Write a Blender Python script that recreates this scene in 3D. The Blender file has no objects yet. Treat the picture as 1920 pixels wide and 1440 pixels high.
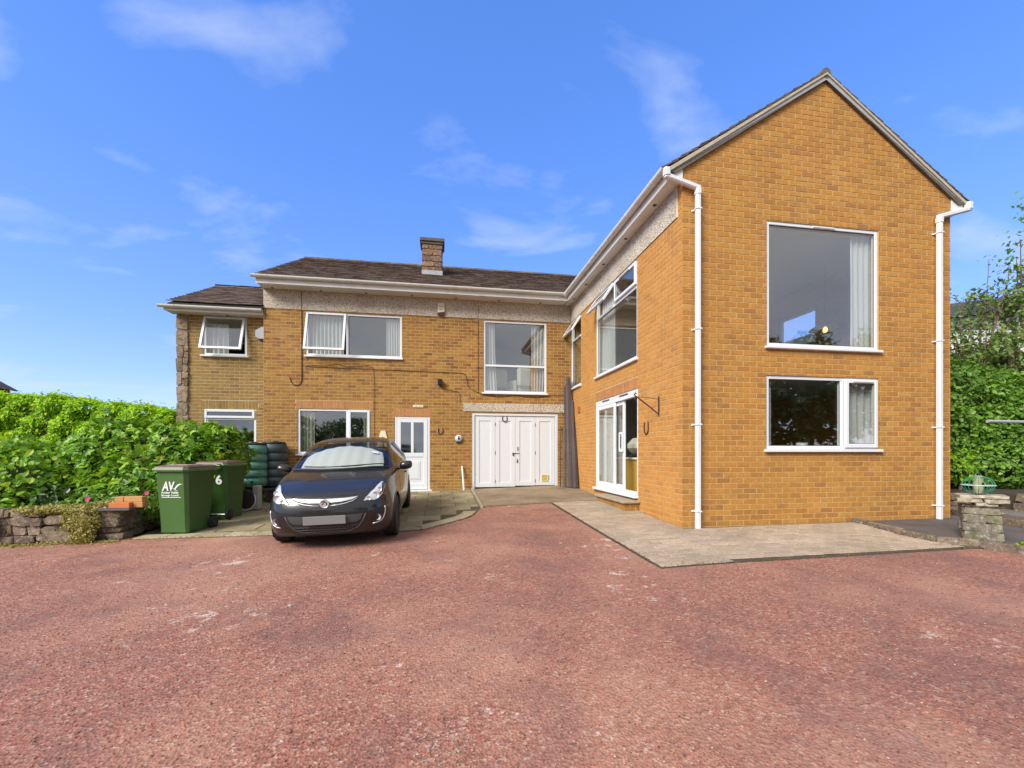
import bpy, bmesh, math, random
import numpy as np
from mathutils import Vector, Matrix
from mathutils.bvhtree import BVHTree
from mathutils.geometry import tessellate_polygon

random.seed(7)
rng = np.random.default_rng(7)
SC = bpy.context.scene
COL = SC.collection
R = math.radians

# ------------------------------------------------------------------ camera
EYE = 1.5
YAW = R(9.3)
cam_data = bpy.data.cameras.new('camera')
cam_data.sensor_width = 36.0
cam_data.lens = 815.0 / 1920.0 * 36.0
cam_data.shift_y = (849.0 - 720.0) / 1920.0
cam_data.clip_start = 0.05
cam_data.clip_end = 2000.0
cam = bpy.data.objects.new('camera', cam_data)
COL.objects.link(cam)
cam.location = (0, 0, EYE)
cam.rotation_euler = (R(90), 0, -YAW)
SC.camera = cam

# ------------------------------------------------------------------ world
SUN_DIR = Vector((-0.64, -0.50, 0.60)).normalized()      # towards the sun
world = bpy.data.worlds.new('World')
SC.world = world
world.use_nodes = True
wn = world.node_tree.nodes
wl = world.node_tree.links
wn.clear()
w_out = wn.new('ShaderNodeOutputWorld')
w_bg = wn.new('ShaderNodeBackground')
w_sky = wn.new('ShaderNodeTexSky')
w_sky.sky_type = 'NISHITA'
w_sky.sun_disc = False
w_sky.sun_elevation = math.asin(SUN_DIR.z)
w_sky.sun_rotation = math.atan2(SUN_DIR.x, SUN_DIR.y)
w_sky.altitude = 100
w_sky.air_density = 1.0
w_sky.dust_density = 0.2
w_sky.ozone_density = 3.0
w_geo = wn.new('ShaderNodeTexCoord')
w_sep = wn.new('ShaderNodeSeparateXYZ')
wl.new(w_geo.outputs['Generated'], w_sep.inputs[0])
w_add = wn.new('ShaderNodeMath'); w_add.operation = 'MAXIMUM'; w_add.inputs[1].default_value = 0.0
w_add2 = wn.new('ShaderNodeMath'); w_add2.operation = 'ADD'; w_add2.inputs[1].default_value = 0.22
wl.new(w_sep.outputs[2], w_add.inputs[0]); wl.new(w_add.outputs[0], w_add2.inputs[0])
w_dx = wn.new('ShaderNodeMath'); w_dx.operation = 'DIVIDE'
w_dy = wn.new('ShaderNodeMath'); w_dy.operation = 'DIVIDE'
wl.new(w_sep.outputs[0], w_dx.inputs[0]); wl.new(w_add2.outputs[0], w_dx.inputs[1])
wl.new(w_sep.outputs[1], w_dy.inputs[0]); wl.new(w_add2.outputs[0], w_dy.inputs[1])
w_com = wn.new('ShaderNodeCombineXYZ')
wl.new(w_dx.outputs[0], w_com.inputs[0]); wl.new(w_dy.outputs[0], w_com.inputs[1])
w_map = wn.new('ShaderNodeMapping')
w_map.inputs['Location'].default_value = (9.9, 19.5, 0)
w_map.inputs['Rotation'].default_value = (0, 0, R(25))
w_map.inputs['Scale'].default_value = (1.0, 1.5, 1.0)
wl.new(w_com.outputs[0], w_map.inputs[0])
w_n1 = wn.new('ShaderNodeTexNoise')
w_n1.inputs['Scale'].default_value = 2.3
w_n1.inputs['Detail'].default_value = 9
w_n1.inputs['Roughness'].default_value = 0.52
w_n1.inputs['Distortion'].default_value = 0.25
wl.new(w_map.outputs[0], w_n1.inputs['Vector'])
w_ramp = wn.new('ShaderNodeValToRGB')
w_ramp.color_ramp.elements[0].position = 0.54
w_ramp.color_ramp.elements[0].color = (0, 0, 0, 1)
w_ramp.color_ramp.elements[1].position = 0.84
w_ramp.color_ramp.elements[1].color = (.8, .8, .8, 1)
wl.new(w_n1.outputs[0], w_ramp.inputs[0])
w_hsv = wn.new('ShaderNodeHueSaturation')
w_hsv.inputs['Hue'].default_value = 0.505
w_hsv.inputs['Saturation'].default_value = 1.3
w_hsv.inputs['Value'].default_value = 1.0
wl.new(w_sky.outputs[0], w_hsv.inputs['Color'])
w_mix = wn.new('ShaderNodeMix'); w_mix.data_type = 'RGBA'
wl.new(w_ramp.outputs[0], w_mix.inputs[0])
w_gam = wn.new('ShaderNodeGamma'); w_gam.inputs['Gamma'].default_value = 0.585
wl.new(w_hsv.outputs[0], w_gam.inputs[0])
w_tint = wn.new('ShaderNodeMix'); w_tint.data_type = 'RGBA'; w_tint.blend_type = 'MULTIPLY'; w_tint.inputs[0].default_value = 1.0
w_tint.inputs[7].default_value = (1.30, 1.38, 2.2, 1)
wl.new(w_gam.outputs[0], w_tint.inputs[6])
wl.new(w_tint.outputs[2], w_mix.inputs[6])
w_mix.inputs[7].default_value = (3.0, 3.4, 4.3, 1)
# the windows mirror an even grey cloud cover over and behind the viewer
w_dot = wn.new('ShaderNodeVectorMath'); w_dot.operation = 'DOT_PRODUCT'
w_dot.inputs[1].default_value = (-math.sin(YAW) * 0.72, -math.cos(YAW) * 0.72, 0.69)
wl.new(w_geo.outputs['Generated'], w_dot.inputs[0])
w_cov = wn.new('ShaderNodeMapRange'); w_cov.interpolation_type = 'SMOOTHSTEP'
w_cov.inputs['From Min'].default_value = 0.12; w_cov.inputs['From Max'].default_value = 0.75
w_cov.inputs['To Min'].default_value = 0.0; w_cov.inputs['To Max'].default_value = 0.92
wl.new(w_dot.outputs['Value'], w_cov.inputs['Value'])
w_n2 = wn.new('ShaderNodeTexNoise'); w_n2.inputs['Scale'].default_value = 1.2; w_n2.inputs['Detail'].default_value = 7
wl.new(w_map.outputs[0], w_n2.inputs['Vector'])
w_r2 = wn.new('ShaderNodeValToRGB')
w_r2.color_ramp.elements[0].position = 0.30; w_r2.color_ramp.elements[0].color = (2.5, 2.6, 2.85, 1)
w_r2.color_ramp.elements[1].position = 0.70; w_r2.color_ramp.elements[1].color = (3.8, 3.9, 4.1, 1)
wl.new(w_n2.outputs[0], w_r2.inputs[0])
w_mx2 = wn.new('ShaderNodeMix'); w_mx2.data_type = 'RGBA'
wl.new(w_cov.outputs['Result'], w_mx2.inputs[0]); wl.new(w_mix.outputs[2], w_mx2.inputs[6]); wl.new(w_r2.outputs[0], w_mx2.inputs[7])
wl.new(w_mx2.outputs[2], w_bg.inputs['Color'])
w_bg.inputs['Strength'].default_value = 0.068
wl.new(w_bg.outputs[0], w_out.inputs['Surface'])

# ------------------------------------------------------------------ sun
sun_data = bpy.data.lights.new('sun', 'SUN')
sun_data.energy = 1.45
sun_data.angle = R(28)
sun_data.color = (1.0, 0.955, 0.88)
sun = bpy.data.objects.new('sun', sun_data)
COL.objects.link(sun)
sun.rotation_euler = SUN_DIR.to_track_quat('Z', 'Y').to_euler()
sun.location = (-10, -10, 30)

SC.view_settings.view_transform = 'Standard'
SC.view_settings.look = 'None'
SC.view_settings.gamma = 1.0
SC.view_settings.use_curve_mapping = False
SC.view_settings.exposure = 1.86
SC.cycles.max_bounces = 8
SC.cycles.transparent_max_bounces = 16
SC.cycles.use_denoising = True
SC.cycles.caustics_reflective = False
SC.cycles.caustics_refractive = False

# ------------------------------------------------------------------ materials
MATS = {}
class NT:
    def __init__(s, name):
        s.m = bpy.data.materials.new(name); s.m.use_nodes = True
        s.t = s.m.node_tree; s.t.nodes.clear()
        s.out = s.t.nodes.new('ShaderNodeOutputMaterial')
        MATS[name] = s.m
    def n(s, kind, **kw):
        nd = s.t.nodes.new('ShaderNode' + kind)
        for k, v in kw.items():
            if k in nd.inputs: nd.inputs[k].default_value = v
            else: setattr(nd, k, v)
        return nd
    def l(s, a, b): s.t.links.new(a, b)
    def coord(s, kind='Object'):
        return s.n('TexCoord').outputs[kind]
    def pos(s):
        return s.n('NewGeometry').outputs['Position']
    def noise(s, vec, scale, detail=4, rough=0.55):
        nd = s.n('TexNoise', Scale=scale, Detail=detail, Roughness=rough)
        s.l(vec, nd.inputs['Vector']); return nd.outputs[0]
    def ramp(s, fac, stops, interp='LINEAR'):
        nd = s.n('ValToRGB'); cr = nd.color_ramp; cr.interpolation = interp
        while len(cr.elements) < len(stops): cr.elements.new(0.5)
        for e, (p, c) in zip(cr.elements, stops):
            e.position = p; e.color = (c if len(c) == 4 else tuple(c) + (1,)) if isinstance(c, (tuple, list)) else (c, c, c, 1)
        s.l(fac, nd.inputs[0]); return nd.outputs[0]
    def mix(s, fac, a, b, mode='MIX'):
        nd = s.n('Mix', data_type='RGBA', blend_type=mode)
        for v, i in ((fac, 0), (a, 6), (b, 7)):
            if hasattr(v, 'is_linked') or hasattr(v, 'links'): s.l(v, nd.inputs[i])
            else: nd.inputs[i].default_value = v if i == 0 else (tuple(v) + (1,) if len(v) == 3 else v)
        return nd.outputs[2]
    def bump(s, h, strength, dist=0.01):
        nd = s.n('Bump', Strength=strength, Distance=dist); s.l(h, nd.inputs['Height']); return nd.outputs[0]
    def bsdf(s, col, rough=0.6, normal=None, **kw):
        b = s.n('BsdfPrincipled')
        if hasattr(col, 'links'): s.l(col, b.inputs['Base Color'])
        else: b.inputs['Base Color'].default_value = tuple(col) + (1,)
        if hasattr(rough, 'links'): s.l(rough, b.inputs['Roughness'])
        else: b.inputs['Roughness'].default_value = rough
        if normal is not None: s.l(normal, b.inputs['Normal'])
        for k, v in kw.items():
            k = k.replace('_', ' ')
            b.inputs[k].default_value = v
        s.l(b.outputs[0], s.out.inputs[0]); return b

def simple(name, col, rough=0.5, var=0.08, scale=6.0, bump=0.0, bscale=80.0, **kw):
    t = NT(name); p = t.coord()
    n = t.noise(p, scale, 5, 0.6)
    c = t.mix(n, tuple(x * (1 - var) for x in col), tuple(min(1, x * (1 + var)) for x in col))
    nm = t.bump(t.noise(p, bscale, 3), bump, 0.004) if bump else None
    t.bsdf(c, rough, nm, **kw)
    return t.m

def brick_mat(name, stops, source, mort=None, dirt=0.0):
    t = NT(name)
    if source == 'island': r = t.n('NewGeometry').outputs['Random Per Island']
    else: r = t.n('ObjectInfo').outputs['Random']
    p = t.pos()
    c = t.ramp(r, stops)
    big = t.noise(p, 0.8, 3, 0.5)
    c = t.mix(t.ramp(big, [(0.35, 0.0), (0.7, 0.55)]), c, [x * 0.8 for x in stops[len(stops) // 2][1]])
    fine = t.noise(p, 55, 6, 0.7)
    c = t.mix(t.ramp(fine, [(0.35, 0.45), (0.62, 0.0)]), c, (0.16, 0.085, 0.035))
    mid = t.noise(p, 11, 4, 0.6)
    c = t.mix(t.ramp(mid, [(0.5, 0.0), (0.75, 0.3)]), c, (0.58, 0.34, 0.11))
    # mottled stains scattered at random over the brickwork
    c = t.mix(t.ramp(t.noise(p, 2.4, 7, 0.72), [(0.52, 0.0), (0.72, 0.5)]), c, (0.22, 0.115, 0.045))
    c = t.mix(t.ramp(t.noise(p, 1.5, 6, 0.7), [(0.60, 0.0), (0.74, 0.35)]), c, (0.52, 0.36, 0.17))
    nm = t.bump(t.noise(p, 140, 4, 0.7), 0.5, 0.004)
    t.bsdf(c, 0.85, nm)
    return t.m

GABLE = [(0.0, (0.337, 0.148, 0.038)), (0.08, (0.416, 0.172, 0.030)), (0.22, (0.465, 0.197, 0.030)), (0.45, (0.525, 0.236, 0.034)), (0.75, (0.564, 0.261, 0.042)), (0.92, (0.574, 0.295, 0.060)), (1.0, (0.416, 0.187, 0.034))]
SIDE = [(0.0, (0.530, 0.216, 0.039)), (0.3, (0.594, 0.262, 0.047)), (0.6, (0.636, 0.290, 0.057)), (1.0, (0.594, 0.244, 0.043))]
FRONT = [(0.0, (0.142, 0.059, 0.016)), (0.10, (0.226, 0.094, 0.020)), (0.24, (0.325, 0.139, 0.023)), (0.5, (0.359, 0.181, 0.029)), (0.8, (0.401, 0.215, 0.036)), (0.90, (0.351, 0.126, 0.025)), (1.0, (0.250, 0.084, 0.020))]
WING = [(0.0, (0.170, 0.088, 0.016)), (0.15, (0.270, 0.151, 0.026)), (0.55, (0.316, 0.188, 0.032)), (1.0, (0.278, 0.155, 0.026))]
SOLD = [(0.0, (0.46, 0.18, 0.06)), (0.5, (0.54, 0.24, 0.085)), (1.0, (0.40, 0.16, 0.06))]
BM = {}
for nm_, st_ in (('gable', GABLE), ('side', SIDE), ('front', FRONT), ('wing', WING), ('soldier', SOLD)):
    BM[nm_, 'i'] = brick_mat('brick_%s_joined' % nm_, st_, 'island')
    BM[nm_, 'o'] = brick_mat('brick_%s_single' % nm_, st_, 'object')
simple('mortar', (0.54, 0.37, 0.16), 0.95, 0.25, 9, 0.5, 120)
simple('mortar_light', (0.50, 0.42, 0.28), 0.95, 0.25, 9, 0.5, 60)
simple('upvc', (0.71, 0.735, 0.76), 0.35, 0.02, 3)
simple('white_paint', (0.67, 0.69, 0.71), 0.5, 0.04, 5, 0.15, 40)
simple('plastic_white', (0.74, 0.74, 0.72), 0.4, 0.06, 4)
simple('black_plastic', (0.012, 0.012, 0.013), 0.45, 0.2, 8)
simple('dark_seal', (0.03, 0.03, 0.033), 0.6, 0.2, 8)
simple('cable', (0.05, 0.03, 0.022), 0.6, 0.3, 5)
simple('iron', (0.03, 0.022, 0.018), 0.6, 0.4, 20, 0.3, 60, Metallic=0.3)
simple('rust_iron', (0.06, 0.028, 0.018), 0.8, 0.4, 20, 0.3, 60)
simple('steel', (0.55, 0.55, 0.55), 0.35, 0.1, 10, Metallic=1.0)
simple('chrome', (0.85, 0.85, 0.86), 0.08, 0.02, 10, Metallic=1.0)
simple('room_wall', (0.42, 0.41, 0.38), 0.9, 0.05, 2)
simple('room_floor', (0.10, 0.07, 0.05), 0.8, 0.2, 3)
simple('cream_fabric', (0.62, 0.60, 0.48), 0.9, 0.08, 8, 0.3, 90)
simple('ochre_board', (0.42, 0.25, 0.035), 0.5, 0.12, 5)
simple('dark_fabric', (0.03, 0.028, 0.03), 0.9, 0.2, 8)
simple('terracotta', (0.42, 0.10, 0.035), 0.7, 0.15, 10)
simple('soil', (0.045, 0.032, 0.02), 1.0, 0.4, 6, 0.8, 30)
simple('bark', (0.16, 0.12, 0.085), 0.95, 0.4, 14, 0.8, 30)
simple('twig', (0.17, 0.10, 0.065), 0.9, 0.3, 20, 0.3, 60)
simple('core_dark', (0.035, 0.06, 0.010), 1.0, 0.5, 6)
simple('white_render', (0.78, 0.78, 0.77), 0.9, 0.04, 2, 0.3, 40)
simple('roof_felt', (0.09, 0.095, 0.105), 0.7, 0.2, 3)
simple('lead', (0.36, 0.37, 0.38), 0.6, 0.2, 9)
simple('cream_plastic', (0.70, 0.66, 0.50), 0.45, 0.05, 6)
simple('red_plastic', (0.07, 0.008, 0.010), 0.3, 0.1, 6)
simple('sign_cream', (0.72, 0.66, 0.48), 0.6, 0.05, 10)
simple('sign_ink', (0.20, 0.17, 0.10), 0.7, 0.1, 10)
simple('green_wire', (0.02, 0.20, 0.09), 0.5, 0.15, 20)
simple('pale_wire', (0.45, 0.60, 0.52), 0.5, 0.1, 20)
simple('feed_tube', (0.36, 0.36, 0.24), 0.5, 0.3, 30)
simple('bin_green', (0.055, 0.135, 0.030), 0.42, 0.12, 5, 0.12, 90)
simple('bin_rim', (0.10, 0.21, 0.075), 0.45, 0.15, 9)
simple('bin_brown', (0.15, 0.075, 0.05), 0.5, 0.3, 7)
simple('bin_brown_pale', (0.44, 0.33, 0.28), 0.6, 0.2, 7)
simple('print_white', (0.78, 0.80, 0.78), 0.5, 0.02, 10)
simple('print_yellow', (0.68, 0.72, 0.03), 0.5, 0.03, 10)
simple('print_teal', (0.04, 0.36, 0.20), 0.5, 0.05, 10)
simple('butt_green', (0.085, 0.235, 0.179), 0.42, 0.10, 4)
simple('butt_dark', (0.033, 0.053, 0.054), 0.5, 0.15, 4)
simple('stand_blue', (0.018, 0.055, 0.075), 0.5, 0.15, 4)
simple('tub_brown', (0.040, 0.028, 0.026), 0.6, 0.15, 5)
simple('rubber', (0.014, 0.013, 0.013), 0.75, 0.25, 30, 0.3, 120)
simple('alloy', (0.50, 0.50, 0.51), 0.3, 0.05, 6, Metallic=0.9)
simple('silver_bar', (0.62, 0.62, 0.63), 0.38, 0.03, 6, Metallic=0.6)
simple('lamp_silver', (0.78, 0.78, 0.74), 0.3, 0.12, 30, Metallic=0.35)
simple('plate_grey', (0.19, 0.19, 0.19), 0.5, 0.04, 10)
simple('grille_black', (0.018, 0.018, 0.021), 0.5, 0.1, 10)
simple('bumper_grey', (0.055, 0.055, 0.060), 0.5, 0.05, 10)
simple('sunshade', (0.46, 0.46, 0.43), 0.55, 0.04, 9, 0.35, 14)
simple('lamp_white', (0.60, 0.62, 0.66), 0.25, 0.05, 9)
simple('lamp_blue', (0.01, 0.015, 0.06), 0.3, 0.05, 9)
simple('cat_flap', (0.52, 0.42, 0.10), 0.35, 0.1, 9)
simple('cat_flap_frame', (0.70, 0.65, 0.42), 0.45, 0.1, 9)
simple('flower_pink', (0.55, 0.05, 0.20), 0.7, 0.2, 20)
simple('flower_white', (0.8, 0.8, 0.8), 0.7, 0.05, 20)
simple('pipe_white', (0.74, 0.68, 0.60), 0.5, 0.1, 8)
simple('hose_grey', (0.36, 0.36, 0.34), 0.5, 0.15, 8)
simple('distant_tile', (0.13, 0.075, 0.055), 0.85, 0.3, 3)

# pebbledash
t = NT('pebbledash'); p = t.pos()
v = t.n('TexVoronoi', Scale=40.0); t.l(p, v.inputs['Vector'])
c = t.ramp(v.outputs['Color'], [(0.0, (0.246, 0.193, 0.142)), (0.3, (0.493, 0.421, 0.316)), (0.55, (0.660, 0.638, 0.516)), (0.8, (0.647, 0.488, 0.383)), (1.0, (0.660, 0.729, 0.738))])
c = t.mix(t.ramp(v.outputs['Distance'], [(0.40, 0.0), (0.85, 0.55)]), c, (0.22, 0.17, 0.13))
c = t.mix(t.ramp(t.noise(p, 1.6, 4), [(0.45, 0.0), (0.75, 0.35)]), c, (0.20, 0.155, 0.12))
t.bsdf(c, 0.95, t.bump(v.outputs['Distance'], 0.9, 0.012))

# slates
t = NT('slate'); p = t.pos(); r = t.n('NewGeometry').outputs['Random Per Island']
c = t.ramp(r, [(0.0, (0.057, 0.030, 0.017)), (0.3, (0.101, 0.055, 0.031)), (0.6, (0.129, 0.073, 0.042)), (0.85, (0.105, 0.062, 0.036)), (1.0, (0.163, 0.106, 0.063))])
c = t.mix(t.ramp(t.noise(p, 9, 5, 0.65), [(0.5, 0.0), (0.72, 0.6)]), c, (0.19, 0.18, 0.14))
c = t.mix(t.ramp(t.noise(p, 30, 4, 0.7), [(0.38, 0.6), (0.55, 0.0)]), c, (0.045, 0.036, 0.032))
t.bsdf(c, 0.8, t.bump(t.noise(p, 45, 4), 0.5, 0.01))

# rough stone
def stone_mat(name, stops, moss):
    t = NT(name); p = t.pos(); r = t.n('ObjectInfo').outputs['Random']
    c = t.ramp(r, stops)
    c = t.mix(t.ramp(t.noise(p, 14, 6, 0.7), [(0.42, 0.0), (0.66, 0.75)]), c, (0.055, 0.044, 0.036))
    c = t.mix(t.ramp(t.noise(p, 23, 5, 0.7), [(0.54, 0.0), (0.66, 0.7)]), c, (0.46, 0.43, 0.38))
    c = t.mix(t.ramp(t.noise(p, 5, 4, 0.6), [(0.5, 0.0), (0.68, moss)]), c, (0.12, 0.12, 0.035))
    t.bsdf(c, 0.95, t.bump(t.noise(p, 40, 6, 0.7), 0.9, 0.02))
stone_mat('wall_stone', [(0.0, (0.112, 0.075, 0.050)), (0.4, (0.224, 0.155, 0.103)), (0.75, (0.325, 0.240, 0.163)), (1.0, (0.179, 0.120, 0.086))], 0.4)
stone_mat('pillar_stone', [(0.0, (0.13, 0.11, 0.08)), (0.5, (0.25, 0.22, 0.16)), (1.0, (0.31, 0.27, 0.19))], 0.7)
stone_mat('cap_stone', [(0.0, (0.40, 0.34, 0.24)), (1.0, (0.52, 0.46, 0.33))], 0.15)
stone_mat('quoin_stone', [(0.0, (0.213, 0.138, 0.088)), (0.5, (0.338, 0.240, 0.154)), (1.0, (0.413, 0.324, 0.220))], 0.3)
stone_mat('chimney_stone', [(0.0, (0.13, 0.075, 0.05)), (0.5, (0.27, 0.15, 0.08)), (1.0, (0.36, 0.22, 0.12))], 0.0)

# red tarmac drive: coarse aggregate of mixed colours, worn and patched
t = NT('red_tarmac'); p = t.pos()
v = t.n('TexVoronoi', Scale=54.0); t.l(p, v.inputs['Vector'])
v2 = t.n('TexVoronoi', Scale=150.0); t.l(p, v2.inputs['Vector'])
sx = t.n('SeparateColor'); t.l(v.outputs['Color'], sx.inputs[0])
sx2 = t.n('SeparateColor'); t.l(v2.outputs['Color'], sx2.inputs[0])
STONES = [(0.0, (0.118, 0.048, 0.032)), (0.16, (0.234, 0.081, 0.052)), (0.34, (0.352, 0.118, 0.073)), (0.55, (0.420, 0.156, 0.100)), (0.72, (0.459, 0.202, 0.125)), (0.84, (0.372, 0.210, 0.133)), (0.93, (0.548, 0.322, 0.212)), (1.0, (0.664, 0.444, 0.316))]
c = t.ramp(sx.outputs[0], STONES)
c = t.mix(0.35, c, t.ramp(sx2.outputs[1], STONES))
c = t.mix(t.ramp(v2.outputs['Distance'], [(0.35, 0.0), (0.8, 0.6)]), c, (0.12, 0.055, 0.042))
c = t.mix(t.ramp(t.noise(p, 1.3, 6, 0.68), [(0.36, 0.55), (0.53, 0.0)]), c, (0.14, 0.072, 0.064))
c = t.mix(t.ramp(t.noise(p, 0.5, 5, 0.62), [(0.46, 0.0), (0.66, 0.5)]), c, (0.508, 0.276, 0.180))
c = t.mix(t.ramp(t.noise(p, 0.21, 3, 0.5), [(0.45, 0.0), (0.7, 0.36)]), c, (0.210, 0.100, 0.081))
fl = t.n('Math', operation='ADD'); t.l(t.noise(p, 5.5, 8, 0.78), fl.inputs[0])
cl_ = t.n('Math', operation='MULTIPLY'); cl_.inputs[1].default_value = 0.16; t.l(t.ramp(t.noise(p, 0.62, 2, 0.5), [(0.40, 0.0), (0.68, 1.0)]), cl_.inputs[0]); t.l(cl_.outputs[0], fl.inputs[1])
c = t.mix(t.ramp(fl.outputs[0], [(0.69, 0.0), (0.745, 0.75)]), c, (0.62, 0.49, 0.41))
c = t.mix(t.ramp(t.noise(p, 2.3, 7, 0.75), [(0.27, 0.7), (0.37, 0.0)]), c, (0.17, 0.135, 0.06))
t.bsdf(c, 0.92, t.bump(v.outputs['Distance'], 0.55, 0.012))

# block pavers, slabs, concrete
def paving(name, stops, stain, source='object', stain_amt=0.7, sc=2.0):
    t = NT(name); p = t.pos()
    r = t.n('ObjectInfo').outputs['Random'] if source == 'object' else t.n('NewGeometry').outputs['Random Per Island']
    c = t.ramp(r, stops)
    c = t.mix(t.ramp(t.noise(p, sc, 6, 0.65), [(0.42, 0.0), (0.68, stain_amt)]), c, stain)
    c = t.mix(t.ramp(t.noise(p, 60, 5, 0.75), [(0.40, 0.5), (0.6, 0.0)]), c, tuple(x * 0.6 for x in stain))
    t.bsdf(c, 0.9, t.bump(t.noise(p, 90, 4, 0.7), 0.5, 0.006))
PAVER = [(0.0, (0.388, 0.290, 0.196)), (0.5, (0.466, 0.354, 0.251)), (1.0, (0.533, 0.414, 0.301))]
paving('paver', PAVER, (0.26, 0.205, 0.145), 'object', 0.6, 1.7)
paving('paver_joined', PAVER, (0.26, 0.205, 0.145), 'island', 0.6, 1.7)
paving('slab', [(0.0, (0.282, 0.231, 0.121)), (0.5, (0.388, 0.315, 0.168)), (1.0, (0.517, 0.428, 0.252))], (0.130, 0.104, 0.053), 'object', 0.9, 1.1)
paving('edging_slab', [(0.0, (0.413, 0.339, 0.206)), (1.0, (0.512, 0.438, 0.281))], (0.236, 0.189, 0.093), 'object', 0.5, 3.0)
paving('ramp_concrete', [(0.0, (0.284, 0.202, 0.120)), (1.0, (0.338, 0.247, 0.156))], (0.142, 0.098, 0.060), 'object', 0.8, 1.4)
paving('step_concrete', [(0.0, (0.44, 0.36, 0.25)), (1.0, (0.50, 0.42, 0.30))], (0.22, 0.17, 0.11), 'object', 0.5, 4.0)
paving('joint_sand', [(0.0, (0.090, 0.069, 0.046)), (1.0, (0.102, 0.078, 0.052))], (0.048, 0.039, 0.023), 'object', 0.6, 3.0)
paving('dark_gravel', [(0.0, (0.13, 0.105, 0.095)), (1.0, (0.15, 0.12, 0.105))], (0.05, 0.042, 0.038), 'object', 0.6, 2.2)
paving('kerb_stone', [(0.0, (0.14, 0.12, 0.10)), (1.0, (0.20, 0.17, 0.14))], (0.06, 0.052, 0.04), 'object', 0.7, 3.0)
paving('terrace_stone', [(0.0, (0.20, 0.165, 0.14)), (1.0, (0.28, 0.235, 0.20))], (0.09, 0.075, 0.065), 'object', 0.7, 3.0)
paving('gravel_chip', STONES, (0.2, 0.1, 0.08), 'island', 0.2, 3.0)
paving('pale_chip', [(0.0, (0.25, 0.21, 0.15)), (0.6, (0.46, 0.41, 0.33)), (1.0, (0.62, 0.58, 0.52))], (0.2, 0.17, 0.1), 'island', 0.2, 3.0)
t = NT('garden_ground'); p = t.pos()
c = t.mix(t.noise(p, 3, 6, 0.7), (0.05, 0.04, 0.024), (0.07, 0.085, 0.025))
t.bsdf(c, 1.0, t.bump(t.noise(p, 20, 5), 0.8, 0.03))

# leaves
def leaf_mat(name, stops, trans=0.35, rough=0.5, spec=0.5):
    t = NT(name)
    r = t.n('NewGeometry').outputs['Random Per Island']
    c = t.ramp(r, stops)
    p = t.pos()
    c = t.mix(t.ramp(t.noise(p, 2.2, 3), [(0.45, 0.0), (0.75, 0.35)]), c, tuple(x * 0.7 for x in stops[1][1]))
    b = t.n('BsdfPrincipled', Roughness=rough)
    b.inputs['Specular IOR Level'].default_value = spec
    t.l(c, b.inputs['Base Color'])
    tr = t.n('BsdfTranslucent'); c2 = t.mix(0.35, c, (0.22, 0.30, 0.01)); t.l(c2, tr.inputs['Color'])
    ms = t.n('MixShader'); ms.inputs[0].default_value = trans
    t.l(b.outputs[0], ms.inputs[1]); t.l(tr.outputs[0], ms.inputs[2]); t.l(ms.outputs[0], t.out.inputs[0])
leaf_mat('leaf_hedge', [(0.0, (0.208, 0.381, 0.005)), (0.4, (0.363, 0.667, 0.008)), (0.8, (0.570, 0.900, 0.013)), (1.0, (0.798, 0.900, 0.020))], 0.5)
leaf_mat('leaf_maple', [(0.0, (0.079, 0.190, 0.013)), (0.35, (0.168, 0.366, 0.022)), (0.7, (0.269, 0.512, 0.028)), (0.93, (0.447, 0.601, 0.030)), (1.0, (0.191, 0.223, 0.038))], 0.35, 0.42)
leaf_mat('leaf_bright', [(0.0, (0.098, 0.244, 0.011)), (0.4, (0.205, 0.425, 0.018)), (0.8, (0.331, 0.567, 0.026)), (1.0, (0.506, 0.608, 0.035))], 0.4, 0.45)
leaf_mat('leaf_dark', [(0.0, (0.016, 0.045, 0.010)), (0.4, (0.035, 0.090, 0.014)), (0.8, (0.06, 0.14, 0.02)), (1.0, (0.10, 0.19, 0.03))], 0.28, 0.38)
leaf_mat('leaf_mid', [(0.0, (0.066, 0.158, 0.014)), (0.4, (0.123, 0.263, 0.022)), (0.8, (0.189, 0.367, 0.036)), (1.0, (0.284, 0.420, 0.061))], 0.32, 0.42)
leaf_mat('leaf_dusty', [(0.0, (0.078, 0.144, 0.024)), (0.4, (0.140, 0.237, 0.042)), (0.8, (0.218, 0.321, 0.072)), (1.0, (0.312, 0.355, 0.120))], 0.3, 0.5)
leaf_mat('leaf_sedum', [(0.0, (0.200, 0.180, 0.040)), (0.4, (0.350, 0.312, 0.070)), (0.8, (0.450, 0.408, 0.120)), (1.0, (0.525, 0.396, 0.120))], 0.2, 0.7)
leaf_mat('leaf_moss', [(0.0, (0.06, 0.05, 0.02)), (0.4, (0.11, 0.10, 0.03)), (0.8, (0.16, 0.16, 0.04)), (1.0, (0.20, 0.17, 0.08))], 0.1, 0.9)
leaf_mat('leaf_far', [(0.0, (0.026, 0.070, 0.018)), (0.4, (0.055, 0.128, 0.025)), (0.8, (0.099, 0.198, 0.036)), (1.0, (0.154, 0.264, 0.054))], 0.25, 0.5)

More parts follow.
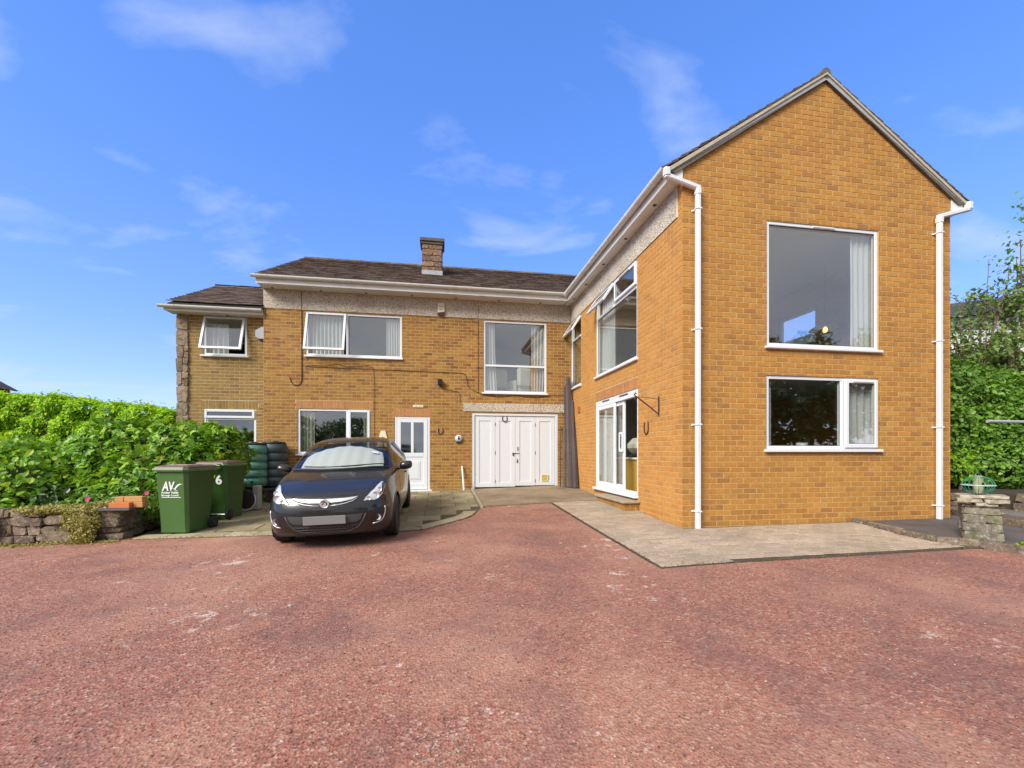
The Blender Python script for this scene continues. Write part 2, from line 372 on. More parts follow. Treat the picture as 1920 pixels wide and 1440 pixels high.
# glass
def glass_mat(name, tint, ior=1.5, boost=1.0, gl=(0.97, 0.98, 1.0)):
    t = NT(name)
    lw = t.n('LayerWeight', Blend=0.5)
    pw = t.n('Math', operation='POWER'); pw.inputs[1].default_value = 4.6
    t.l(lw.outputs['Facing'], pw.inputs[0])
    f0 = 0.04 * boost
    mu = t.n('Math', operation='MULTIPLY_ADD', use_clamp=True); mu.inputs[1].default_value = 0.96 - f0; mu.inputs[2].default_value = f0
    t.l(pw.outputs[0], mu.inputs[0])
    tr = t.n('BsdfTransparent', Color=tuple(tint) + (1,))
    g = t.n('BsdfGlossy', Color=tuple(gl) + (1,), Roughness=0.0)
    ms = t.n('MixShader')
    t.l(mu.outputs[0], ms.inputs[0]); t.l(tr.outputs[0], ms.inputs[1]); t.l(g.outputs[0], ms.inputs[2])
    t.l(ms.outputs[0], t.out.inputs[0])
glass_mat('glass', (0.96, 0.98, 0.97), 1.5, 3.8, (1.0, 0.97, 0.93))
glass_mat('glass_obscure', (0.70, 0.74, 0.76), 1.5, 4.5)
glass_mat('glass_car', (0.90, 0.93, 0.90), 1.5, 1.2)
glass_mat('glass_car_dark', (0.22, 0.24, 0.24), 1.5, 1.3)
glass_mat('lens', (0.95, 0.96, 0.96), 1.5, 0.9)
t = NT('curtain_white')
d = t.n('BsdfDiffuse', Color=(0.88, 0.89, 0.87, 1)); tr = t.n('BsdfTranslucent', Color=(0.88, 0.89, 0.87, 1))
ms = t.n('MixShader'); ms.inputs[0].default_value = 0.4
t.l(d.outputs[0], ms.inputs[1]); t.l(tr.outputs[0], ms.inputs[2]); t.l(ms.outputs[0], t.out.inputs[0])
t = NT('curtain_cream')
d = t.n('BsdfDiffuse', Color=(0.66, 0.66, 0.52, 1)); tr = t.n('BsdfTranslucent', Color=(0.6, 0.6, 0.45, 1))
ms = t.n('MixShader'); ms.inputs[0].default_value = 0.35
t.l(d.outputs[0], ms.inputs[1]); t.l(tr.outputs[0], ms.inputs[2]); t.l(ms.outputs[0], t.out.inputs[0])
t = NT('car_paint'); p = t.coord()
t.bsdf(t.mix(t.noise(p, 900, 2), (0.005, 0.005, 0.005), (0.014, 0.012, 0.012)), 0.30, None, Coat_Weight=0.6, Coat_Roughness=0.05, Metallic=0.0)
t = NT('bulb'); e = t.n('Emission', Color=(1.0, 0.55, 0.08, 1), Strength=1.4); t.l(e.outputs[0], t.out.inputs[0])
# weathered wood
t = NT('old_wood'); p = t.coord()
mp = t.n('Mapping'); mp.inputs['Scale'].default_value = (30, 30, 1.2); t.l(p, mp.inputs[0])
r = t.n('ObjectInfo').outputs['Random']
c = t.ramp(r, [(0.0, (0.045, 0.032, 0.038)), (0.5, (0.09, 0.070, 0.072)), (1.0, (0.17, 0.145, 0.135))])
c = t.mix(t.ramp(t.noise(mp.outputs[0], 1.0, 5, 0.7), [(0.4, 0.0), (0.65, 0.7)]), c, (0.035, 0.026, 0.03))
t.bsdf(c, 0.9, t.bump(t.noise(mp.outputs[0], 2.0, 4), 0.5, 0.01))
t = NT('pipe_upvc'); p = t.pos()
mp = t.n('Mapping'); mp.inputs['Scale'].default_value = (14, 14, 1.1); t.l(p, mp.inputs[0])
c = t.mix(t.ramp(t.noise(mp.outputs[0], 1.0, 6, 0.7), [(0.5, 0.0), (0.75, 0.45)]), (0.70, 0.71, 0.72), (0.42, 0.42, 0.37))
t.bsdf(c, 0.4)
simple('verge_mortar', (0.44, 0.39, 0.28), 0.95, 0.4, 9, 0.6, 40)
# dirty white (eaves and gutters)
for nm_, base_ in (('eaves_white', (0.74, 0.74, 0.71)), ('gutter_white', (0.70, 0.70, 0.66))):
    t = NT(nm_); p = t.pos()
    c = t.mix(t.ramp(t.noise(p, 3.5, 6, 0.7), [(0.5, 0.0), (0.75, 0.5)]), base_, (0.42, 0.41, 0.34))
    t.bsdf(c, 0.45)
# brick stains are mixed inside brick_mat
# ------------------------------------------------------------------ helpers
def wloc(o):
    v = Vector((0, 0, 0))
    while o is not None:
        v += o.location; o = o.parent
    return v

def tag(o, label=None, cat=None, group=None, kind=None):
    if label: o['label'] = label
    if cat: o['category'] = cat
    if group: o['group'] = group
    if kind: o['kind'] = kind
    return o

def empty(name, loc=(0, 0, 0), rotz=0.0, parent=None):
    o = bpy.data.objects.new(name, None); COL.objects.link(o)
    o.empty_display_size = 0.2
    o.location = loc; o.rotation_euler = (0, 0, rotz)
    if parent: o.parent = parent
    return o

def mesh_from(name, V, F, mat=None, smooth=False):
    me = bpy.data.meshes.new(name)
    V = np.asarray(V, dtype=np.float32).reshape(-1, 3)
    if isinstance(F, np.ndarray):
        k = F.shape[1]; nf = len(F)
        me.vertices.add(len(V)); me.vertices.foreach_set('co', V.ravel())
        me.loops.add(nf * k); me.loops.foreach_set('vertex_index', F.astype(np.int32).ravel())
        me.polygons.add(nf)
        me.polygons.foreach_set('loop_start', np.arange(0, nf * k, k, dtype=np.int32))
        me.polygons.foreach_set('loop_total', np.full(nf, k, dtype=np.int32))
        me.update(calc_edges=True)
    else:
        me.from_pydata([tuple(v) for v in V.tolist()], [], F)
        me.update()
    if mat: me.materials.append(MATS[mat] if isinstance(mat, str) else mat)
    me.polygons.foreach_set('use_smooth', np.full(len(me.polygons), bool(smooth)))
    return me

def link(name, me, parent=None, loc=None):
    o = bpy.data.objects.new(name, me); COL.objects.link(o)
    if parent is not None: o.parent = parent
    if loc is not None: o.location = loc
    return o

class MB:
    """collects shapes given in world (or local) coordinates and links them as one mesh object"""
    def __init__(s): s.V = []; s.F = []; s.S = False
    def add(s, vs, fs):
        b = len(s.V); s.V += [tuple(v) for v in vs]; s.F += [tuple(i + b for i in f) for f in fs]; return s
    def quad(s, *p): return s.add(p, [tuple(range(len(p)))])
    def box(s, a, b, bev=0.0):
        x0, x1 = sorted((a[0], b[0])); y0, y1 = sorted((a[1], b[1])); z0, z1 = sorted((a[2], b[2]))
        if bev <= 0:
            vs = [(x0, y0, z0), (x1, y0, z0), (x1, y1, z0), (x0, y1, z0), (x0, y0, z1), (x1, y0, z1), (x1, y1, z1), (x0, y1, z1)]
            return s.add(vs, [(0, 3, 2, 1), (4, 5, 6, 7), (0, 1, 5, 4), (1, 2, 6, 5), (2, 3, 7, 6), (3, 0, 4, 7)])
        e = min(bev, (x1 - x0) * .45, (y1 - y0) * .45, (z1 - z0) * .45)
        vs = []; 
        X = (x0, x1); Y = (y0, y1); Z = (z0, z1); idx = {}
        for i in (0, 1):
            for j in (0, 1):
                for k in (0, 1):
                    sx, sy, sz = (1 if i == 0 else -1), (1 if j == 0 else -1), (1 if k == 0 else -1)
                    for ax in range(3):
                        p = [X[i] + sx * e, Y[j] + sy * e, Z[k] + sz * e]
                        p[ax] = (X, Y, Z)[ax][(i, j, k)[ax]]
                        idx[i, j, k, ax] = len(vs); vs.append(p)
        g = lambda i, j, k, a: idx[i, j, k, a]
        fs = []
        for i in (0, 1):
            q = [g(i, 0, 0, 0), g(i, 1, 0, 0), g(i, 1, 1, 0), g(i, 0, 1, 0)]; fs.append(q if i else q[::-1])
            q = [g(0, i, 0, 1), g(1, i, 0, 1), g(1, i, 1, 1), g(0, i, 1, 1)]; fs.append(q[::-1] if i else q)
            q = [g(0, 0, i, 2), g(1, 0, i, 2), g(1, 1, i, 2), g(0, 1, i, 2)]; fs.append(q if i else q[::-1])
        for a in (0, 1):
            for b_ in (0, 1):
                q = [g(a, b_, 0, 0), g(a, b_, 1, 0), g(a, b_, 1, 1), g(a, b_, 0, 1)]; fs.append(q if a == b_ else q[::-1])
                q = [g(a, 0, b_, 0), g(a, 1, b_, 0), g(a, 1, b_, 2), g(a, 0, b_, 2)]; fs.append(q[::-1] if a == b_ else q)
                q = [g(0, a, b_, 1), g(1, a, b_, 1), g(1, a, b_, 2), g(0, a, b_, 2)]; fs.append(q if a == b_ else q[::-1])
        for i in (0, 1):
            for j in (0, 1):
                for k in (0, 1):
                    q = [g(i, j, k, 0), g(i, j, k, 1), g(i, j, k, 2)]; fs.append(q if (i + j + k) % 2 else q[::-1])
        return s.add(vs, fs)
    def tube(s, pts, r, n=8, cap=True):
        pts = [Vector(p) for p in pts]; m = len(pts)
        rs = r if isinstance(r, (list, tuple)) else [r] * m
        base = len(s.V); up = None
        for i, p in enumerate(pts):
            d = (pts[min(i + 1, m - 1)] - pts[max(i - 1, 0)]).normalized()
            if up is None: up = Vector((0, 0, 1)) if abs(d.z) < 0.9 else Vector((1, 0, 0))
            a = d.cross(up).normalized(); b = a.cross(d).normalized(); up = b
            for k in range(n):
                t_ = 2 * math.pi * k / n
                s.V.append(tuple(p + (a * math.cos(t_) + b * math.sin(t_)) * rs[i]))
        for i in range(m - 1):
            for k in range(n):
                a0 = base + i * n + k; a1 = base + i * n + (k + 1) % n
                s.F.append((a0, a1, a1 + n, a0 + n))
        if cap:
            s.F.append(tuple(base + k for k in range(n))[::-1]); s.F.append(tuple(base + (m - 1) * n + k for k in range(n)))
        return s
    def lathe(s, prof, cx, cy, n=24, ax='z', cz=0.0):
        base = len(s.V)
        for (r, h) in prof:
            for k in range(n):
                t_ = 2 * math.pi * k / n; u, v = r * math.cos(t_), r * math.sin(t_)
                s.V.append((cx + u, cy + v, cz + h) if ax == 'z' else ((cx + h, cy + u, cz + v) if ax == 'x' else (cx + u, cy + h, cz + v)))
        for i in range(len(prof) - 1):
            for k in range(n):
                a0 = base + i * n + k; a1 = base + i * n + (k + 1) % n
                s.F.append((a0, a1, a1 + n, a0 + n) if ax != 'y' else (a0, a0 + n, a1 + n, a1))
        s.F.append(tuple(base + k for k in range(n))[::-1] if ax != 'y' else tuple(base + k for k in range(n)))
        e = base + (len(prof) - 1) * n
        s.F.append(tuple(e + k for k in range(n)) if ax != 'y' else tuple(e + k for k in range(n))[::-1])
        return s
    def prism(s, poly, a, b):
        """poly: 2D points; a, b: functions (u, v) -> 3D for the near and the far outline"""
        n = len(poly)
        vs = [a(*p) for p in poly] + [b(*p) for p in poly]
        return s.add(vs, [tuple(range(n)), tuple(range(2 * n - 1, n - 1, -1))] + [(i, i + n, (i + 1) % n + n, (i + 1) % n) for i in range(n)])
    def build(s, name, mat, parent=None, origin=None, smooth=False, local=False, fix=True):
        V = np.array(s.V, dtype=float)
        pw = Vector((0, 0, 0)) if (parent is None or local) else wloc(parent)
        if origin is None:
            if local: origin = Vector((0, 0, 0))
            else:
                mn, mx = V.min(0), V.max(0)
                origin = Vector(((mn[0] + mx[0]) / 2, (mn[1] + mx[1]) / 2, mn[2]))
        origin = Vector(origin)
        V = V - np.array(origin)
        me = mesh_from(name, V, s.F, mat, smooth)
        if fix:
            bm = bmesh.new(); bm.from_mesh(me); bmesh.ops.recalc_face_normals(bm, faces=bm.faces); bm.to_mesh(me); bm.free()
        return link(name, me, parent, origin - pw)

def smooth_by_angle(o, ang=35):
    me = o.data
    me.polygons.foreach_set('use_smooth', np.ones(len(me.polygons), dtype=bool))
    bm = bmesh.new(); bm.from_mesh(me)
    for e in bm.edges:
        e.smooth = not (len(e.link_faces) == 2 and e.calc_face_angle(0) > R(ang))
    bm.to_mesh(me); bm.free()
    return o

def gz(x, y):
    x = max(-14.0, min(16.0, x)); y = max(-8.0, min(16.0, y))
    g = .03 * x if x < 3 else .09 + .008 * (x - 3)
    return .07 + .03 * y + g + .01 * max(0, y - 6.1)

# ------------------------------------------------------------------ ground
def gsheet(name, mat, poly, dz, step=0.5, kind='structure', wob=0.0, thick=0.0):
    """a sheet that follows the sloping yard, cut to a polygon in plan"""
    bm = bmesh.new()
    vs = [bm.verts.new((x, y, 0)) for x, y in poly]
    bm.faces.new(vs)
    xs = [p[0] for p in poly]; ys = [p[1] for p in poly]
    for ax, lo, hi in ((0, min(xs), max(xs)), (1, min(ys), max(ys))):
        q = lo + step
        while q < hi - 1e-4:
            co = (q, 0, 0) if ax == 0 else (0, q, 0); no = (1, 0, 0) if ax == 0 else (0, 1, 0)
            bmesh.ops.bisect_plane(bm, geom=bm.verts[:] + bm.edges[:] + bm.faces[:], plane_co=co, plane_no=no)
            q += step
    for v in bm.verts:
        v.co.z = gz(v.co.x, v.co.y) + dz + (wob * (math.sin(v.co.x * 1.7 + v.co.y * .6) + math.sin(v.co.y * 2.3 - v.co.x)) if wob else 0)
    bmesh.ops.recalc_face_normals(bm, faces=bm.faces)
    for f in bm.faces:
        if f.normal.z < 0: f.normal_flip()
    if thick:
        ed = [e for e in bm.edges if e.is_boundary]
        r = bmesh.ops.extrude_edge_only(bm, edges=ed)
        for v in [g for g in r['geom'] if isinstance(g, bmesh.types.BMVert)]: v.co.z -= thick
    me = bpy.data.meshes.new(name); bm.to_mesh(me); bm.free()
    me.materials.append(MATS[mat])
    o = link(name, me)
    return tag(o, kind=kind)

ext = 400
bm = bmesh.new()
grid = [-ext, -120, -50, -30, -20, -14, -11, -8, -5, -2, 0, 3, 6, 9, 12, 16, 20, 30, 50, 120, ext]
vv = {(i, j): bm.verts.new((x, y, gz(x, y) - 0.03 - (0.0 if abs(x) < 25 and abs(y) < 25 else 1.2))) for i, x in enumerate(grid) for j, y in enumerate(grid)}
for i in range(len(grid) - 1):
    for j in range(len(grid) - 1):
        bm.faces.new((vv[i, j], vv[i + 1, j], vv[i + 1, j + 1], vv[i, j + 1]))
me = bpy.data.meshes.new('ground'); bm.to_mesh(me); bm.free(); me.materials.append(MATS['garden_ground'])
tag(link('ground', me), kind='structure')

gsheet('driveway', 'red_tarmac', [(-13, -7), (12, -7), (12, 3.2), (6.75, 4.0), (6.48, 4.42), (2.30, 4.42), (2.28, 8.95), (0.75, 8.95), (0.75, 9.0), (-4.75, 9.0), (-4.75, 7.75), (-13, 8.2)], 0.0, 0.6)

# loose chippings lying on the tarmac
def chips(name, mat, n, xr, yr, smin, smax, keep=None, kind='stuff', dens_pow=1.0):
    xs = rng.uniform(xr[0], xr[1], n)
    ys = yr[0] + (yr[1] - yr[0]) * rng.uniform(0, 1, n) ** dens_pow
    if keep is not None:
        m = keep(xs, ys); xs, ys = xs[m], ys[m]
    n = len(xs)
    sz = rng.uniform(smin, smax, n) * rng.uniform(0.6, 1.4, n)
    base = np.array([(1, 0, 0), (0, 1, 0), (-1, 0, 0), (0, -1, 0), (0, 0, .8), (0, 0, -.5)], dtype=float)
    jit = rng.uniform(0.6, 1.3, (n, 6, 1))
    a = rng.uniform(0, 6.28, n); ca, sa = np.cos(a), np.sin(a)
    P = base[None] * jit * sz[:, None, None]
    X = P[:, :, 0] * ca[:, None] - P[:, :, 1] * sa[:, None]
    Y = P[:, :, 0] * sa[:, None] * .7 + P[:, :, 1] * ca[:, None] * .7
    Z = P[:, :, 2] * .8
    gzv = np.array([gz(x, y) for x, y in zip(xs, ys)])
    V = np.stack([X + xs[:, None], Y + ys[:, None], Z + gzv[:, None] + sz[:, None] * .2 + .002], 2).reshape(-1, 3)
    f = np.array([(0, 1, 4), (1, 2, 4), (2, 3, 4), (3, 0, 4), (1, 0, 5), (2, 1, 5), (3, 2, 5), (0, 3, 5)])
    F = (f[None] + (np.arange(n) * 6)[:, None, None]).reshape(-1, 3)
    return tag(link(name, mesh_from(name, V, F, mat)), kind=kind)
def on_drive(x, y):
    ok = np.ones(len(x), bool)
    ok &= ~((x > 2.25) & (y > 4.2)); ok &= ~((x > 6.2) & (y > 3.6)); ok &= ~((x < 2.25) & (y > 8.6))
    ok &= ~((x < 0.9) & (y > 6.9)); ok &= ~((x < -4.6) & (y > 7.3))
    return ok
chips('loose_gravel', 'gravel_chip', 52000, (-6, 7), (1.3, 7.5), 0.0035, 0.0075, on_drive, 'stuff', 1.7)
chips('pale_gravel', 'pale_chip', 170, (-0.12, 0.16), (1.72, 2.15), 0.004, 0.008, None, 'stuff')

# ------------------------------------------------------------------ house
XL, XR = 3.61, 8.545          # right wing
YG, YB = 6.085, 11.77         # gable face, front wall face
XW = -4.39                    # left end of the main front wall
YW = 12.07                    # recessed left wing wall
XWW = -6.49
SOF = 5.62
COURSE, BL, JT = 0.0825, 0.2286, 0.010

house = empty('detached_house', (0.8, 12.0, 0.4))
tag(house, 'large L shaped buff brick house with white windows and dark slate roofs', 'house')

class Wall:
    def __init__(s, O, U, N, name):
        s.O, s.U, s.N, s.name = Vector(O), Vector(U), Vector(N), name
    def P(s, a, z, d=0.0):
        return s.O + s.U * a + s.N * d + Vector((0, 0, z))
    def box(s, mb, a0, a1, z0, z1, d0, d1, bev=0.0):
        p, q = s.P(a0, z0, d0), s.P(a1, z1, d1)
        return mb.box(p, q, bev)

W_G = Wall((0, YG, 0), (1, 0, 0), (0, -1, 0), 'gable')
W_S = Wall((XL, 0, 0), (0, 1, 0), (-1, 0, 0), 'side')
W_F = Wall((0, YB, 0), (1, 0, 0), (0, -1, 0), 'front')
W_W = Wall((0, YW, 0), (1, 0, 0), (0, -1, 0), 'wing')

def wall_core(w, s0, s1, z0, z1, holes, name, thick=0.30, face=-0.0045, mat='mortar'):
    ss = sorted({s0, s1, *[h[0] for h in holes], *[h[1] for h in holes]})
    zs = sorted({z0, z1, *[h[2] for h in holes], *[h[3] for h in holes]})
    ss = [a for a in ss if s0 <= a <= s1]; zs = [a for a in zs if z0 <= a <= z1]
    solid = {}
    for i in range(len(ss) - 1):
        for j in range(len(zs) - 1):
            cx, cz = (ss[i] + ss[i + 1]) / 2, (zs[j] + zs[j + 1]) / 2
            solid[i, j] = not any(h[0] < cx < h[1] and h[2] < cz < h[3] for h in holes)
    mb = MB(); d0, d1 = face, -thick
    for (i, j), ok in solid.items():
        if not ok: continue
        a0, a1, b0, b1 = ss[i], ss[i + 1], zs[j], zs[j + 1]
        mb.quad(w.P(a0, b0, d0), w.P(a1, b0, d0), w.P(a1, b1, d0), w.P(a0, b1, d0))
        mb.quad(w.P(a0, b1, d1), w.P(a1, b1, d1), w.P(a1, b0, d1), w.P(a0, b0, d1))
        if not solid.get((i - 1, j)): mb.quad(w.P(a0, b0, d0), w.P(a0, b1, d0), w.P(a0, b1, d1), w.P(a0, b0, d1))
        if not solid.get((i + 1, j)): mb.quad(w.P(a1, b0, d1), w.P(a1, b1, d1), w.P(a1, b1, d0), w.P(a1, b0, d0))
        if not solid.get((i, j - 1)): mb.quad(w.P(a0, b0, d1), w.P(a1, b0, d1), w.P(a1, b0, d0), w.P(a0, b0, d0))
        if not solid.get((i, j + 1)): mb.quad(w.P(a0, b1, d0), w.P(a1, b1, d0), w.P(a1, b1, d1), w.P(a0, b1, d1))
    return mb

PIECES = []       # (priority, wall key, a0b, a1b, a0t, a1t, z0, z1, d)
def lay_bricks(w, key, s0, s1, z0, z1, holes, slope=None, phase=0.0):
    """running bond; holes cut bricks; slope(z) -> (left, right) limits"""
    k = 0; z = z0
    out = []
    while z < z1 - 0.02:
        b0, b1 = z + JT / 2, min(z + COURSE, z1) - JT / 2
        off = (phase + (k % 2) * 0.5) * BL
        a = s0 - BL + off % BL - (BL if off % BL == 0 else 0)
        while a < s1:
            c0, c1 = a + JT / 2, a + BL - JT / 2
            a += BL
            segs = [(max(c0, s0), min(c1, s1), b0, b1)]
            for h in holes:
                ns = []
                for (p, q, u, v) in segs:
                    if q <= h[0] or p >= h[1] or v <= h[2] or u >= h[3]: ns.append((p, q, u, v)); continue
                    if p < h[0]: ns.append((p, h[0] - .001, u, v))
                    if q > h[1]: ns.append((h[1] + .001, q, u, v))
                    pp, qq = max(p, h[0]), min(q, h[1])
                    if u < h[2] - .012: ns.append((pp, qq, u, h[2]))
                    if v > h[3] + .012: ns.append((pp, qq, h[3], v))
                segs = ns
            for (p, q, u, v) in segs:
                if slope:
                    lb, rb = slope(u); lt, rt = slope(v)
                    p0, p1, q0, q1 = max(p, lb), max(p, lt), min(q, rb), min(q, rt)
                else: p0 = p1 = p; q0 = q1 = q
                if q0 - p0 < 0.012 or q1 - p1 < 0.004: continue
                out.append((key, p0, q0, p1, q1, u, v, random.uniform(-0.0012, 0.0012)))
        z += COURSE; k += 1
    return out

def lay_soldiers(key, s0, s1, z0, z1):
    n = max(1, round((s1 - s0) / 0.080)); st = (s1 - s0) / n
    return [(key, s0 + i * st + .004, s0 + (i + 1) * st - .004, s0 + i * st + .004, s0 + (i + 1) * st - .004, z0 + .005, z1 - .005, random.uniform(-.001, .0015)) for i in range(n)]

def project_size(p):
    d = p - Vector((0, 0, EYE))
    depth = d.x * math.sin(YAW) + d.y * math.cos(YAW)
    return depth

# window openings (wall coordinates)
H_G = [(5.05, 7.11, 3.18, 5.155), (5.045, 7.105, 1.555, 2.72)]
H_S = [(7.625, 9.785, 3.27, 5.115), (10.90, 11.755, 3.285, 5.115), (7.585, 9.815, 0.70, 2.70)]
H_F = [(-3.395, -1.01, 3.985, 5.10), (1.145, 2.90, 3.14, 5.105), (-3.585, -1.805, 1.47, 2.625), (-1.197, -0.288, 0.40, 2.452), (0.832, 3.222, 0.40, 2.58)]
H_W = [(-5.905, -4.895, 3.97, 4.955), (-5.905, -4.68, 1.60, 2.618)]

APEX = 7.50; SL = 0.655; XC = 6.08
def slope_lim(z): 
    t_ = (APEX - z) / SL
    return XC - t_, XC + t_

wall_parts = {}
mb = wall_core(W_G, XL + .0045, XR, 0.1, 5.88, H_G, 'gable_wall')
poly = [(XL + .0045, 5.88), (XR, 5.88), (XC, APEX)]
mb.prism(poly, lambda a, z: W_G.P(a, z, -.0045), lambda a, z: W_G.P(a, z, -.30))
wall_parts['gable'] = mb.build('gable_wall', 'mortar', house)
mb = wall_core(W_S, YG + .31, YB - .002, 0.1, 5.70, H_S, 'side_wall')
wall_parts['side'] = mb.build('side_wall', 'mortar', house)
mb = wall_core(W_F, XW, XL + .0045, 0.1, 5.70, H_F, 'front_wall')
wall_parts['front'] = mb.build('front_wall', 'mortar', house)
mb = wall_core(W_W, XWW + .01, XW, 0.0, 5.06, H_W, 'wing_wall')
wall_parts['wing'] = mb.build('wing_wall', 'mortar_light', house)

cut_s = H_S + [(7.585, 9.815, 2.70, 2.915)]
cut_f = H_F + [(-3.63, -1.76, 2.625, 2.84), (-1.24, -0.25, 2.452, 2.665), (0.588, 3.432, 2.615, 2.842)]
cut_w = H_W + [(-5.95, -4.63, 2.618, 2.83)]
PIECES += lay_bricks(W_G, 'gable', XL + .002, XR, 0.29, APEX - .03, H_G, slope_lim, 0.0)
PIECES += lay_bricks(W_S, 'side', YG + .003, YB - .004, 0.29, 5.13, cut_s, None, 0.5)
PIECES += lay_bricks(W_S, 'side', YG + .003, 6.205, 5.13, SOF, [], None, 0.5)
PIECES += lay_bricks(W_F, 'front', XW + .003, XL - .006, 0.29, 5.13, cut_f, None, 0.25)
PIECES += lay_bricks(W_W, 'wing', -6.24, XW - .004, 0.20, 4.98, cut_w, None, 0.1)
SOLDIERS = {'side': lay_soldiers('soldier', 7.585, 9.815, 2.70, 2.915),
            'front': lay_soldiers('soldier', -3.63, -1.76, 2.625, 2.84) + lay_soldiers('soldier', -1.24, -0.25, 2.452, 2.665),
            'wing': lay_soldiers('wing', -5.95, -4.63, 2.618, 2.83)}
WK = {'gable': W_G, 'side': W_S, 'front': W_F, 'wing': W_W}

def brick_geo(w, p):
    _, p0, q0, p1, q1, u, v, d = p
    e = 0.0025; f = 0.0 + d; b = -0.012
    o = [w.P(p0, u, b), w.P(q0, u, b), w.P(q1, v, b), w.P(p1, v, b)]
    i = [w.P(p0 + e, u + e, f), w.P(q0 - e, u + e, f), w.P(q1 - e, v - e, f), w.P(p1 + e, v - e, f)]
    return o + i
BFACE = [(4, 5, 6, 7), (0, 1, 5, 4), (1, 2, 6, 5), (2, 3, 7, 6), (3, 0, 4, 7)]

# the 300 bricks that show largest become single parts, the rest stay joined
full = [i for i, p in enumerate(PIECES) if p[0] in ('gable', 'side') and abs(p[2] - p[1] - (BL - JT)) < 1e-4 and abs(p[4] - p[3] - (BL - JT)) < 1e-4 and abs(p[6] - p[5] - (COURSE - JT)) < 1e-4]
def area_key(i):
    p = PIECES[i]; w = WK[p[0]]
    a, b = w.P(p[1], p[5]), w.P(p[2], p[5])
    def pr(v):
        v = v - Vector((0, 0, EYE)); D = v.x * math.sin(YAW) + v.y * math.cos(YAW)
        return 815 * (v.x * math.cos(YAW) - v.y * math.sin(YAW)) / D, D
    xa, da = pr(a); xb, db = pr(b)
    return -abs(xb - xa) * 815 * .0725 / da
full.sort(key=area_key)
single = set(full[:300])
proto = {}
for i in sorted(single):
    p = PIECES[i]; w = WK[p[0]]; key = p[0]
    cen = w.P((p[1] + p[2]) / 2, (p[5] + p[6]) / 2)
    if key not in proto:
        proto[key] = mesh_from('brick', [v - cen - w.N * p[7] for v in brick_geo(w, p)], BFACE, BM[key, 'o'])
    par = wall_parts[key]
    o = link('brick', proto[key], par, cen + w.N * p[7] - wloc(par))
for key in WK:
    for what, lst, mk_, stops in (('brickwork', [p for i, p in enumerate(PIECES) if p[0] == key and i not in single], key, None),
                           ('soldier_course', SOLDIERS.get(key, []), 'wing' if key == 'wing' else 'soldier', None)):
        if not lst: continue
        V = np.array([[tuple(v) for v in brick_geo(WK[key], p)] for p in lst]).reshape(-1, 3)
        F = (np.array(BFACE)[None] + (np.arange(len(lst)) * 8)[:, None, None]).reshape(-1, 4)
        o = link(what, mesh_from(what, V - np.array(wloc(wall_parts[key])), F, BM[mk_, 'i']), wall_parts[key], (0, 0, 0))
        tag(o, kind='stuff')

# stone quoin on the corner of the left wing
def hull(pts):
    bm = bmesh.new()
    for p in pts: bm.verts.new(p)
    r = bmesh.ops.convex_hull(bm, input=bm.verts)
    bmesh.ops.delete(bm, geom=list({g for g in r['geom_interior'] + r['geom_unused'] if isinstance(g, bmesh.types.BMVert)}), context='VERTS')
    bmesh.ops.recalc_face_normals(bm, faces=bm.faces)
    me = bpy.data.meshes.new('stone'); bm.to_mesh(me); bm.free(); return me
def stone_mesh(mat, rough=0.16, seed=0, rn=random):
    pts = []
    for i in (-1, 1):
        for j in (-1, 1):
            for k in (-1, 1):
                c = Vector((i, j, k)) * .5
                for ax in range(3):
                    q = c.copy(); q[ax] -= (i, j, k)[ax] * rn.uniform(.04, .04 + rough * 1.6); 
                    for a2 in range(3): q[a2] -= (i, j, k)[a2] * rn.uniform(0, rough * .55)
                    pts.append(q)
    me = hull(pts); me.materials.append(MATS[mat]); return me
POOLS = {m: [stone_mesh(m) for _ in range(10)] for m in ('wall_stone', 'pillar_stone', 'cap_stone', 'quoin_stone', 'chimney_stone')}
def stone(parent, mat, c, size, rot=0.0, name='stone', world=True):
    o = link(name, random.choice(POOLS[mat]), parent, Vector(c) - (wloc(parent) if (parent and world) else Vector((0, 0, 0))))
    o.scale = size; o.rotation_euler = (random.uniform(-.03, .03), random.uniform(-.03, .03), rot + random.choice((0, math.pi)))
    return o
mb = MB(); mb.box((XWW + .03, YW - .02, 0.1), (-6.26, YW + .30, 5.0))
quoin = mb.build('quoin', 'mortar_light', house)
z = 0.15; k = 0
while z < 4.98:
    h = min(random.uniform(.24, .42), 5.0 - z)
    if h < .08: break
    if random.random() < .55:
        stone(quoin, 'quoin_stone', (-6.375, YW + .10, z + h / 2), (.28, .32, h * 1.02))
    else:
        f = random.uniform(.45, .65)
        stone(quoin, 'quoin_stone', (-6.51 + .28 * f / 2, YW + .10, z + h / 2), (.28 * f, .32, h * 1.02))
        stone(quoin, 'quoin_stone', (-6.51 + .28 * f + .28 * (1 - f) / 2, YW + .10, z + h / 4), (.28 * (1 - f), .31, h * .5))
        stone(quoin, 'quoin_stone', (-6.51 + .28 * f + .28 * (1 - f) / 2, YW + .10, z + h * .75), (.28 * (1 - f), .31, h * .5))
    z += h

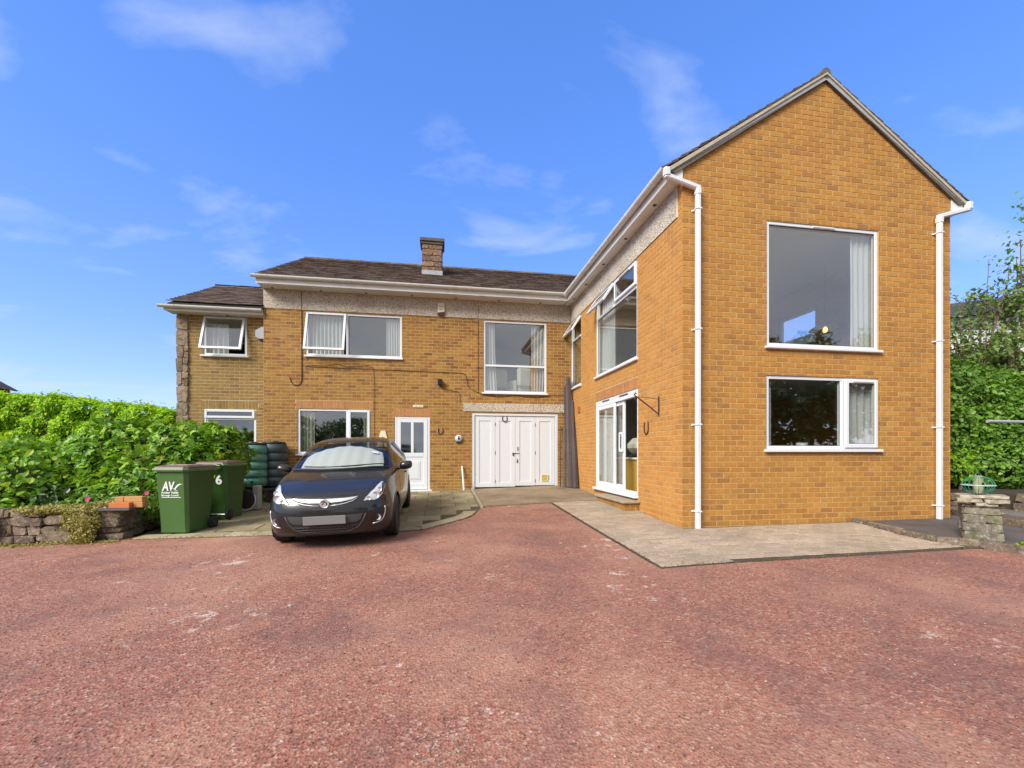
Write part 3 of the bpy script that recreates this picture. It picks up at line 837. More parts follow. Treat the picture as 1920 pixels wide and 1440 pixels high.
# other walls, floors and ceilings (seen only through the glass, and from other sides)
mb = MB()
mb.box((XL - .3, 15.7, 0.1), (XR - .281, 16.0, 5.86))
mb.box((XW, 18.3, 0.1), (XL - .301, 18.6, 5.68)); mb.box((XW, YB + .301, 0.1), (XW + .28, 18.299, 5.68))
mb.box((XWW, YW + .301, 0.0), (XWW + .28, 15.7, 4.98)); mb.box((XWW + .281, 15.4, 0), (XW - .001, 15.7, 4.98))
mb.build('rear_wall', 'brick_front_joined', house)
W_E = Wall((XR, 0, 0), (0, 1, 0), (1, 0, 0), 'east')
wall_core(W_E, YG + .31, 16.0, 0.1, 5.86, [(8.50, 9.75, 4.0, 4.84)], 'east_wall', .28, 0.0).build('east_wall', 'brick_side_joined', house)
mb = MB()
for x0, x1, y0, y1 in ((XL + .012, XR - .29, YG + .305, 15.69), (XW + .29, XL - .001, YB + .31, 18.29)):
    mb.box((x0, y0, 0.55), (x1, y1, 0.66)); mb.box((x0, y0, 2.80), (x1, y1, 2.98)); mb.box((x0, y0, 5.30), (x1, y1, 5.40))
mb.box((XWW + .29, YW + .31, .5), (XW - .01, 15.39, .62)); mb.box((XWW + .29, YW + .31, 2.8), (XW - .01, 15.39, 2.98)); mb.box((XWW + .29, YW + .31, 5.0), (XW - .01, 15.39, 5.04))
mb.build('floor_slab', 'room_wall', house)
mb = MB()
mb.box((XL + .35, 10.3, 0.661), (XR - .30, 10.4, 2.799)); mb.box((XL + .35, 10.3, 2.981), (XR - .3, 10.4, 5.299))
mb.box((XL - .10, YB + .32, .661), (XL + .0, 15.6, 2.799)); mb.box((XL - .10, YB + .32, 2.981), (XL + .0, 15.6, 5.299))
mb.box((-.9 + .75, YB + .32, 0.661), (-.75 + .75, 16, 2.799)); mb.box((.1, YB + .32, 2.981), (.25, 16, 5.299))
mb.box((XW + .3, 15.8, .661), (XL - .11, 15.9, 2.799)); mb.box((XW + .3, 15.8, 2.981), (XL - .11, 15.9, 5.299))
mb.build('partition_wall', 'room_wall', house)

# ---- pebbledash band panels
def panel(w, a0, a1, z0, z1, name='pebbledash_panel', d=0.018):
    mb = MB(); w.box(mb, a0, a1, z0, z1, -.006, d, .004); return mb.build(name, 'pebbledash', house)
for a0, a1 in ((XW, -3.492), (-3.480, 0.999), (1.011, XL - .02)): panel(W_F, a0, a1, 5.133, SOF + .03)
for a0, a1 in ((6.212, 7.9), (7.912, 9.8), (9.812, YB - .02)): panel(W_S, a0, a1, 5.133, SOF + .03)
panel(W_F, 0.588, 3.432, 2.618, 2.840, 'lintel', 0.022)
# edge trim where panel meets brick pier
mb = MB(); W_S.box(mb, 6.204, 6.2115, 5.135, SOF, -.004, .022); mb.build('panel_trim', 'sign_cream', house)

# ------------------------------------------------------------------ windows
def frame_boxes(mb, w, a0, a1, z0, z1, t, d0, d1, vs=(), hs=(), vt=None):
    vt = vt or t
    w.box(mb, a0, a0 + t, z0, z1, d0, d1, .006); w.box(mb, a1 - t, a1, z0, z1, d0, d1, .006)
    w.box(mb, a0 + t, a1 - t, z0, z0 + t, d0, d1 - .001, .006); w.box(mb, a0 + t, a1 - t, z1 - t, z1, d0, d1 - .001, .006)
    for (v, u0, u1) in vs: w.box(mb, v - vt / 2, v + vt / 2, max(u0, z0 + t), min(u1, z1 - t), d0, d1 - .002, .006)
    for (h, u0, u1) in hs: w.box(mb, max(u0, a0 + t), min(u1, a1 - t), h - vt / 2, h + vt / 2, d0, d1 - .003, .006)

def window(w, a0, a1, z0, z1, vs=(), hs=(), panes=(), casements=(), sill=True, t=.055, name='window', vents=(), glass='glass', sill_over=.045, label=None, sill_h=.045):
    mb = MB(); frame_boxes(mb, w, a0, a1, z0, z1, t, -.085, -.018, vs, hs, .06)
    fr = mb.build(name, 'upvc', house)
    if label: fr['label'] = label
    for (p, q, u, v) in panes:
        mb = MB(); w.box(mb, p, q, u, v, -.062, -.040); mb.build('pane', glass, fr)
        mb = MB()   # dark glazing gasket round the pane
        for (e0, e1, f0, f1) in ((p, p + .008, u, v), (q - .008, q, u, v), (p + .008, q - .008, u, u + .008), (p + .008, q - .008, v - .008, v)):
            w.box(mb, e0, e1, f0, f1, -.039, -.034)
        mb.build('gasket', 'dark_seal', fr)
    for (p, q, u, v, ang) in casements:
        piv = empty('casement_hinge') if False else None
        for kind_ in ('casement', 'pane', 'gasket'):
            mb = MB()
            if kind_ == 'casement': frame_boxes(mb, w, p, q, u, v, .06, -.028, .022)
            elif kind_ == 'pane': w.box(mb, p + .052, q - .052, u + .052, v - .052, -.012, .006)
            else:
                for (e0, e1, f0, f1) in ((p + .06, p + .067, u + .06, v - .06), (q - .067, q - .06, u + .06, v - .06), (p + .067, q - .067, u + .06, u + .067), (p + .067, q - .067, v - .067, v - .06)):
                    w.box(mb, e0, e1, f0, f1, .0065, .012)
            if ang:
                h = w.P(0, v, 0.0); ax = w.U; M = Matrix.Rotation(-R(ang) if w.name != 'side' else R(ang), 4, ax)
                mb.V = [tuple(h + M @ (Vector(x) - h)) for x in mb.V]
            mb.build(kind_, {'casement': 'upvc', 'pane': glass, 'gasket': 'dark_seal'}[kind_], fr)
    for (p, q, u, d) in vents:
        mb = MB(); w.box(mb, p, q, u - .012, u + .012, d - .002, d + .012, .003); w.box(mb, p + .01, q - .01, u - .02, u - .013, d, d + .010)
        mb.build('trickle_vent', 'plastic_white', fr)
        mb = MB(); w.box(mb, p + .01, q - .01, u - .0125, u - .0095, d + .012, d + .0135); mb.build('vent_slot', 'dark_seal', fr)
    if sill:
        mb = MB(); w.box(mb, a0 - sill_over, a1 + sill_over, z0 - sill_h, z0 - .001, -.06, .055, .008); mb.build('sill', 'upvc', fr)
    return fr

F_ = .055
# gable: big upper window, lower window with side light
a0, a1, z0, z1 = H_G[0]
window(W_G, a0, a1, z0, z1, panes=[(a0 + F_, a1 - F_, z0 + F_, z1 - F_)], vents=[(a0 + .84, a0 + 1.24, z1 - .028, -.018)], sill_over=.04, label='large upper gable window with a single pane')
a0, a1, z0, z1 = H_G[1]; m = 6.435
window(W_G, a0, a1, z0, z1, vs=[(m, z0, z1)], panes=[(a0 + F_, m - .03, z0 + F_, z1 - F_)], casements=[(m + .032, a1 - .03, z0 + .03, z1 - .03, 0)], vents=[(m + .16, a1 - .12, z1 - .06, .022)], label='lower gable window with a narrow side casement')
# side wall
a0, a1, z0, z1 = H_S[0]; zt, mm = 4.63, 8.70
window(W_S, a0, a1, z0, z1, hs=[(zt, a0, a1)], vs=[(mm, zt, z1)], panes=[(a0 + F_, a1 - F_, z0 + F_, zt - .03)],
       casements=[(a0 + .03, mm - .028, zt + .03, z1 - .02, 0), (mm + .028, a1 - .02, zt + .03, z1 - .02, 33)], vents=[(a0 + .3, mm - .3, z1 - .05, .022)], label='upper side window with its far top light swung open')
a0, a1, z0, z1 = H_S[1]; zt = 4.60
window(W_S, a0, a1, z0, z1, hs=[(zt, a0, a1)], panes=[(a0 + F_, a1 - F_, z0 + F_, zt - .03)], casements=[(a0 + .02, a1 - .02, zt + .03, z1 - .02, 33)], sill_over=.03, label='narrow window in the inner corner with open top light')
# front wall
a0, a1, z0, z1 = H_F[0]; m = -2.387
window(W_F, a0, a1, z0, z1, vs=[(m, z0, z1)], panes=[(m + .03, a1 - F_, z0 + F_, z1 - F_)], casements=[(a0 + .015, m - .015, z0 + .05, z1 - .015, 16)], sill_over=.03, label='upstairs front window with its left casement open')
a0, a1, z0, z1 = H_F[1]; zt = 3.88
window(W_F, a0, a1, z0, z1, hs=[(zt, a0, a1)], panes=[(a0 + F_, a1 - F_, zt + .03, z1 - F_), (a0 + F_, a1 - F_, z0 + F_, zt - .03)], label='tall two pane window above the garage doors')
a0, a1, z0, z1 = H_F[2]; m = -2.387
window(W_F, a0, a1, z0, z1, vs=[(m, z0, z1)], panes=[(a0 + F_, m - .03, z0 + F_, z1 - F_)], casements=[(m + .03, a1 - .02, z0 + .03, z1 - .02, 0)], label='downstairs window behind the car')
a0, a1, z0, z1 = H_W[0]
window(W_W, a0, a1, z0, z1, casements=[(a0 + .015, a1 - .03, z0 + .07, z1 - .01, 17)], sill_over=.06, label='upstairs wing window standing open')
a0, a1, z0, z1 = H_W[1]; zt = 2.36
window(W_W, a0, a1, z0, z1, hs=[(zt, a0, a1)], panes=[(a0 + F_, a1 - F_, z0 + F_, zt - .03)], casements=[(a0 + .03, a1 - .03, zt + .02, z1 - .02, 0)], glass='glass_obscure', label='obscured window behind the shrubs')
window(W_E, 8.50, 9.75, 4.0, 4.84, panes=[(8.555, 9.695, 4.055, 4.785)], label='window on the far side, seen through the big gable pane')
# sliding patio door
a0, a1, z0, z1 = H_S[2]
mb = MB(); frame_boxes(mb, W_S, a0, a1, z0, z1, .06, -.10, -.012); W_S.box(mb, a0 + .06, a1 - .06, z1 - .135, z1 - .0605, -.10, -.0135, .004)
sd = mb.build('sliding_door', 'upvc', house)
mb = MB(); frame_boxes(mb, W_S, 8.70, a1 - .06, z0 + .06, z1 - .136, .085, -.050, -.0145); mb.build('fixed_leaf', 'upvc', sd)
mb = MB(); W_S.box(mb, 8.785, a1 - .145, z0 + .146, z1 - .222, -.04, -.025); mb.build('pane', 'glass', sd)
mb = MB(); frame_boxes(mb, W_S, 8.32, 9.38, z0 + .06, z1 - .136, .085, -.095, -.055); mb.build('sliding_leaf', 'upvc', sd)
mb = MB(); W_S.box(mb, 8.406, 9.294, z0 + .146, z1 - .222, -.082, -.068); mb.build('pane', 'glass', sd)
mb = MB(); W_S.box(mb, 8.335, 8.365, 1.52, 1.92, -.055, -.012, .006); W_S.box(mb, 8.366, 8.47, 1.52, 1.56, -.05, -.012, .006); W_S.box(mb, 8.366, 8.47, 1.88, 1.92, -.05, -.012, .006); W_S.box(mb, 8.471, 8.50, 1.52, 1.92, -.053, -.012, .006)
mb.build('handle', 'upvc', sd)
mb = MB(); W_S.box(mb, 8.37, 8.465, 1.60, 1.84, -.055, -.03); mb.build('lock_plate', 'black_plastic', sd)
mb = MB(); W_S.box(mb, a0 - .01, a1 + .04, z0 - .05, z0 - .001, -.06, .075, .008); mb.build('sill', 'upvc', sd)
for p, q in ((8.05, 8.45), (9.0, 9.4)):
    mb = MB(); W_S.box(mb, p, q, z1 - .05, z1 - .03, -.012, .002, .003); mb.build('trickle_vent', 'dark_seal', sd)
# front door
a0, a1, z0, z1 = -1.197, -0.288, 0.49, 2.452
mb = MB(); t_ = .055
W_F.box(mb, a0, a0 + t_, z0, z1, -.08, -.012, .006); W_F.box(mb, a1 - t_, a1, z0, z1, -.08, -.012, .006); W_F.box(mb, a0 + t_, a1 - t_, z1 - t_, z1, -.08, -.013, .006)
fd = mb.build('front_door', 'upvc', house)
mb = MB(); b0, b1, y0, y1 = a0 + .06, a1 - .06, z0 + .03, z1 - .06; g = .10; zm = 1.50
W_F.box(mb, b0, b0 + g, y0, y1, -.06, -.004, .006); W_F.box(mb, b1 - g, b1, y0, y1, -.06, -.004, .006)
W_F.box(mb, b0 + g, b1 - g, y1 - .09, y1, -.06, -.0045, .006); W_F.box(mb, b0 + g, b1 - g, zm - .11, zm, -.06, -.0045, .006); W_F.box(mb, b0 + g, b1 - g, y0, y0 + .17, -.06, -.0045, .006)
W_F.box(mb, (b0 + b1) / 2 - .035, (b0 + b1) / 2 + .035, zm, y1 - .09, -.06, -.005, .006)
lf = mb.build('door_leaf', 'upvc', fd)
mb = MB(); W_F.box(mb, b0 + g, b1 - g, y0 + .17, zm - .11, -.05, -.018); W_F.box(mb, b0 + .19, b1 - .19, y0 + .27, zm - .21, -.018, -.009, .006); W_F.box(mb, b0 + .225, b1 - .225, y0 + .305, zm - .245, -.009, -.003, .005)
mb.build('lower_panel', 'upvc', fd)
for p, q in ((b0 + g, (b0 + b1) / 2 - .035), ((b0 + b1) / 2 + .035, b1 - g)):
    mb = MB(); W_F.box(mb, p, q, zm, y1 - .09, -.04, -.025); mb.build('pane', 'glass_obscure', fd)
mb = MB(); W_F.box(mb, b0 + .03, b0 + .06, 1.42, 1.62, -.004, .008, .003); W_F.box(mb, b0 + .04, b0 + .16, 1.50, 1.52, .012, .03, .004); W_F.box(mb, b0 + .04, b0 + .05, 1.505, 1.515, .0, .02); mb.build('handle', 'steel', fd)
mb = MB(); W_F.box(mb, a0 - .05, a1 + .06, z0 - .045, z0 + .028, -.06, .05, .008); mb.build('sill', 'upvc', fd)
mb = MB(); W_F.box(mb, b0 + .01, b1 - .01, y0 + .01, y0 + .05, -.003, .016, .006); mb.build('weather_bar', 'upvc', fd)
# garage doors: four folding leaves, each with a recessed panel
a0, a1, z0, z1 = 0.832, 3.222, 0.545, 2.58
mb = MB(); W_F.box(mb, a0, a0 + .072, z0 - .05, z1, -.10, -.010, .006); W_F.box(mb, a1 - .072, a1, z0 - .01, z1, -.10, -.010, .006); W_F.box(mb, a0 + .072, a1 - .072, z1 - .07, z1, -.10, -.011, .006)
gd = mb.build('garage_door', 'white_paint', house)
b0, b1 = a0 + .078, a1 - .078; wd = (b1 - b0) / 4
for i in range(4):
    p, q = b0 + i * wd + .003, b0 + (i + 1) * wd - .003; lo = z0 + .018 + (.02 if i > 1 else 0) + (.004 * i); hi = z1 - .078; s_ = .118
    mb = MB()
    W_F.box(mb, p, p + s_, lo, hi, -.075, -.035, .004); W_F.box(mb, q - s_, q, lo, hi, -.075, -.035, .004)
    W_F.box(mb, p + s_, q - s_, hi - .13, hi, -.075, -.0355, .004); W_F.box(mb, p + s_, q - s_, lo, lo + .12, -.075, -.0355, .004)
    W_F.box(mb, p + s_, q - s_, lo + .12, hi - .13, -.07, -.049)
    mb.build('door_leaf', 'white_paint', gd)
for px in (b0 + wd, b0 + 3 * wd):
    for hz in (.72, 1.50, 2.28):
        mb = MB(); W_F.box(mb, px - .006, px + .006, hz - .05, hz + .05, -.036, -.024, .004); mb.build('hinge', 'rust_iron', gd)
mc = b0 + 2 * wd
mb = MB(); W_F.box(mb, mc - .09, mc + .02, 1.475, 1.495, -.034, -.018, .003); W_F.box(mb, mc + .021, mc + .11, 1.478, 1.492, -.034, -.020, .003); W_F.box(mb, mc - .08, mc - .045, 1.42, 1.47, -.034, -.010, .005)
mb.build('hasp', 'iron', gd)
mb = MB(); W_F.box(mb, mc + .05, mc + .085, 1.56, 1.66, -.034, -.022, .003); mb.build('lock', 'steel', gd)
mb = MB(); W_F.box(mb, mc + .04, mc + .056, 1.24, 1.33, -.034, -.006, .005); W_F.box(mb, mc + .03, mc + .065, 1.23, 1.26, -.034, -.022, .003); mb.build('pull_handle', 'iron', gd)
cf0 = b1 - .385
mb = MB(); frame_boxes(mb, W_F, cf0, cf0 + .20, .70, .90, .024, -.034, -.020); mb.build('cat_flap', 'cat_flap_frame', gd)
mb = MB(); W_F.box(mb, cf0 + .025, cf0 + .175, .725, .872, -.034, -.026, .003); mb.build('flap', 'cat_flap', gd)

# ------------------------------------------------------------------ eaves, gutters, roofs
OH = .21                                  # soffit depth
mb = MB()
mb.box((XW - .0, YB - .40, SOF), (XL - OH - .02, YB + .02, SOF + .02))
mb.box((XL - OH, YG - .0, SOF - .0015), (XL + .02, YB + .02, SOF + .0185))
mb.box((XR - .02, YG, SOF - .0015), (XR + OH, 16, SOF + .0185))
mb.box((XWW - .12, YW - .30, 4.965), (XW - .003, YW + .02, 4.98))
sf = mb.build('soffit', 'eaves_white', house)
def disc(mb, c, r, n=12):
    mb.lathe([(r, 0), (r, .006)], c[0], c[1], n, 'z', c[2])
for x in (-4.15, -3.0, -1.9, -.75, .4, 1.55, 2.7):
    mb = MB(); disc(mb, (x, YB - .10, SOF - .0062), .032); mb.build('soffit_vent', 'dark_seal', sf)
for y in (6.75, 7.9, 9.05, 10.2, 11.2):
    mb = MB(); disc(mb, (XL - .10, y, SOF - .0078), .032); mb.build('soffit_vent', 'dark_seal', sf)
mb = MB(); disc(mb, (-5.3, YW - .1, 4.9588), .03); mb.build('soffit_vent', 'dark_seal', sf)
mb = MB()
mb.box((XW - .02, YB - .42, SOF - .012), (XL - OH - .0, YB - .40, SOF + .185))
mb.build('fascia', 'eaves_white', house); mb = MB()
mb.box((XL - OH - .02, YG - .018, SOF - .012), (XL - OH, YB - .401, SOF + .185)); mb.build('fascia', 'eaves_white', house); mb = MB()
mb.box((XR + OH, YG - .018, SOF - .012), (XR + OH + .02, 16, SOF + .185))
mb.build('fascia', 'eaves_white', house); mb = MB()
mb.box((XWW - .14, YW - .32, 4.955), (XW - .003, YW - .30, 5.06)); mb.build('fascia', 'eaves_white', house); mb = MB()
mb.box((XW - .0, YB - .398, SOF - .01), (XW + .02, YB - .01, SOF + .18))
mb.build('fascia', 'eaves_white', house)
# boxed ends of the eaves beside the gable
mb = MB()
for sx in (-1, 1):
    e0, e1 = (XL - OH + .0005, XL + .0) if sx < 0 else (XR + .001, XR + OH - .0005)
    mb.prism([(e0, SOF - .01), (e1, SOF - .01), (e1, SOF + (.25 if sx < 0 else .24)), (e0, SOF + (.13 if sx < 0 else .25))] if sx < 0 else [(e0, SOF - .01), (e1, SOF - .01), (e1, SOF + .11), (e0, SOF + .24)],
             lambda a, z: (a, YG - .017, z), lambda a, z: (a, YG - .002, z))
mb.build('eaves_box', 'eaves_white', house)

def gutter(pts_axis, axis, fixed, z, side, name='gutter', r=.062, caps=True):
    """half round gutter: axis 'x' runs along X at Y=fixed; side is the outward sign"""
    n = 10; mb = MB(); prof = []
    for k in range(n + 1):
        a = math.pi * k / n; prof.append((-math.cos(a) * r, -math.sin(a) * r))
    prof_in = [(p * .9, q * .9) for p, q in prof[::-1]]
    poly = prof + prof_in
    p0, p1 = pts_axis
    f = (lambda t: (lambda u, v: (t, fixed + u, z + v))) if axis == 'x' else (lambda t: (lambda u, v: (fixed + u, t, z + v)))
    mb.prism(poly, f(p0), f(p1))
    if caps:
        for t0 in (p0, p1 - .006):
            mb.prism(prof, f(t0), f(t0 + .006))
    o = mb.build(name, 'gutter_white', house)
    step = .95; q = p0 + .35; 
    while q < p1 - .1:
        mb = MB(); po = [(p * 1.08, v * 1.10) for p, v in prof] + [(p * 1.01, v * 1.01) for p, v in prof[::-1]]
        mb.prism(po, f(q - .014), f(q + .014)); mb.build('gutter_bracket', 'gutter_white', o)
        q += step
    return o
GZ = SOF + .160
gutter((XW - .10, XL - OH - .02), 'x', YB - .485, GZ, -1)
gutter((YG - .04, YB - .52), 'y', XL - OH - .088, GZ, -1)
gutter((YG - .04, 16.0), 'y', XR + OH + .085, GZ, 1)
gutter((XWW - .22, XW - .006), 'x', YW - .385, 5.07, -1)
mb = MB(); mb.tube([(XL - OH - .12, YB - .485, GZ - .02), (XL - OH - .088, YB - .485, GZ - .02), (XL - OH - .088, YB - .53, GZ - .02)], .064, 10); mb.build('gutter_corner', 'gutter_white', house)

def sqtube(mb, pts, w, ch=.22):
    """square section pipe with chamfered corners along a polyline in a vertical plane parallel to X"""
    h = w / 2; c = w * ch
    prof = [(-h + c, -h), (h - c, -h), (h, -h + c), (h, h - c), (h - c, h), (-h + c, h), (-h, h - c), (-h, -h + c)]
    pts = [Vector(p) for p in pts]; base = len(mb.V); m = len(pts); n = len(prof)
    for i, p in enumerate(pts):
        d0 = (pts[i] - pts[i - 1]).normalized() if i > 0 else None
        d1 = (pts[i + 1] - pts[i]).normalized() if i < m - 1 else None
        d = ((d0 or d1) + (d1 or d0)).normalized(); nrm = Vector((0, 1, 0)); side = nrm.cross(d).normalized()
        k = 1.0
        if d0 and d1: k = 1 / max(.5, math.cos(d0.angle(d1) / 2))
        for u, v in prof: mb.V.append(tuple(p + side * u * k + nrm * v))
    for i in range(m - 1):
        for k in range(n):
            a0 = base + i * n + k; a1 = base + i * n + (k + 1) % n; mb.F.append((a0, a1, a1 + n, a0 + n))
    mb.F.append(tuple(base + k for k in range(n))); mb.F.append(tuple(base + (m - 1) * n + k for k in range(n)))
PW = .076; py = YG - .062
def downpipe(xo, xp, zt, zb):
    mb = MB(); sqtube(mb, [(xo, py, GZ - .055), (xo, py, GZ - .15), (xp, py, zt), (xp, py, zb)], PW)
    o = mb.build('downpipe', 'pipe_upvc', house)
    mb = MB(); sqtube(mb, [(xo, py, GZ - .15), (xo, py, GZ - .04)], PW + .022); mb.build('outlet', 'gutter_white', o)
    mb = MB(); sqtube(mb, [(xp, py, zt - .10), (xp, py, zt - .02)], PW + .016); mb.build('collar', 'pipe_upvc', o)
    for cz in (.615, 1.926, 3.37, 5.18):
        mb = MB(); mb.box((xp - PW / 2 - .008, py - PW / 2 - .006, cz - .012), (xp + PW / 2 + .008, YG + .004, cz + .012), .004); mb.box((xp - PW / 2 - .035, YG - .012, cz - .014), (xp - PW / 2 - .009, YG + .003, cz + .014), .002)
        mb.build('pipe_clip', 'pipe_upvc', o)
downpipe(XL - OH - .075, 3.833, 5.50, .36)
downpipe(XR + OH + .075, 8.235, 5.45, .385)

def slates(origin, eave, up, ne, nr, w=.26, expo=.19, thick=.014, lift=.026, seed=1, nrm=None):
    rn = np.random.default_rng(seed)
    o = np.array(origin, float); e = np.array(eave, float); u = np.array(up, float)
    n_ = np.cross(e, u) if nrm is None else np.array(nrm, float); n_ = n_ / np.linalg.norm(n_)
    if n_[2] < 0: n_ = -n_
    V = []; cnt = 0
    for r in range(nr):
        off = (.5 * w if r % 2 else 0)
        k0 = -1 if r % 2 else 0
        for k in range(k0, ne):
            a = max(0, k * w + off); b = min(ne * w, (k + 1) * w + off)
            if b - a < .03: continue
            j = rn.uniform(-.004, .004); ww = rn.uniform(-.003, .003); lf = lift + rn.uniform(-.004, .007)
            b0 = r * expo + j; b1 = b0 + expo * 1.55
            p = [o + e * (a + .002) + u * b0 + n_ * lf, o + e * (b - .002) + u * (b0 + ww) + n_ * lf, o + e * (b - .002) + u * b1 + n_ * .002, o + e * (a + .002) + u * b1 + n_ * .002]
            V += p + [q + n_ * thick * rn.uniform(.9, 1.5) for q in p]; cnt += 1
    f = np.array([(4, 5, 6, 7), (0, 3, 2, 1), (0, 1, 5, 4), (1, 2, 6, 5), (3, 0, 4, 7)])
    F = (f[None] + (np.arange(cnt) * 8)[:, None, None]).reshape(-1, 4)
    return np.array(V), F
def roof(name, prism_poly, a, b, slopes, ridge=None, mat='slate'):
    mb = MB(); mb.prism(prism_poly, a, b); ro = mb.build(name, 'lead', house)
    for args in slopes:
        V, F = slates(**args); o = link('slate', mesh_from('slate', V - np.array(wloc(ro)), F, 'slate'), ro, (0, 0, 0)); tag(o, kind='stuff')
    if ridge:
        p, q = Vector(ridge[0]), Vector(ridge[1]); L = (q - p).length; n = int(L / .45)
        for i in range(n):
            mb = MB(); s0 = p + (q - p) * (i / n); s1 = p + (q - p) * ((i + .985) / n); mb.tube([s0, s1], [.085, .092], 10); mb.build('ridge_tile', 'quoin_stone' if False else 'kerb_stone', ro)
    return ro
# right wing: ridge along Y
ez = 5.735; ex0, ex1 = XL - OH - .095, XR + OH + .095
rz = ez + (XC - ex0) * SL + .03
cs = 1 / math.sqrt(1 + SL * SL)
def wing_poly(d=0.0): return [(ex0, ez - .0), (XC, rz), (ex1, ez), (ex1 - .12, ez), (XC, rz - .12), (ex0 + .12, ez)]
nE = int((16.2 - (YG - .055)) / .26)
roof('gable_roof', wing_poly(), lambda x, z: (x, YG - .045, z), lambda x, z: (x, 16.1, z),
     [dict(origin=(ex0 - .02, YG - .055, ez), eave=(0, 1, 0), up=(cs, 0, SL * cs), ne=nE, nr=17, seed=3),
      dict(origin=(ex1 + .02, YG - .055, ez), eave=(0, 1, 0), up=(-cs, 0, SL * cs), ne=nE, nr=17, seed=4)],
     ridge=((XC, YG - .05, rz - .015), (XC, 16.0, rz - .015)))
# pale mortar undercloak under the verge
mb = MB()
for sx in (-1, 1):
    e = ex0 if sx < 0 else ex1
    mb.prism([(e, ez - .012), (XC, rz - .012), (XC, rz - .045), (e + sx * -.045, ez - .040)], lambda x, z: (x, YG - .062, z), lambda x, z: (x, YG - .0455, z))
mb.build('verge_mortar', 'verge_mortar', house)
mb = MB()
for sx in (-1, 1):
    e = ex0 if sx < 0 else ex1
    mb.prism([(e + sx * -.10, ez - .02), (XC, rz - .046), (XC, rz - .12), (e + sx * -.18, ez - .03)], lambda x, z: (x, YG - .044, z), lambda x, z: (x, YG + .0, z))
mb.build('undercloak', 'kerb_stone', house)
# main roof: ridge along X
MS = .538; mey, mez = YB - .45, 5.785
mry = 15.2; mrz = mez + (mry - mey) * MS; cm = 1 / math.sqrt(1 + MS * MS)
nM = int((XL + 2.6 - (XW + .01)) / .26)
mx0 = XW - .02; mx1 = mx0 + nM * .26
roof('main_roof', [(mey, mez), (mry, mrz), (2 * mry - mey, mez), (2 * mry - mey - .2, mez), (mry, mrz - .12), (mey + .2, mez)], lambda y, z: (mx0 + .015, y, z), lambda y, z: (mx1, y, z),
     [dict(origin=(mx0, mey - .02, mez), eave=(1, 0, 0), up=(0, cm, MS * cm), ne=nM, nr=23, seed=5),
      dict(origin=(mx0, 2 * mry - mey + .02, mez), eave=(1, 0, 0), up=(0, -cm, MS * cm), ne=nM, nr=23, seed=6)],
     ridge=((mx0, mry, mrz - .01), (mx1, mry, mrz - .01)))
mb = MB(); mb.prism([(mey + .1, mez + .02), (mry, mrz - .13), (2 * mry - mey - .3, mez - .0)], lambda y, z: (XW + .01, y, z), lambda y, z: (XW + .2, y, z)); mb.build('end_gable', 'brick_front_joined', house)
# left wing roof
wey, wez = YW - .36, 5.135; wry = 14.06; wrz = wez + (wry - wey) * .525; cw = 1 / math.sqrt(1 + .525 ** 2)
nW = 8; wx0 = XWW - .05; ww_ = (XW - .003 - wx0) / nW
roof('wing_roof', [(wey, wez), (wry, wrz), (2 * wry - wey, wez), (2 * wry - wey - .2, wez), (wry, wrz - .12), (wey + .2, wez)], lambda y, z: (wx0 + .015, y, z), lambda y, z: (XW - .004, y, z),
     [dict(origin=(wx0, wey - .02, wez + .01), eave=(1, 0, 0), up=(0, cw, .525 * cw), ne=nW, nr=14, w=ww_, seed=7),
      dict(origin=(wx0, 2 * wry - wey + .02, wez + .01), eave=(1, 0, 0), up=(0, -cw, .525 * cw), ne=nW, nr=14, w=ww_, seed=8)],
     ridge=((wx0, wry, wrz - .01), (XW - .01, wry, wrz - .01)))
mb = MB(); mb.prism([(wey + .2, wez), (wry, wrz - .13), (2 * wry - wey - .3, wez)], lambda y, z: (XWW + .005, y, z), lambda y, z: (XWW + .2, y, z)); mb.build('end_gable', 'brick_front_joined', house)
mb = MB(); mb.box((wx0 + .01, wey + .01, wez - .055), (XW - .005, wey + .05, wez - .002)); mb.build('felt_strip', 'black_plastic', house)

# chimney on the main roof
chx0, chx1, chy = -.53, .035, 13.0
mb = MB(); mb.box((chx0 + .02, chy + .02, 6.4), (chx1 - .02, chy + .50, 7.70))
ch = mb.build('chimney', 'mortar', house)
z = 6.62; k = 0
while z < 7.66:
    h = random.uniform(.13, .21); h = min(h, 7.70 - z)
    cuts = [0, random.uniform(.3, .6), 1] if random.random() < .7 else [0, .32, .66, 1]
    for c0, c1 in zip(cuts, cuts[1:]):
        w_ = (chx1 - chx0)
        stone(ch, 'chimney_stone', (chx0 + w_ * (c0 + c1) / 2, chy + .04, z + h / 2), (w_ * (c1 - c0) * 1.02, .11, h * .97))
    for yy in (.16, .40):
        for xx in (chx0 + .02, chx1 - .02): stone(ch, 'chimney_stone', (xx, chy + yy, z + h / 2), (.08, .235, h * .95))
    z += h
mb = MB(); mb.box((chx0 - .075, chy - .075, 7.70), (chx1 + .075, chy + .60, 7.80), .01); mb.box((chx0 - .04, chy - .04, 7.63), (chx1 + .04, chy + .56, 7.699), .008); mb.build('chimney_cap', 'kerb_stone', ch)
mb = MB(); mb.box((chx0 - .02, chy - .025, 6.60), (chx1 + .02, chy + .52, 6.86), .006); mb.box((chx0 - .06, chy - .18, 6.615), (chx1 + .06, chy - .02, 6.635)); mb.build('flashing', 'lead', ch)
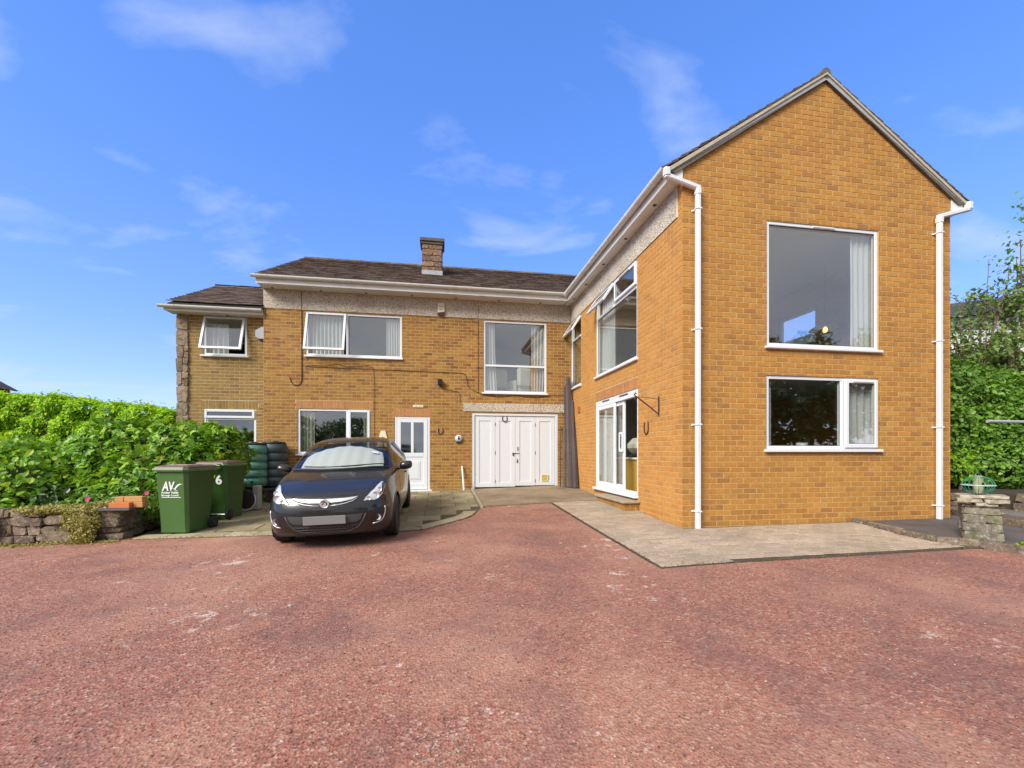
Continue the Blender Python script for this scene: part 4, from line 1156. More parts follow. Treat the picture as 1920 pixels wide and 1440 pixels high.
# ------------------------------------------------------------------ paving
base = gsheet('block_paving', 'joint_sand', [(2.31, 4.30), (6.62, 4.36), (6.40, 4.72), (6.40, 5.15), (6.60, 5.84), (6.62, 6.08), (3.615, 6.08), (3.615, 8.95), (2.31, 8.95)], 0.006, 0.6, thick=.03)
PAVE_POLY = [(2.33, 4.31), (6.50, 4.37), (6.36, 4.70), (6.36, 5.15), (6.56, 5.86), (6.58, 6.075), (3.60, 6.075), (3.60, 8.93), (2.33, 8.93)]
def inside(poly, x, y):
    c = False; n = len(poly); j = n - 1
    for i in range(n):
        xi, yi = poly[i]; xj, yj = poly[j]
        if (yi > y) != (yj > y) and x < (xj - xi) * (y - yi) / (yj - yi) + xi: c = not c
        j = i
    return c
def paver_geo(x0, x1, y0, y1, h, tilt=0.0):
    e = .006
    V = []
    for (x, y, top) in [(x0, y0, 0), (x1, y0, 0), (x1, y1, 0), (x0, y1, 0), (x0 + e, y0 + e, 1), (x1 - e, y0 + e, 1), (x1 - e, y1 - e, 1), (x0 + e, y1 - e, 1)]:
        V.append((x, y, gz(x, y) + (h if top else h - .007)))
    return V
PV = []
y = 4.318; k = 0
# border course along the front, then stretcher rows that run across the path
while y < 8.93:
    off = (k % 2) * .10
    x = 2.33 - off
    while x < 6.6:
        x0, x1 = max(x + .0045, 2.333), x + .1955
        y0, y1 = y + .0045, y + .0955
        x += .20
        if x1 - x0 < .04: continue
        if all(inside(PAVE_POLY, a, b) for a, b in ((x0, y0), (x1, y0), (x1, y1), (x0, y1))): PV.append((x0, x1, y0, y1))
        else:
            while x1 - x0 > .05 and not (inside(PAVE_POLY, x1, y0) and inside(PAVE_POLY, x1, y1)): x1 -= .02
            if x1 - x0 > .05 and inside(PAVE_POLY, x0, y0) and inside(PAVE_POLY, x0, y1): PV.append((x0, x1, y0, y1))
    y += .10; k += 1
PV.sort(key=lambda p: (p[0] ** 2 + p[2] ** 2))
pm = {}
rest = []
for i, (x0, x1, y0, y1) in enumerate(PV):
    if i < 300:
        key = (round(x1 - x0, 3), x0 >= 3)
        cx, cy = (x0 + x1) / 2, (y0 + y1) / 2
        if key not in pm:
            V = np.array(paver_geo(x0, x1, y0, y1, .016)) - np.array((cx, cy, gz(cx, cy)))
            pm[key] = mesh_from('paver', V, BFACE, 'paver')
        o = link('paver', pm[key], base, Vector((cx, cy, gz(cx, cy) + random.uniform(-.0015, .0025))))
    else: rest.append(paver_geo(x0, x1, y0, y1, .016 + random.uniform(-.0015, .0025)))
V = np.array(rest).reshape(-1, 3); F = (np.array(BFACE)[None] + (np.arange(len(rest)) * 8)[:, None, None]).reshape(-1, 4)
tag(link('paver_courses', mesh_from('paver_courses', V, F, 'paver_joined'), base, (0, 0, 0)), kind='stuff')

# concrete ramp in front of the garage doors and its timber edge
gsheet('garage_ramp', 'ramp_concrete', [(0.845, 8.86), (2.30, 8.92), (3.605, 8.94), (3.605, 11.76), (0.845, 11.76)], 0.020, 0.5, thick=.05)
mb = MB()
mb.prism([(0.79, 8.70), (0.842, 8.70), (0.842, 11.74), (0.79, 11.74)], lambda x, y: (x, y, gz(x, y) + .050), lambda x, y: (x, y, gz(x, y) - .03))
tag(mb.build('ramp_edging', 'step_concrete'), kind='structure')

# slab patio under the car
def patio_front(x):
    P = [(-4.75, 7.50), (-4.17, 7.43), (-2.48, 7.20), (-1.4, 7.05), (-0.55, 6.96), (-0.30, 6.99), (0.12, 7.38), (0.54, 7.84), (0.80, 8.78)]
    for (xa, ya), (xb, yb) in zip(P, P[1:]):
        if xa <= x <= xb: return ya + (yb - ya) * (x - xa) / (xb - xa)
    return 7.5
pol = [(x / 10, patio_front(x / 10)) for x in range(-47, 9)]
pol = [(-4.7, patio_front(-4.7))] + [(p[0], p[1]) for p in pol[1:-1]] + [(0.782, 8.75), (0.782, 11.76), (-6.4, 11.9), (-6.4, 9.2), (-4.7, 8.9)]
patio = gsheet('patio', 'joint_sand', pol, 0.006, 0.5, thick=.04)
ED = .26
def strip_slab(par, mat, pts, h=.022, name='slab'):
    """one slab given by its four corners in plan"""
    mb = MB(); pts = [Vector((p[0], p[1], 0)) for p in pts]; c = sum(pts, Vector()) / len(pts)
    ins = [p + (c - p).normalized() * .012 for p in pts]
    n = len(pts)
    vs = [(p.x, p.y, gz(p.x, p.y) - .02) for p in pts] + [(p.x, p.y, gz(p.x, p.y) + h - .006) for p in pts] + [(p.x, p.y, gz(p.x, p.y) + h) for p in ins]
    fs = [tuple(range(2 * n, 3 * n))] + [(i, (i + 1) % n, (i + 1) % n + n, i + n) for i in range(n)] + [(i + n, (i + 1) % n + n, (i + 1) % n + 2 * n, i + 2 * n) for i in range(n)]
    mb.add(vs, fs); return mb.build(name, mat, par)
xs_ = [-4.66, -4.2, -3.75, -3.3, -2.85, -2.4, -1.95, -1.5, -1.05, -.6, -.28, -.02, .22, .42, .58, .68]
for xa, xb in zip(xs_, xs_[1:]):
    ya, yb = patio_front(xa), patio_front(xb)
    d = Vector((xb - xa, yb - ya, 0)).normalized(); nn = Vector((-d.y, d.x, 0))
    g = .005
    a = Vector((xa, ya, 0)) + d * g; b = Vector((xb, yb, 0)) - d * g
    strip_slab(patio, 'edging_slab', [a + nn * .004, b + nn * .004, b + nn * (ED - .008), a + nn * (ED - .008)], .024, 'edging_slab')
row = 0; y0 = 7.25
while y0 < 11.7:
    hgt = .45
    x = -6.3 + (row % 2) * .3
    while x < .77:
        w_ = .60; xa, xb = max(x, -6.35), min(x + w_, .775); ya, yb = y0, min(y0 + hgt, 11.72); x += w_
        if xb - xa < .08 or yb - ya < .08: continue
        lim = max(patio_front(max(xa, -4.7)), patio_front(min(xb, .78)), patio_front((xa + xb) / 2)) + ED
        if xa < -4.7 and ya < 9.2: continue
        ya2 = max(ya, lim)
        if xb > .1:      # trim against the curved edging
            ya2 = max(ya, patio_front(xb) + ED if xb < .78 else 8.9)
        if yb - ya2 < .1: continue
        g = .006
        strip_slab(patio, 'slab', [(xa + g, ya2 + g), (xb - g, ya2 + g), (xb - g, yb - g), (xa + g, yb - g)], .020 + random.uniform(-.002, .003))
    y0 += hgt; row += 1

# dark gravel to the right of the block paving, with its kerb
gsheet('gravel_yard', 'dark_gravel', [(6.62, 5.86), (6.43, 5.14), (6.42, 4.72), (6.72, 4.46), (6.84, 3.6), (9.6, 2.6), (12, 2.6), (12, 12), (8.55, 12), (8.55, 6.08), (6.64, 6.08)], 0.012, 0.6, thick=.02)
chips('dark_chippings', 'pale_chip', 900, (6.5, 9.2), (3.9, 6.4), 0.004, 0.008, lambda x, y: ~((x < 6.75) | ((x > 8.5) & (y > 6.05))), 'stuff')
kp = [(6.60, 6.05), (6.595, 5.80), (6.40, 5.14), (6.385, 4.70), (6.66, 4.44), (6.80, 4.03), (6.88, 3.4), (7.2, 2.5)]
yard_kerb = empty('yard_kerb', (6.6, 4.6, gz(6.6, 4.6))); tag(yard_kerb, 'low dark stone kerb edging the gravel beside the paving', 'kerb')
for (xa, ya), (xb, yb) in zip(kp, kp[1:]):
    L = math.hypot(xb - xa, yb - ya); n = max(1, int(L / .38))
    for i in range(n):
        t0, t1 = i / n, (i + 1) / n
        cx, cy = xa + (xb - xa) * (t0 + t1) / 2, ya + (yb - ya) * (t0 + t1) / 2
        stone(yard_kerb, 'wall_stone', (cx, cy, gz(cx, cy) + .02), (L / n * 1.04, .085, .13), math.atan2(yb - ya, xb - xa), 'kerb_stone')

# ------------------------------------------------------------------ doorstep
step = empty('doorstep', (3.4, 8.2, gz(3.4, 8.2))); tag(step, 'brick doorstep with a worn slab tread below the sliding door', 'step')
zg = .40; zt = .615
mb = MB(); mb.prism([(2.995, 8.60), (3.05, 7.31), (3.60, 7.31), (3.60, 8.62)], lambda x, y: (x, y, gz(x, y) + .034), lambda x, y: (x, y, gz(x, y) - .02)); mb.build('base_slab', 'step_concrete', step)
mb = MB(); mb.box((3.325, 7.535, .38), (3.603, 8.95, zt - .048)); core = mb.build('brick_core', 'mortar', step)
def step_bricks(w, s0, s1, z0, z1, d_at):
    k = 0; z = z0
    while z < z1 - .03:
        a = s0 - (.11 if k % 2 else 0)
        while a < s1 - .02:
            p, q = max(a + .005, s0), min(a + .21, s1); a += .2286
            if q - p < .03: continue
            mb = MB(); mb.add([tuple(v) for v in brick_geo(w, ('', p, q, p, q, z + .004, min(z + .07, z1 - .003), 0))], BFACE); mb.build('brick', 'brick_front_single', core)
        z += .074; k += 1
W_St1 = Wall((3.315, 0, 0), (0, 1, 0), (-1, 0, 0), 'step'); W_St2 = Wall((0, 7.525, 0), (1, 0, 0), (0, -1, 0), 'step2')
step_bricks(W_St1, 7.53, 8.95, gz(3.3, 7.6) + .034, zt - .047, 0); step_bricks(W_St2, 3.318, 3.60, gz(3.4, 7.5) + .034, zt - .047, 0)
for ya, yb in ((7.485, 8.24), (8.248, 9.0)):
    mb = MB(); mb.box((3.275, ya, zt - .045), (3.603, yb, zt), .008); mb.build('tread', 'step_concrete', step)

# ------------------------------------------------------------------ things fixed to the walls
def cable(pts, name, label, r=.0065, w=W_F, mat='cable'):
    P = [w.P(a, z, .012) for a, z in pts]; mb = MB(); mb.tube(P, r, 6); o = mb.build(name, mat); return tag(o, label, 'cable')
cable([(-3.487, 5.6), (-3.487, 4.2), (-3.487, 3.37), (-3.51, 3.27), (-3.58, 3.215), (-3.67, 3.22), (-3.74, 3.30), (-3.775, 3.42)], 'cable', 'thin dark cable hanging down the front wall and hooked at its end', .010)
cable([(-3.40, 3.70), (-2.6, 3.685), (-1.7, 3.675), (-.6, 3.66), (.55, 3.65), (.66, 3.60), (.70, 3.45), (.72, 3.30), (.85, 3.19), (1.121, 3.078), (1.35, 3.05), (1.56, 3.02), (1.80, 3.05), (2.0, 3.095), (2.3, 3.04), (2.6, 3.03), (2.85, 3.06), (2.95, 3.10), (3.42, 3.10)], 'cable', 'long dark cable running level under the upstairs front windows', .007)
cable([(-3.35, 3.74), (-2.9, 3.73), (-2.65, 3.79), (-2.4, 3.72), (-2.1, 3.74), (-1.85, 3.78), (-1.73, 3.70), (-1.71, 3.4), (-1.71, 2.2), (-1.705, 1.6)], 'cable', 'thin cable dropping down the wall between window and front door', .005)
cable([(.02, 3.28), (.09, 3.20), (.30, 3.17), (.46, 3.14), (.515, 3.05), (.516, 2.86)], 'cable', 'short looping cable below the security light', .005)
cable([(1.0, 5.1), (1.0, 3.12)], 'cable', 'straight cable down the brickwork left of the tall window', .006)
cable([(-4.345, 5.6), (-4.345, 4.95), (-4.36, 4.86)], 'cable', 'stub of cable at the left end of the pebbledash band', .006)
def thing(name, loc, label, cat, group=None, rotz=0):
    e = empty(name, loc, rotz); return tag(e, label, cat, group)
# burglar alarm
al = thing('alarm_box', (0.006, YB, 5.2), 'cream burglar alarm box with a dark red lens below the eaves', 'alarm')
mb = MB(); mb.prism([(-.085, .31), (.085, .31), (.10, .08), (-.10, .05)], lambda x, z: (.006 + x * .92, YB - .075, 5.17 + z), lambda x, z: (.006 + x, YB - .016, 5.17 + z)); mb.build('case', 'cream_plastic', al)
mb = MB(); mb.prism([(-.098, .048), (.098, .078), (.085, -.005), (.02, -.03), (-.03, -.03), (-.085, -.015)], lambda x, z: (.006 + x * .9, YB - .068, 5.17 + z), lambda x, z: (.006 + x, YB - .017, 5.17 + z)); mb.build('lens', 'red_plastic', al)
mb = MB()
for z_, ww in ((.20, .055), (.13, .05)):
    for i in range(4): W_F.box(mb, .006 - ww + i * .028, .006 - ww + i * .028 + .017, 5.17 + z_, 5.17 + z_ + .022, .0755, .0772)
mb.build('print', 'sign_ink', al)
# security light
sl = thing('security_light', (-.02, YB, 3.28), 'small black square security light on the brick front wall', 'light')
mb = MB(); W_F.box(mb, -.085, .045, 3.30, 3.45, .03, .13, .01); mb.build('housing', 'iron', sl)
mb = MB(); W_F.box(mb, -.07, .03, 3.315, 3.435, .1302, .134); mb.build('glass_front', 'glass_car_dark', sl)
mb = MB(); W_F.box(mb, -.045, .005, 3.27, 3.305, .002, .07, .004); mb.build('bracket', 'iron', sl)
# round wall lamp
rl = thing('wall_lamp', (.474, YB, 1.80), 'round pale wall lamp with a dark blue centre beside the garage', 'lamp')
mb = MB(); mb.lathe([(.0, -.085), (.05, -.082), (.085, -.06), (.098, -.03), (.098, -.004)], .474, YB, 24, 'y', 1.887); smooth_by_angle(mb.build('dome', 'lamp_white', rl))
mb = MB(); W_F.box(mb, .445, .503, 1.855, 1.90, .075, .095, .008); W_F.box(mb, .456, .492, 1.902, 1.945, .072, .093, .012); mb.build('eye', 'lamp_blue', rl)
mb = MB(); W_F.box(mb, .41, .54, 1.765, 1.80, .002, .05, .008); mb.build('bracket', 'iron', rl)
# house name sign
ns = thing('name_plate', (-.58, YB, 2.62), 'small cream nameplate with worn lettering above the front door', 'sign')
mb = MB(); W_F.box(mb, -.725, -.455, 2.70, 2.768, .004, .02, .006); mb.build('plate', 'sign_cream', ns)
mb = MB()
for i, a in enumerate((-.675, -.655, -.635, -.613, -.575, -.553, -.53, -.505)):
    W_F.box(mb, a, a + .004, 2.717, 2.748, .0202, .0215); W_F.box(mb, a + .0045, a + .013, 2.744 if i % 2 else 2.717, 2.748 if i % 2 else 2.721, .0202, .0215)
    if i % 3: W_F.box(mb, a + .0045, a + .012, 2.731, 2.735, .0202, .0215)
mb.build('lettering', 'sign_ink', ns)
# triangular wooden plaque with a tree
pq = thing('wooden_plaque', (-1.49, YB, 1.58), 'cream tapering wooden plaque with a small dark tree, left of the front door', 'plaque')
mb = MB(); mb.prism([(-.165, 0), (.165, 0), (.055, .42), (-.055, .42)], lambda x, z: (-1.49 + x, YB - .03, 1.66 + z), lambda x, z: (-1.49 + x, YB - .006, 1.66 + z)); mb.build('board', 'sign_cream', pq)
mb = MB()
mb.prism([(math.cos(a * math.pi / 5) * (.062 if a % 2 else .05), .20 + math.sin(a * math.pi / 5) * (.06 if a % 2 else .05)) for a in range(10)], lambda x, z: (-1.49 + x, YB - .036, 1.66 + z), lambda x, z: (-1.49 + x, YB - .0302, 1.66 + z))
mb.prism([(-.016, .0), (.022, .0), (.012, .145), (-.008, .145)], lambda x, z: (-1.49 + x, YB - .0355, 1.66 + z), lambda x, z: (-1.49 + x, YB - .0302, 1.66 + z))
mb.build('tree_emblem', 'rust_iron', pq)
# horseshoes
def horseshoe(w, a, z, wid, hgt, label, mat='iron'):
    pts = []
    for k in range(13):
        an = math.pi * k / 12
        pts.append((-math.cos(an) * wid * (.5 if 3 < k < 9 else .49), -math.sin(an) * hgt * .45))
    pts = [(-wid * .42, hgt * .52), (-wid * .48, hgt * .25)] + pts + [(wid * .48, hgt * .25), (wid * .42, hgt * .52)]
    mb = MB(); mb.tube([w.P(a + u, z + v, .010 if w is not None else 0) for u, v in pts], [.009] + [.012] * (len(pts) - 2) + [.009], 6)
    o = mb.build('horseshoe', mat); return tag(o, label, 'horseshoe', 'horseshoes hung on the house')
horseshoe(W_F, -.008, 2.075, .12, .16, 'dark horseshoe on the brick wall between front door and lamp')
horseshoe(Wall((0, YB + .036, 0), (1, 0, 0), (0, -1, 0), 'x'), 1.73, 2.425, .13, .155, 'dark horseshoe nailed to the top of the white garage doors')
horseshoe(W_S, 7.235, 1.93, .155, .22, 'rusty horseshoe on the orange side wall below the iron bracket', 'rust_iron')
# hanging basket bracket
hb = thing('basket_bracket', (XL, 6.79, 2.12), 'rusty iron hanging basket bracket on the side wall by the sliding door', 'bracket')
mb = MB(); W_S.box(mb, 6.775, 6.80, 2.12, 2.44, .002, .016); mb.build('back_bar', 'rust_iron', hb)
mb = MB(); mb.tube([W_S.P(6.787, 2.40, .016), W_S.P(6.787, 2.42, .20), W_S.P(6.787, 2.43, .40)], .005, 6); mb.build('top_bar', 'rust_iron', hb)
mb = MB()
mb.tube([W_S.P(6.787, 2.15, .016), W_S.P(6.787, 2.26, .16), W_S.P(6.787, 2.36, .30), W_S.P(6.787, 2.44, .42), W_S.P(6.787, 2.47, .445), W_S.P(6.787, 2.49, .425), W_S.P(6.787, 2.475, .405)], .011, 6)
mb.tube([W_S.P(6.787, 2.44, .42), W_S.P(6.787, 2.39, .435), W_S.P(6.787, 2.36, .41), W_S.P(6.787, 2.38, .39)], .008, 6); mb.build('scroll_arm', 'rust_iron', hb)
# small red box
mb = MB(); W_S.box(mb, 10.96, 11.09, 2.56, 2.72, .002, .035, .006); tag(mb.build('call_box', 'terracotta'), 'small brick red box on the side wall near the corner', 'wall box')
# vent cowl on the return wall
vc = thing('flue_cowl', (-4.5, 11.95, 4.4), 'pale angled vent cowl at the left end of the main wall', 'vent')
mb = MB(); mb.prism([(0, 0), (0, .30), (-.05, .30), (-.20, .20), (-.20, .05), (-.12, 0)], lambda u, z: (XW - .003 + u, 11.80, 4.37 + z), lambda u, z: (XW - .003 + u, 12.04, 4.37 + z)); mb.build('hood', 'lead', vc)
mb = MB(); mb.box((XW - .15, 11.82, 4.34), (XW - .01, 12.02, 4.369)); mb.build('grating', 'black_plastic', vc)

# leaning things
mb = MB(); b0 = Vector((.60, 11.50, gz(.6, 11.5) + .02)); t0 = Vector((.565, YB - .03, 1.14)); mb.tube([b0, t0], .024, 10)
lp = mb.build('plastic_pipe', 'pipe_white'); tag(lp, 'short white plastic pipe leaning on the wall left of the garage', 'pipe')
mb = MB(); p_ = b0 + (t0 - b0) * .36; mb.tube([p_ - (t0 - b0).normalized() * .02, p_ + (t0 - b0).normalized() * .02], .029, 10); mb.build('pipe_joint', 'pipe_white', lp)
def plank(base, top, w_, d_, label, mat='old_wood', tube=False):
    b, t_ = Vector(base), Vector(top); d = (t_ - b)
    mb = MB(); L = d.length
    if tube: mb.tube([(0, 0, 0), (0, 0, L)], w_ / 2, 8)
    else: mb.box((-w_ / 2, -d_ / 2, 0), (w_ / 2, d_ / 2, L), .004)
    o = mb.build('timber_plank' if not tube else 'iron_bar', mat, local=True)
    o.location = b; o.rotation_euler = d.to_track_quat('Z', 'Y').to_euler()
    return tag(o, label, 'plank' if not tube else 'bar', 'old timbers leaning in the corner')
zc = gz(3.4, 11.3) + .022
plank((3.20, 11.42, zc), (3.30, 11.72, 2.25), .026, .026, 'thin rusty iron bar standing nearest the garage doors', 'rust_iron', True)
plank((3.27, 11.35, zc), (3.385, 11.70, 2.22), .055, .03, 'short grey plank leaning among the long dark timbers')
plank((3.30, 11.27, zc), (3.40, 11.68, 3.33), .05, .03, 'long grey batten at the left of the leaning timbers')
plank((3.35, 11.16, zc), (3.445, 11.64, 3.60), .06, .035, 'tallest dark timber with its top beside the corner window')
plank((3.42, 11.07, zc), (3.50, 11.62, 3.58), .075, .035, 'broad dark board in the middle of the leaning timbers')
plank((3.48, 11.02, zc), (3.545, 11.50, 2.95), .07, .035, 'dark board at the right of the timbers against the side wall')
plank((3.54, 10.98, zc), (3.575, 11.40, 2.35), .05, .04, 'shorter dark batten closest to the orange side wall')

# ------------------------------------------------------------------ curtains and things behind the windows
def curtain(w, a0, a1, z0, z1, d, label, mat='curtain_white', folds=9, gather=0.0, amp=.035, name='curtain'):
    nx, nz = folds * 8, 10; V = []; F = []
    for j in range(nz + 1):
        tz = j / nz
        for i in range(nx + 1):
            t_ = i / nx; a = a0 + (a1 - a0) * t_
            a += gather * (1 - tz) ** 2 * (t_ if True else 1)
            V.append(tuple(w.P(a, z0 + (z1 - z0) * tz, -d + amp * math.sin(t_ * folds * 2 * math.pi + .5 * math.sin(tz * 3)) * (0.7 + .5 * (1 - tz)))))
    for j in range(nz):
        for i in range(nx): F.append((j * (nx + 1) + i, j * (nx + 1) + i + 1, (j + 1) * (nx + 1) + i + 1, (j + 1) * (nx + 1) + i))
    V = np.array(V); o0 = V.mean(0); o0[2] = V[:, 2].min()
    o = link(name, mesh_from(name, V - o0, F, mat, True), None, Vector(o0)); return tag(o, label, 'curtain', 'curtains hanging behind the windows')
curtain(W_G, 6.72, 7.34, 3.02, 5.22, .15, 'long white curtain at the right of the large upper gable window', folds=6, amp=.03)
curtain(W_G, 6.66, 7.34, 1.35, 2.78, .15, 'white curtain behind the narrow side of the lower gable window', folds=5, amp=.03)
curtain(W_G, 5.05, 5.24, 1.35, 2.78, .15, 'sliver of curtain at the left edge of the lower gable window', folds=2, amp=.02)
curtain(W_S, 9.0, 9.95, 3.02, 5.22, .16, 'white curtain gathered behind the upper side window', folds=7, amp=.035)
curtain(W_S, 8.95, 10.1, .68, 2.60, .17, 'white curtain behind the glass of the sliding door', folds=7, amp=.035)
curtain(W_F, -3.36, -2.50, 3.7, 5.2, .14, 'gathered white net curtain behind the open upstairs window', folds=9, amp=.03)
curtain(W_F, -1.42, -1.04, 3.7, 5.2, .14, 'white vertical blind at the right of the upstairs front window', folds=6, amp=.025, name='blind')
curtain(W_F, 1.17, 1.46, 3.0, 5.22, .14, 'white curtain at the left of the tall window over the garage', folds=4, amp=.03, gather=.08)
curtain(W_F, 2.50, 2.95, 3.0, 5.22, .14, 'white curtain at the right of the tall window over the garage', folds=5, amp=.03, gather=-.10)
curtain(W_F, -3.58, -3.22, 1.3, 2.72, .15, 'pale curtain at the left of the window behind the car', 'curtain_cream', folds=4, amp=.03)
curtain(W_F, -2.0, -1.81, 1.3, 2.72, .15, 'pale curtain at the right of the window behind the car', 'curtain_cream', folds=3, amp=.03)
curtain(W_W, -5.87, -5.38, 3.75, 4.80, .14, 'white curtain inside the open upstairs wing window', folds=4, amp=.03)
# pendant lamp in the upper gable room
pl = thing('pendant_lamp', (7.62, 7.6, 3.85), 'dark wide pendant lamp with a glowing yellow bulb in the upper gable room', 'lamp')
cx_, cy_, cz_ = 7.62, 7.6, 3.97
mb = MB(); mb.lathe([(.02, .16), (.06, .15), (.27, .02), (.275, .0), (.26, .0), (.05, .13)], cx_, cy_, 24, 'z', cz_); mb.build('shade', 'bark', pl)
mb = MB(); mb.lathe([(.01, .06), (.034, .03), (.042, -.015), (.024, -.045), (.005, -.052)], cx_, cy_, 12, 'z', cz_); mb.build('bulb', 'bulb', pl)
mb = MB(); mb.tube([(cx_, cy_, cz_ + .16), (cx_, cy_, 5.29)], .006, 6); mb.build('flex', 'black_plastic', pl)
# armchairs upstairs over the garage
def armchair(x, y, z, rot, label, s=1.0):
    e = thing('armchair', (x, y, z), label, 'chair', None, rot)
    for nm_, a, b, bv in (('seat', (-.32, -.30, .18), (.32, .30, .44), .06), ('backrest', (-.34, .20, .40), (.34, .36, 1.0), .07), ('arm', (-.44, -.30, .16), (-.325, .30, .62), .05), ('arm', (.325, -.30, .16), (.44, .30, .62), .05), ('base', (-.38, -.26, .0), (.38, .28, .175), .02)):
        mb = MB(); mb.box(a, b, bv); mb.build(nm_, 'cream_fabric', e, local=True)
    return e
armchair(2.40, 12.75, 2.98, R(200), 'cream armchair behind the right of the tall window')
armchair(1.72, 13.15, 2.98, R(160), 'cream armchair further back behind the tall window')
mb = MB(); mb.box((1.50, 12.30, 2.981), (1.95, 12.62, 3.36), .02); tag(mb.build('footstool', 'dark_fabric'), 'dark stool low behind the tall window glass', 'stool')
# ochre cabinet and cream chair seen through the open sliding door
cab = thing('cabinet', (4.2, 8.65, .66), 'ochre cabinet seen inside the open sliding door', 'cabinet')
mb = MB(); mb.box((3.96, 7.95, .661), (4.40, 9.40, 1.36), .01); mb.build('carcass', 'ochre_board', cab)
mb = MB(); mb.box((3.93, 7.9, 1.361), (4.44, 9.45, 1.40), .006); mb.build('worktop', 'sign_cream', cab)
th = thing('tub_chair', (4.2, 8.7, 1.40), 'cream rounded seat shell standing on the ochre cabinet', 'seat')
mb = MB(); mb.box((4.02, 8.30, 1.47), (4.34, 9.10, 1.82), .13); mb.build('shell', 'cream_fabric', th)
mb = MB(); mb.box((4.05, 8.4, 1.401), (4.30, 8.98, 1.472), .02); mb.build('base', 'dark_fabric', th)
# white pot on the sill of the lower gable window
mb = MB(); mb.lathe([(.062, 0), (.085, .10), (.09, .115), (.08, .115), (.06, .03)], 5.86, YG + .20, 20, 'z', 1.55); tag(mb.build('plant_pot', 'plastic_white'), 'small white pot on the sill of the lower gable window', 'pot')
mb = MB(); mb.lathe([(.05, 0), (.06, .06), (.03, .12), (.035, .17), (.02, .18)], XL + .22, 7.95, 16, 'z', 3.235); tag(mb.build('ornament', 'plastic_white'), 'small white ornament on the sill of the upper side window', 'ornament')

# ------------------------------------------------------------------ wheelie bins
def wheelie(loc, rot, label, group='green wheelie bins by the shrubs'):
    """front face looks along local -Y, wheels at the back"""
    e = thing('wheelie_bin', loc, label, 'bin', group, rot)
    H = 1.0
    def ring(w, f, b, z): return [(-w, -f, z), (w, -f, z), (w, b, z), (-w, b, z)]
    mb = MB()
    # tapered body with rounded vertical corners
    def rr(w, f, b, z, c=.04): return [(-w + c, -f, z), (w - c, -f, z), (w, -f + c, z), (w, b - c, z), (w - c, b, z), (-w + c, b, z), (-w, b - c, z), (-w, -f + c, z)]
    R0 = rr(.225, .275, .215, .015, .03); R1 = rr(.232, .282, .225, .10); R2 = rr(.262, .345, .335, .985, .05); R3 = rr(.275, .36, .35, 1.0, .05)
    vs = R0 + R1 + R2 + R3; n = 8
    fs = [tuple(range(n))[::-1]] + [(i + r * n, (i + 1) % n + r * n, (i + 1) % n + (r + 1) * n, i + (r + 1) * n) for r in range(3) for i in range(n)] + [tuple(range(3 * n, 4 * n))]
    mb.add(vs, fs); b = smooth_by_angle(mb.build('body', 'bin_green', e, local=True), 40)
    mb = MB(); o_ = rr(.285, .385, .365, .985, .05); o2 = rr(.295, .395, .37, 1.015, .05); o3 = rr(.288, .388, .365, 1.03, .05)
    mb.add(o_ + o2 + o3, [tuple(range(8))[::-1]] + [(i + r * 8, (i + 1) % 8 + r * 8, (i + 1) % 8 + (r + 1) * 8, i + (r + 1) * 8) for r in range(2) for i in range(8)] + [tuple(range(16, 24))])
    mb.build('rim', 'bin_rim', e, local=True)
    mb = MB(); l0 = rr(.280, .375, .37, 1.031, .05); l1 = rr(.275, .365, .36, 1.055, .05); l2 = rr(.235, .30, .33, 1.075, .05)
    mb.add(l0 + l1 + l2, [tuple(range(8))[::-1]] + [(i + r * 8, (i + 1) % 8 + r * 8, (i + 1) % 8 + (r + 1) * 8, i + (r + 1) * 8) for r in range(2) for i in range(8)] + [tuple(range(16, 24))])
    lid = mb.build('lid', 'bin_brown', e, local=True)
    mb = MB(); mb.box((-.16, -.24, 1.0755), (.19, .10, 1.084), .004); mb.build('lid_panel', 'bin_brown_pale', e, local=True)
    for sx in (-1, 1):
        mb = MB(); mb.lathe([(.03, -.028), (.085, -.028), (.1, -.018), (.1, .018), (.085, .028), (.03, .028)], sx * .268, .235, 20, 'x', .1); w_ = smooth_by_angle(mb.build('wheel', 'rubber', e, local=True))
        mb = MB(); mb.lathe([(.02, -.03), (.045, -.03), (.045, .03), (.02, .03)], sx * .268, .235, 14, 'x', .1); hb_ = mb.build('hub', 'tub_brown', w_, local=True); hb_.location = (0, 0, 0)
        mb = MB(); mb.box((sx * .165, .33, .94), (sx * .205, .43, 1.03), .008); mb.build('hinge_lug', 'bin_green', e, local=True)
    mb = MB(); mb.tube([(-.24, .235, .1), (.24, .235, .1)], .011, 8); mb.build('axle', 'steel', e, local=True)
    mb = MB(); mb.tube([(-.23, .435, 1.0), (.23, .435, 1.0)], .017, 10); mb.build('handle', 'bin_green', e, local=True)
    return e
def text_mesh(body, size, name, mat, parent, M, shear=0.0, bold=0.0, ext=.0012, sx=1.0):
    cu = bpy.data.curves.new(name, 'FONT'); cu.body = body; cu.size = size; cu.extrude = ext; cu.offset = bold; cu.shear = shear; cu.align_x = 'LEFT'
    tmp = bpy.data.objects.new('tmp', cu); COL.objects.link(tmp)
    dg = bpy.context.evaluated_depsgraph_get(); me = bpy.data.meshes.new_from_object(tmp.evaluated_get(dg))
    bpy.data.objects.remove(tmp); me.materials.clear(); me.materials.append(MATS[mat]); me.name = name
    me.transform(Matrix.Diagonal((sx, 1, 1, 1))); me.transform(M)
    return link(name, me, parent, (0, 0, 0))
zb = lambda x, y: gz(x, y) + .022
bin1 = wheelie((-4.12, 7.92, zb(-4.12, 7.92)), R(-11), 'green wheelie bin at the front with the white council logo')
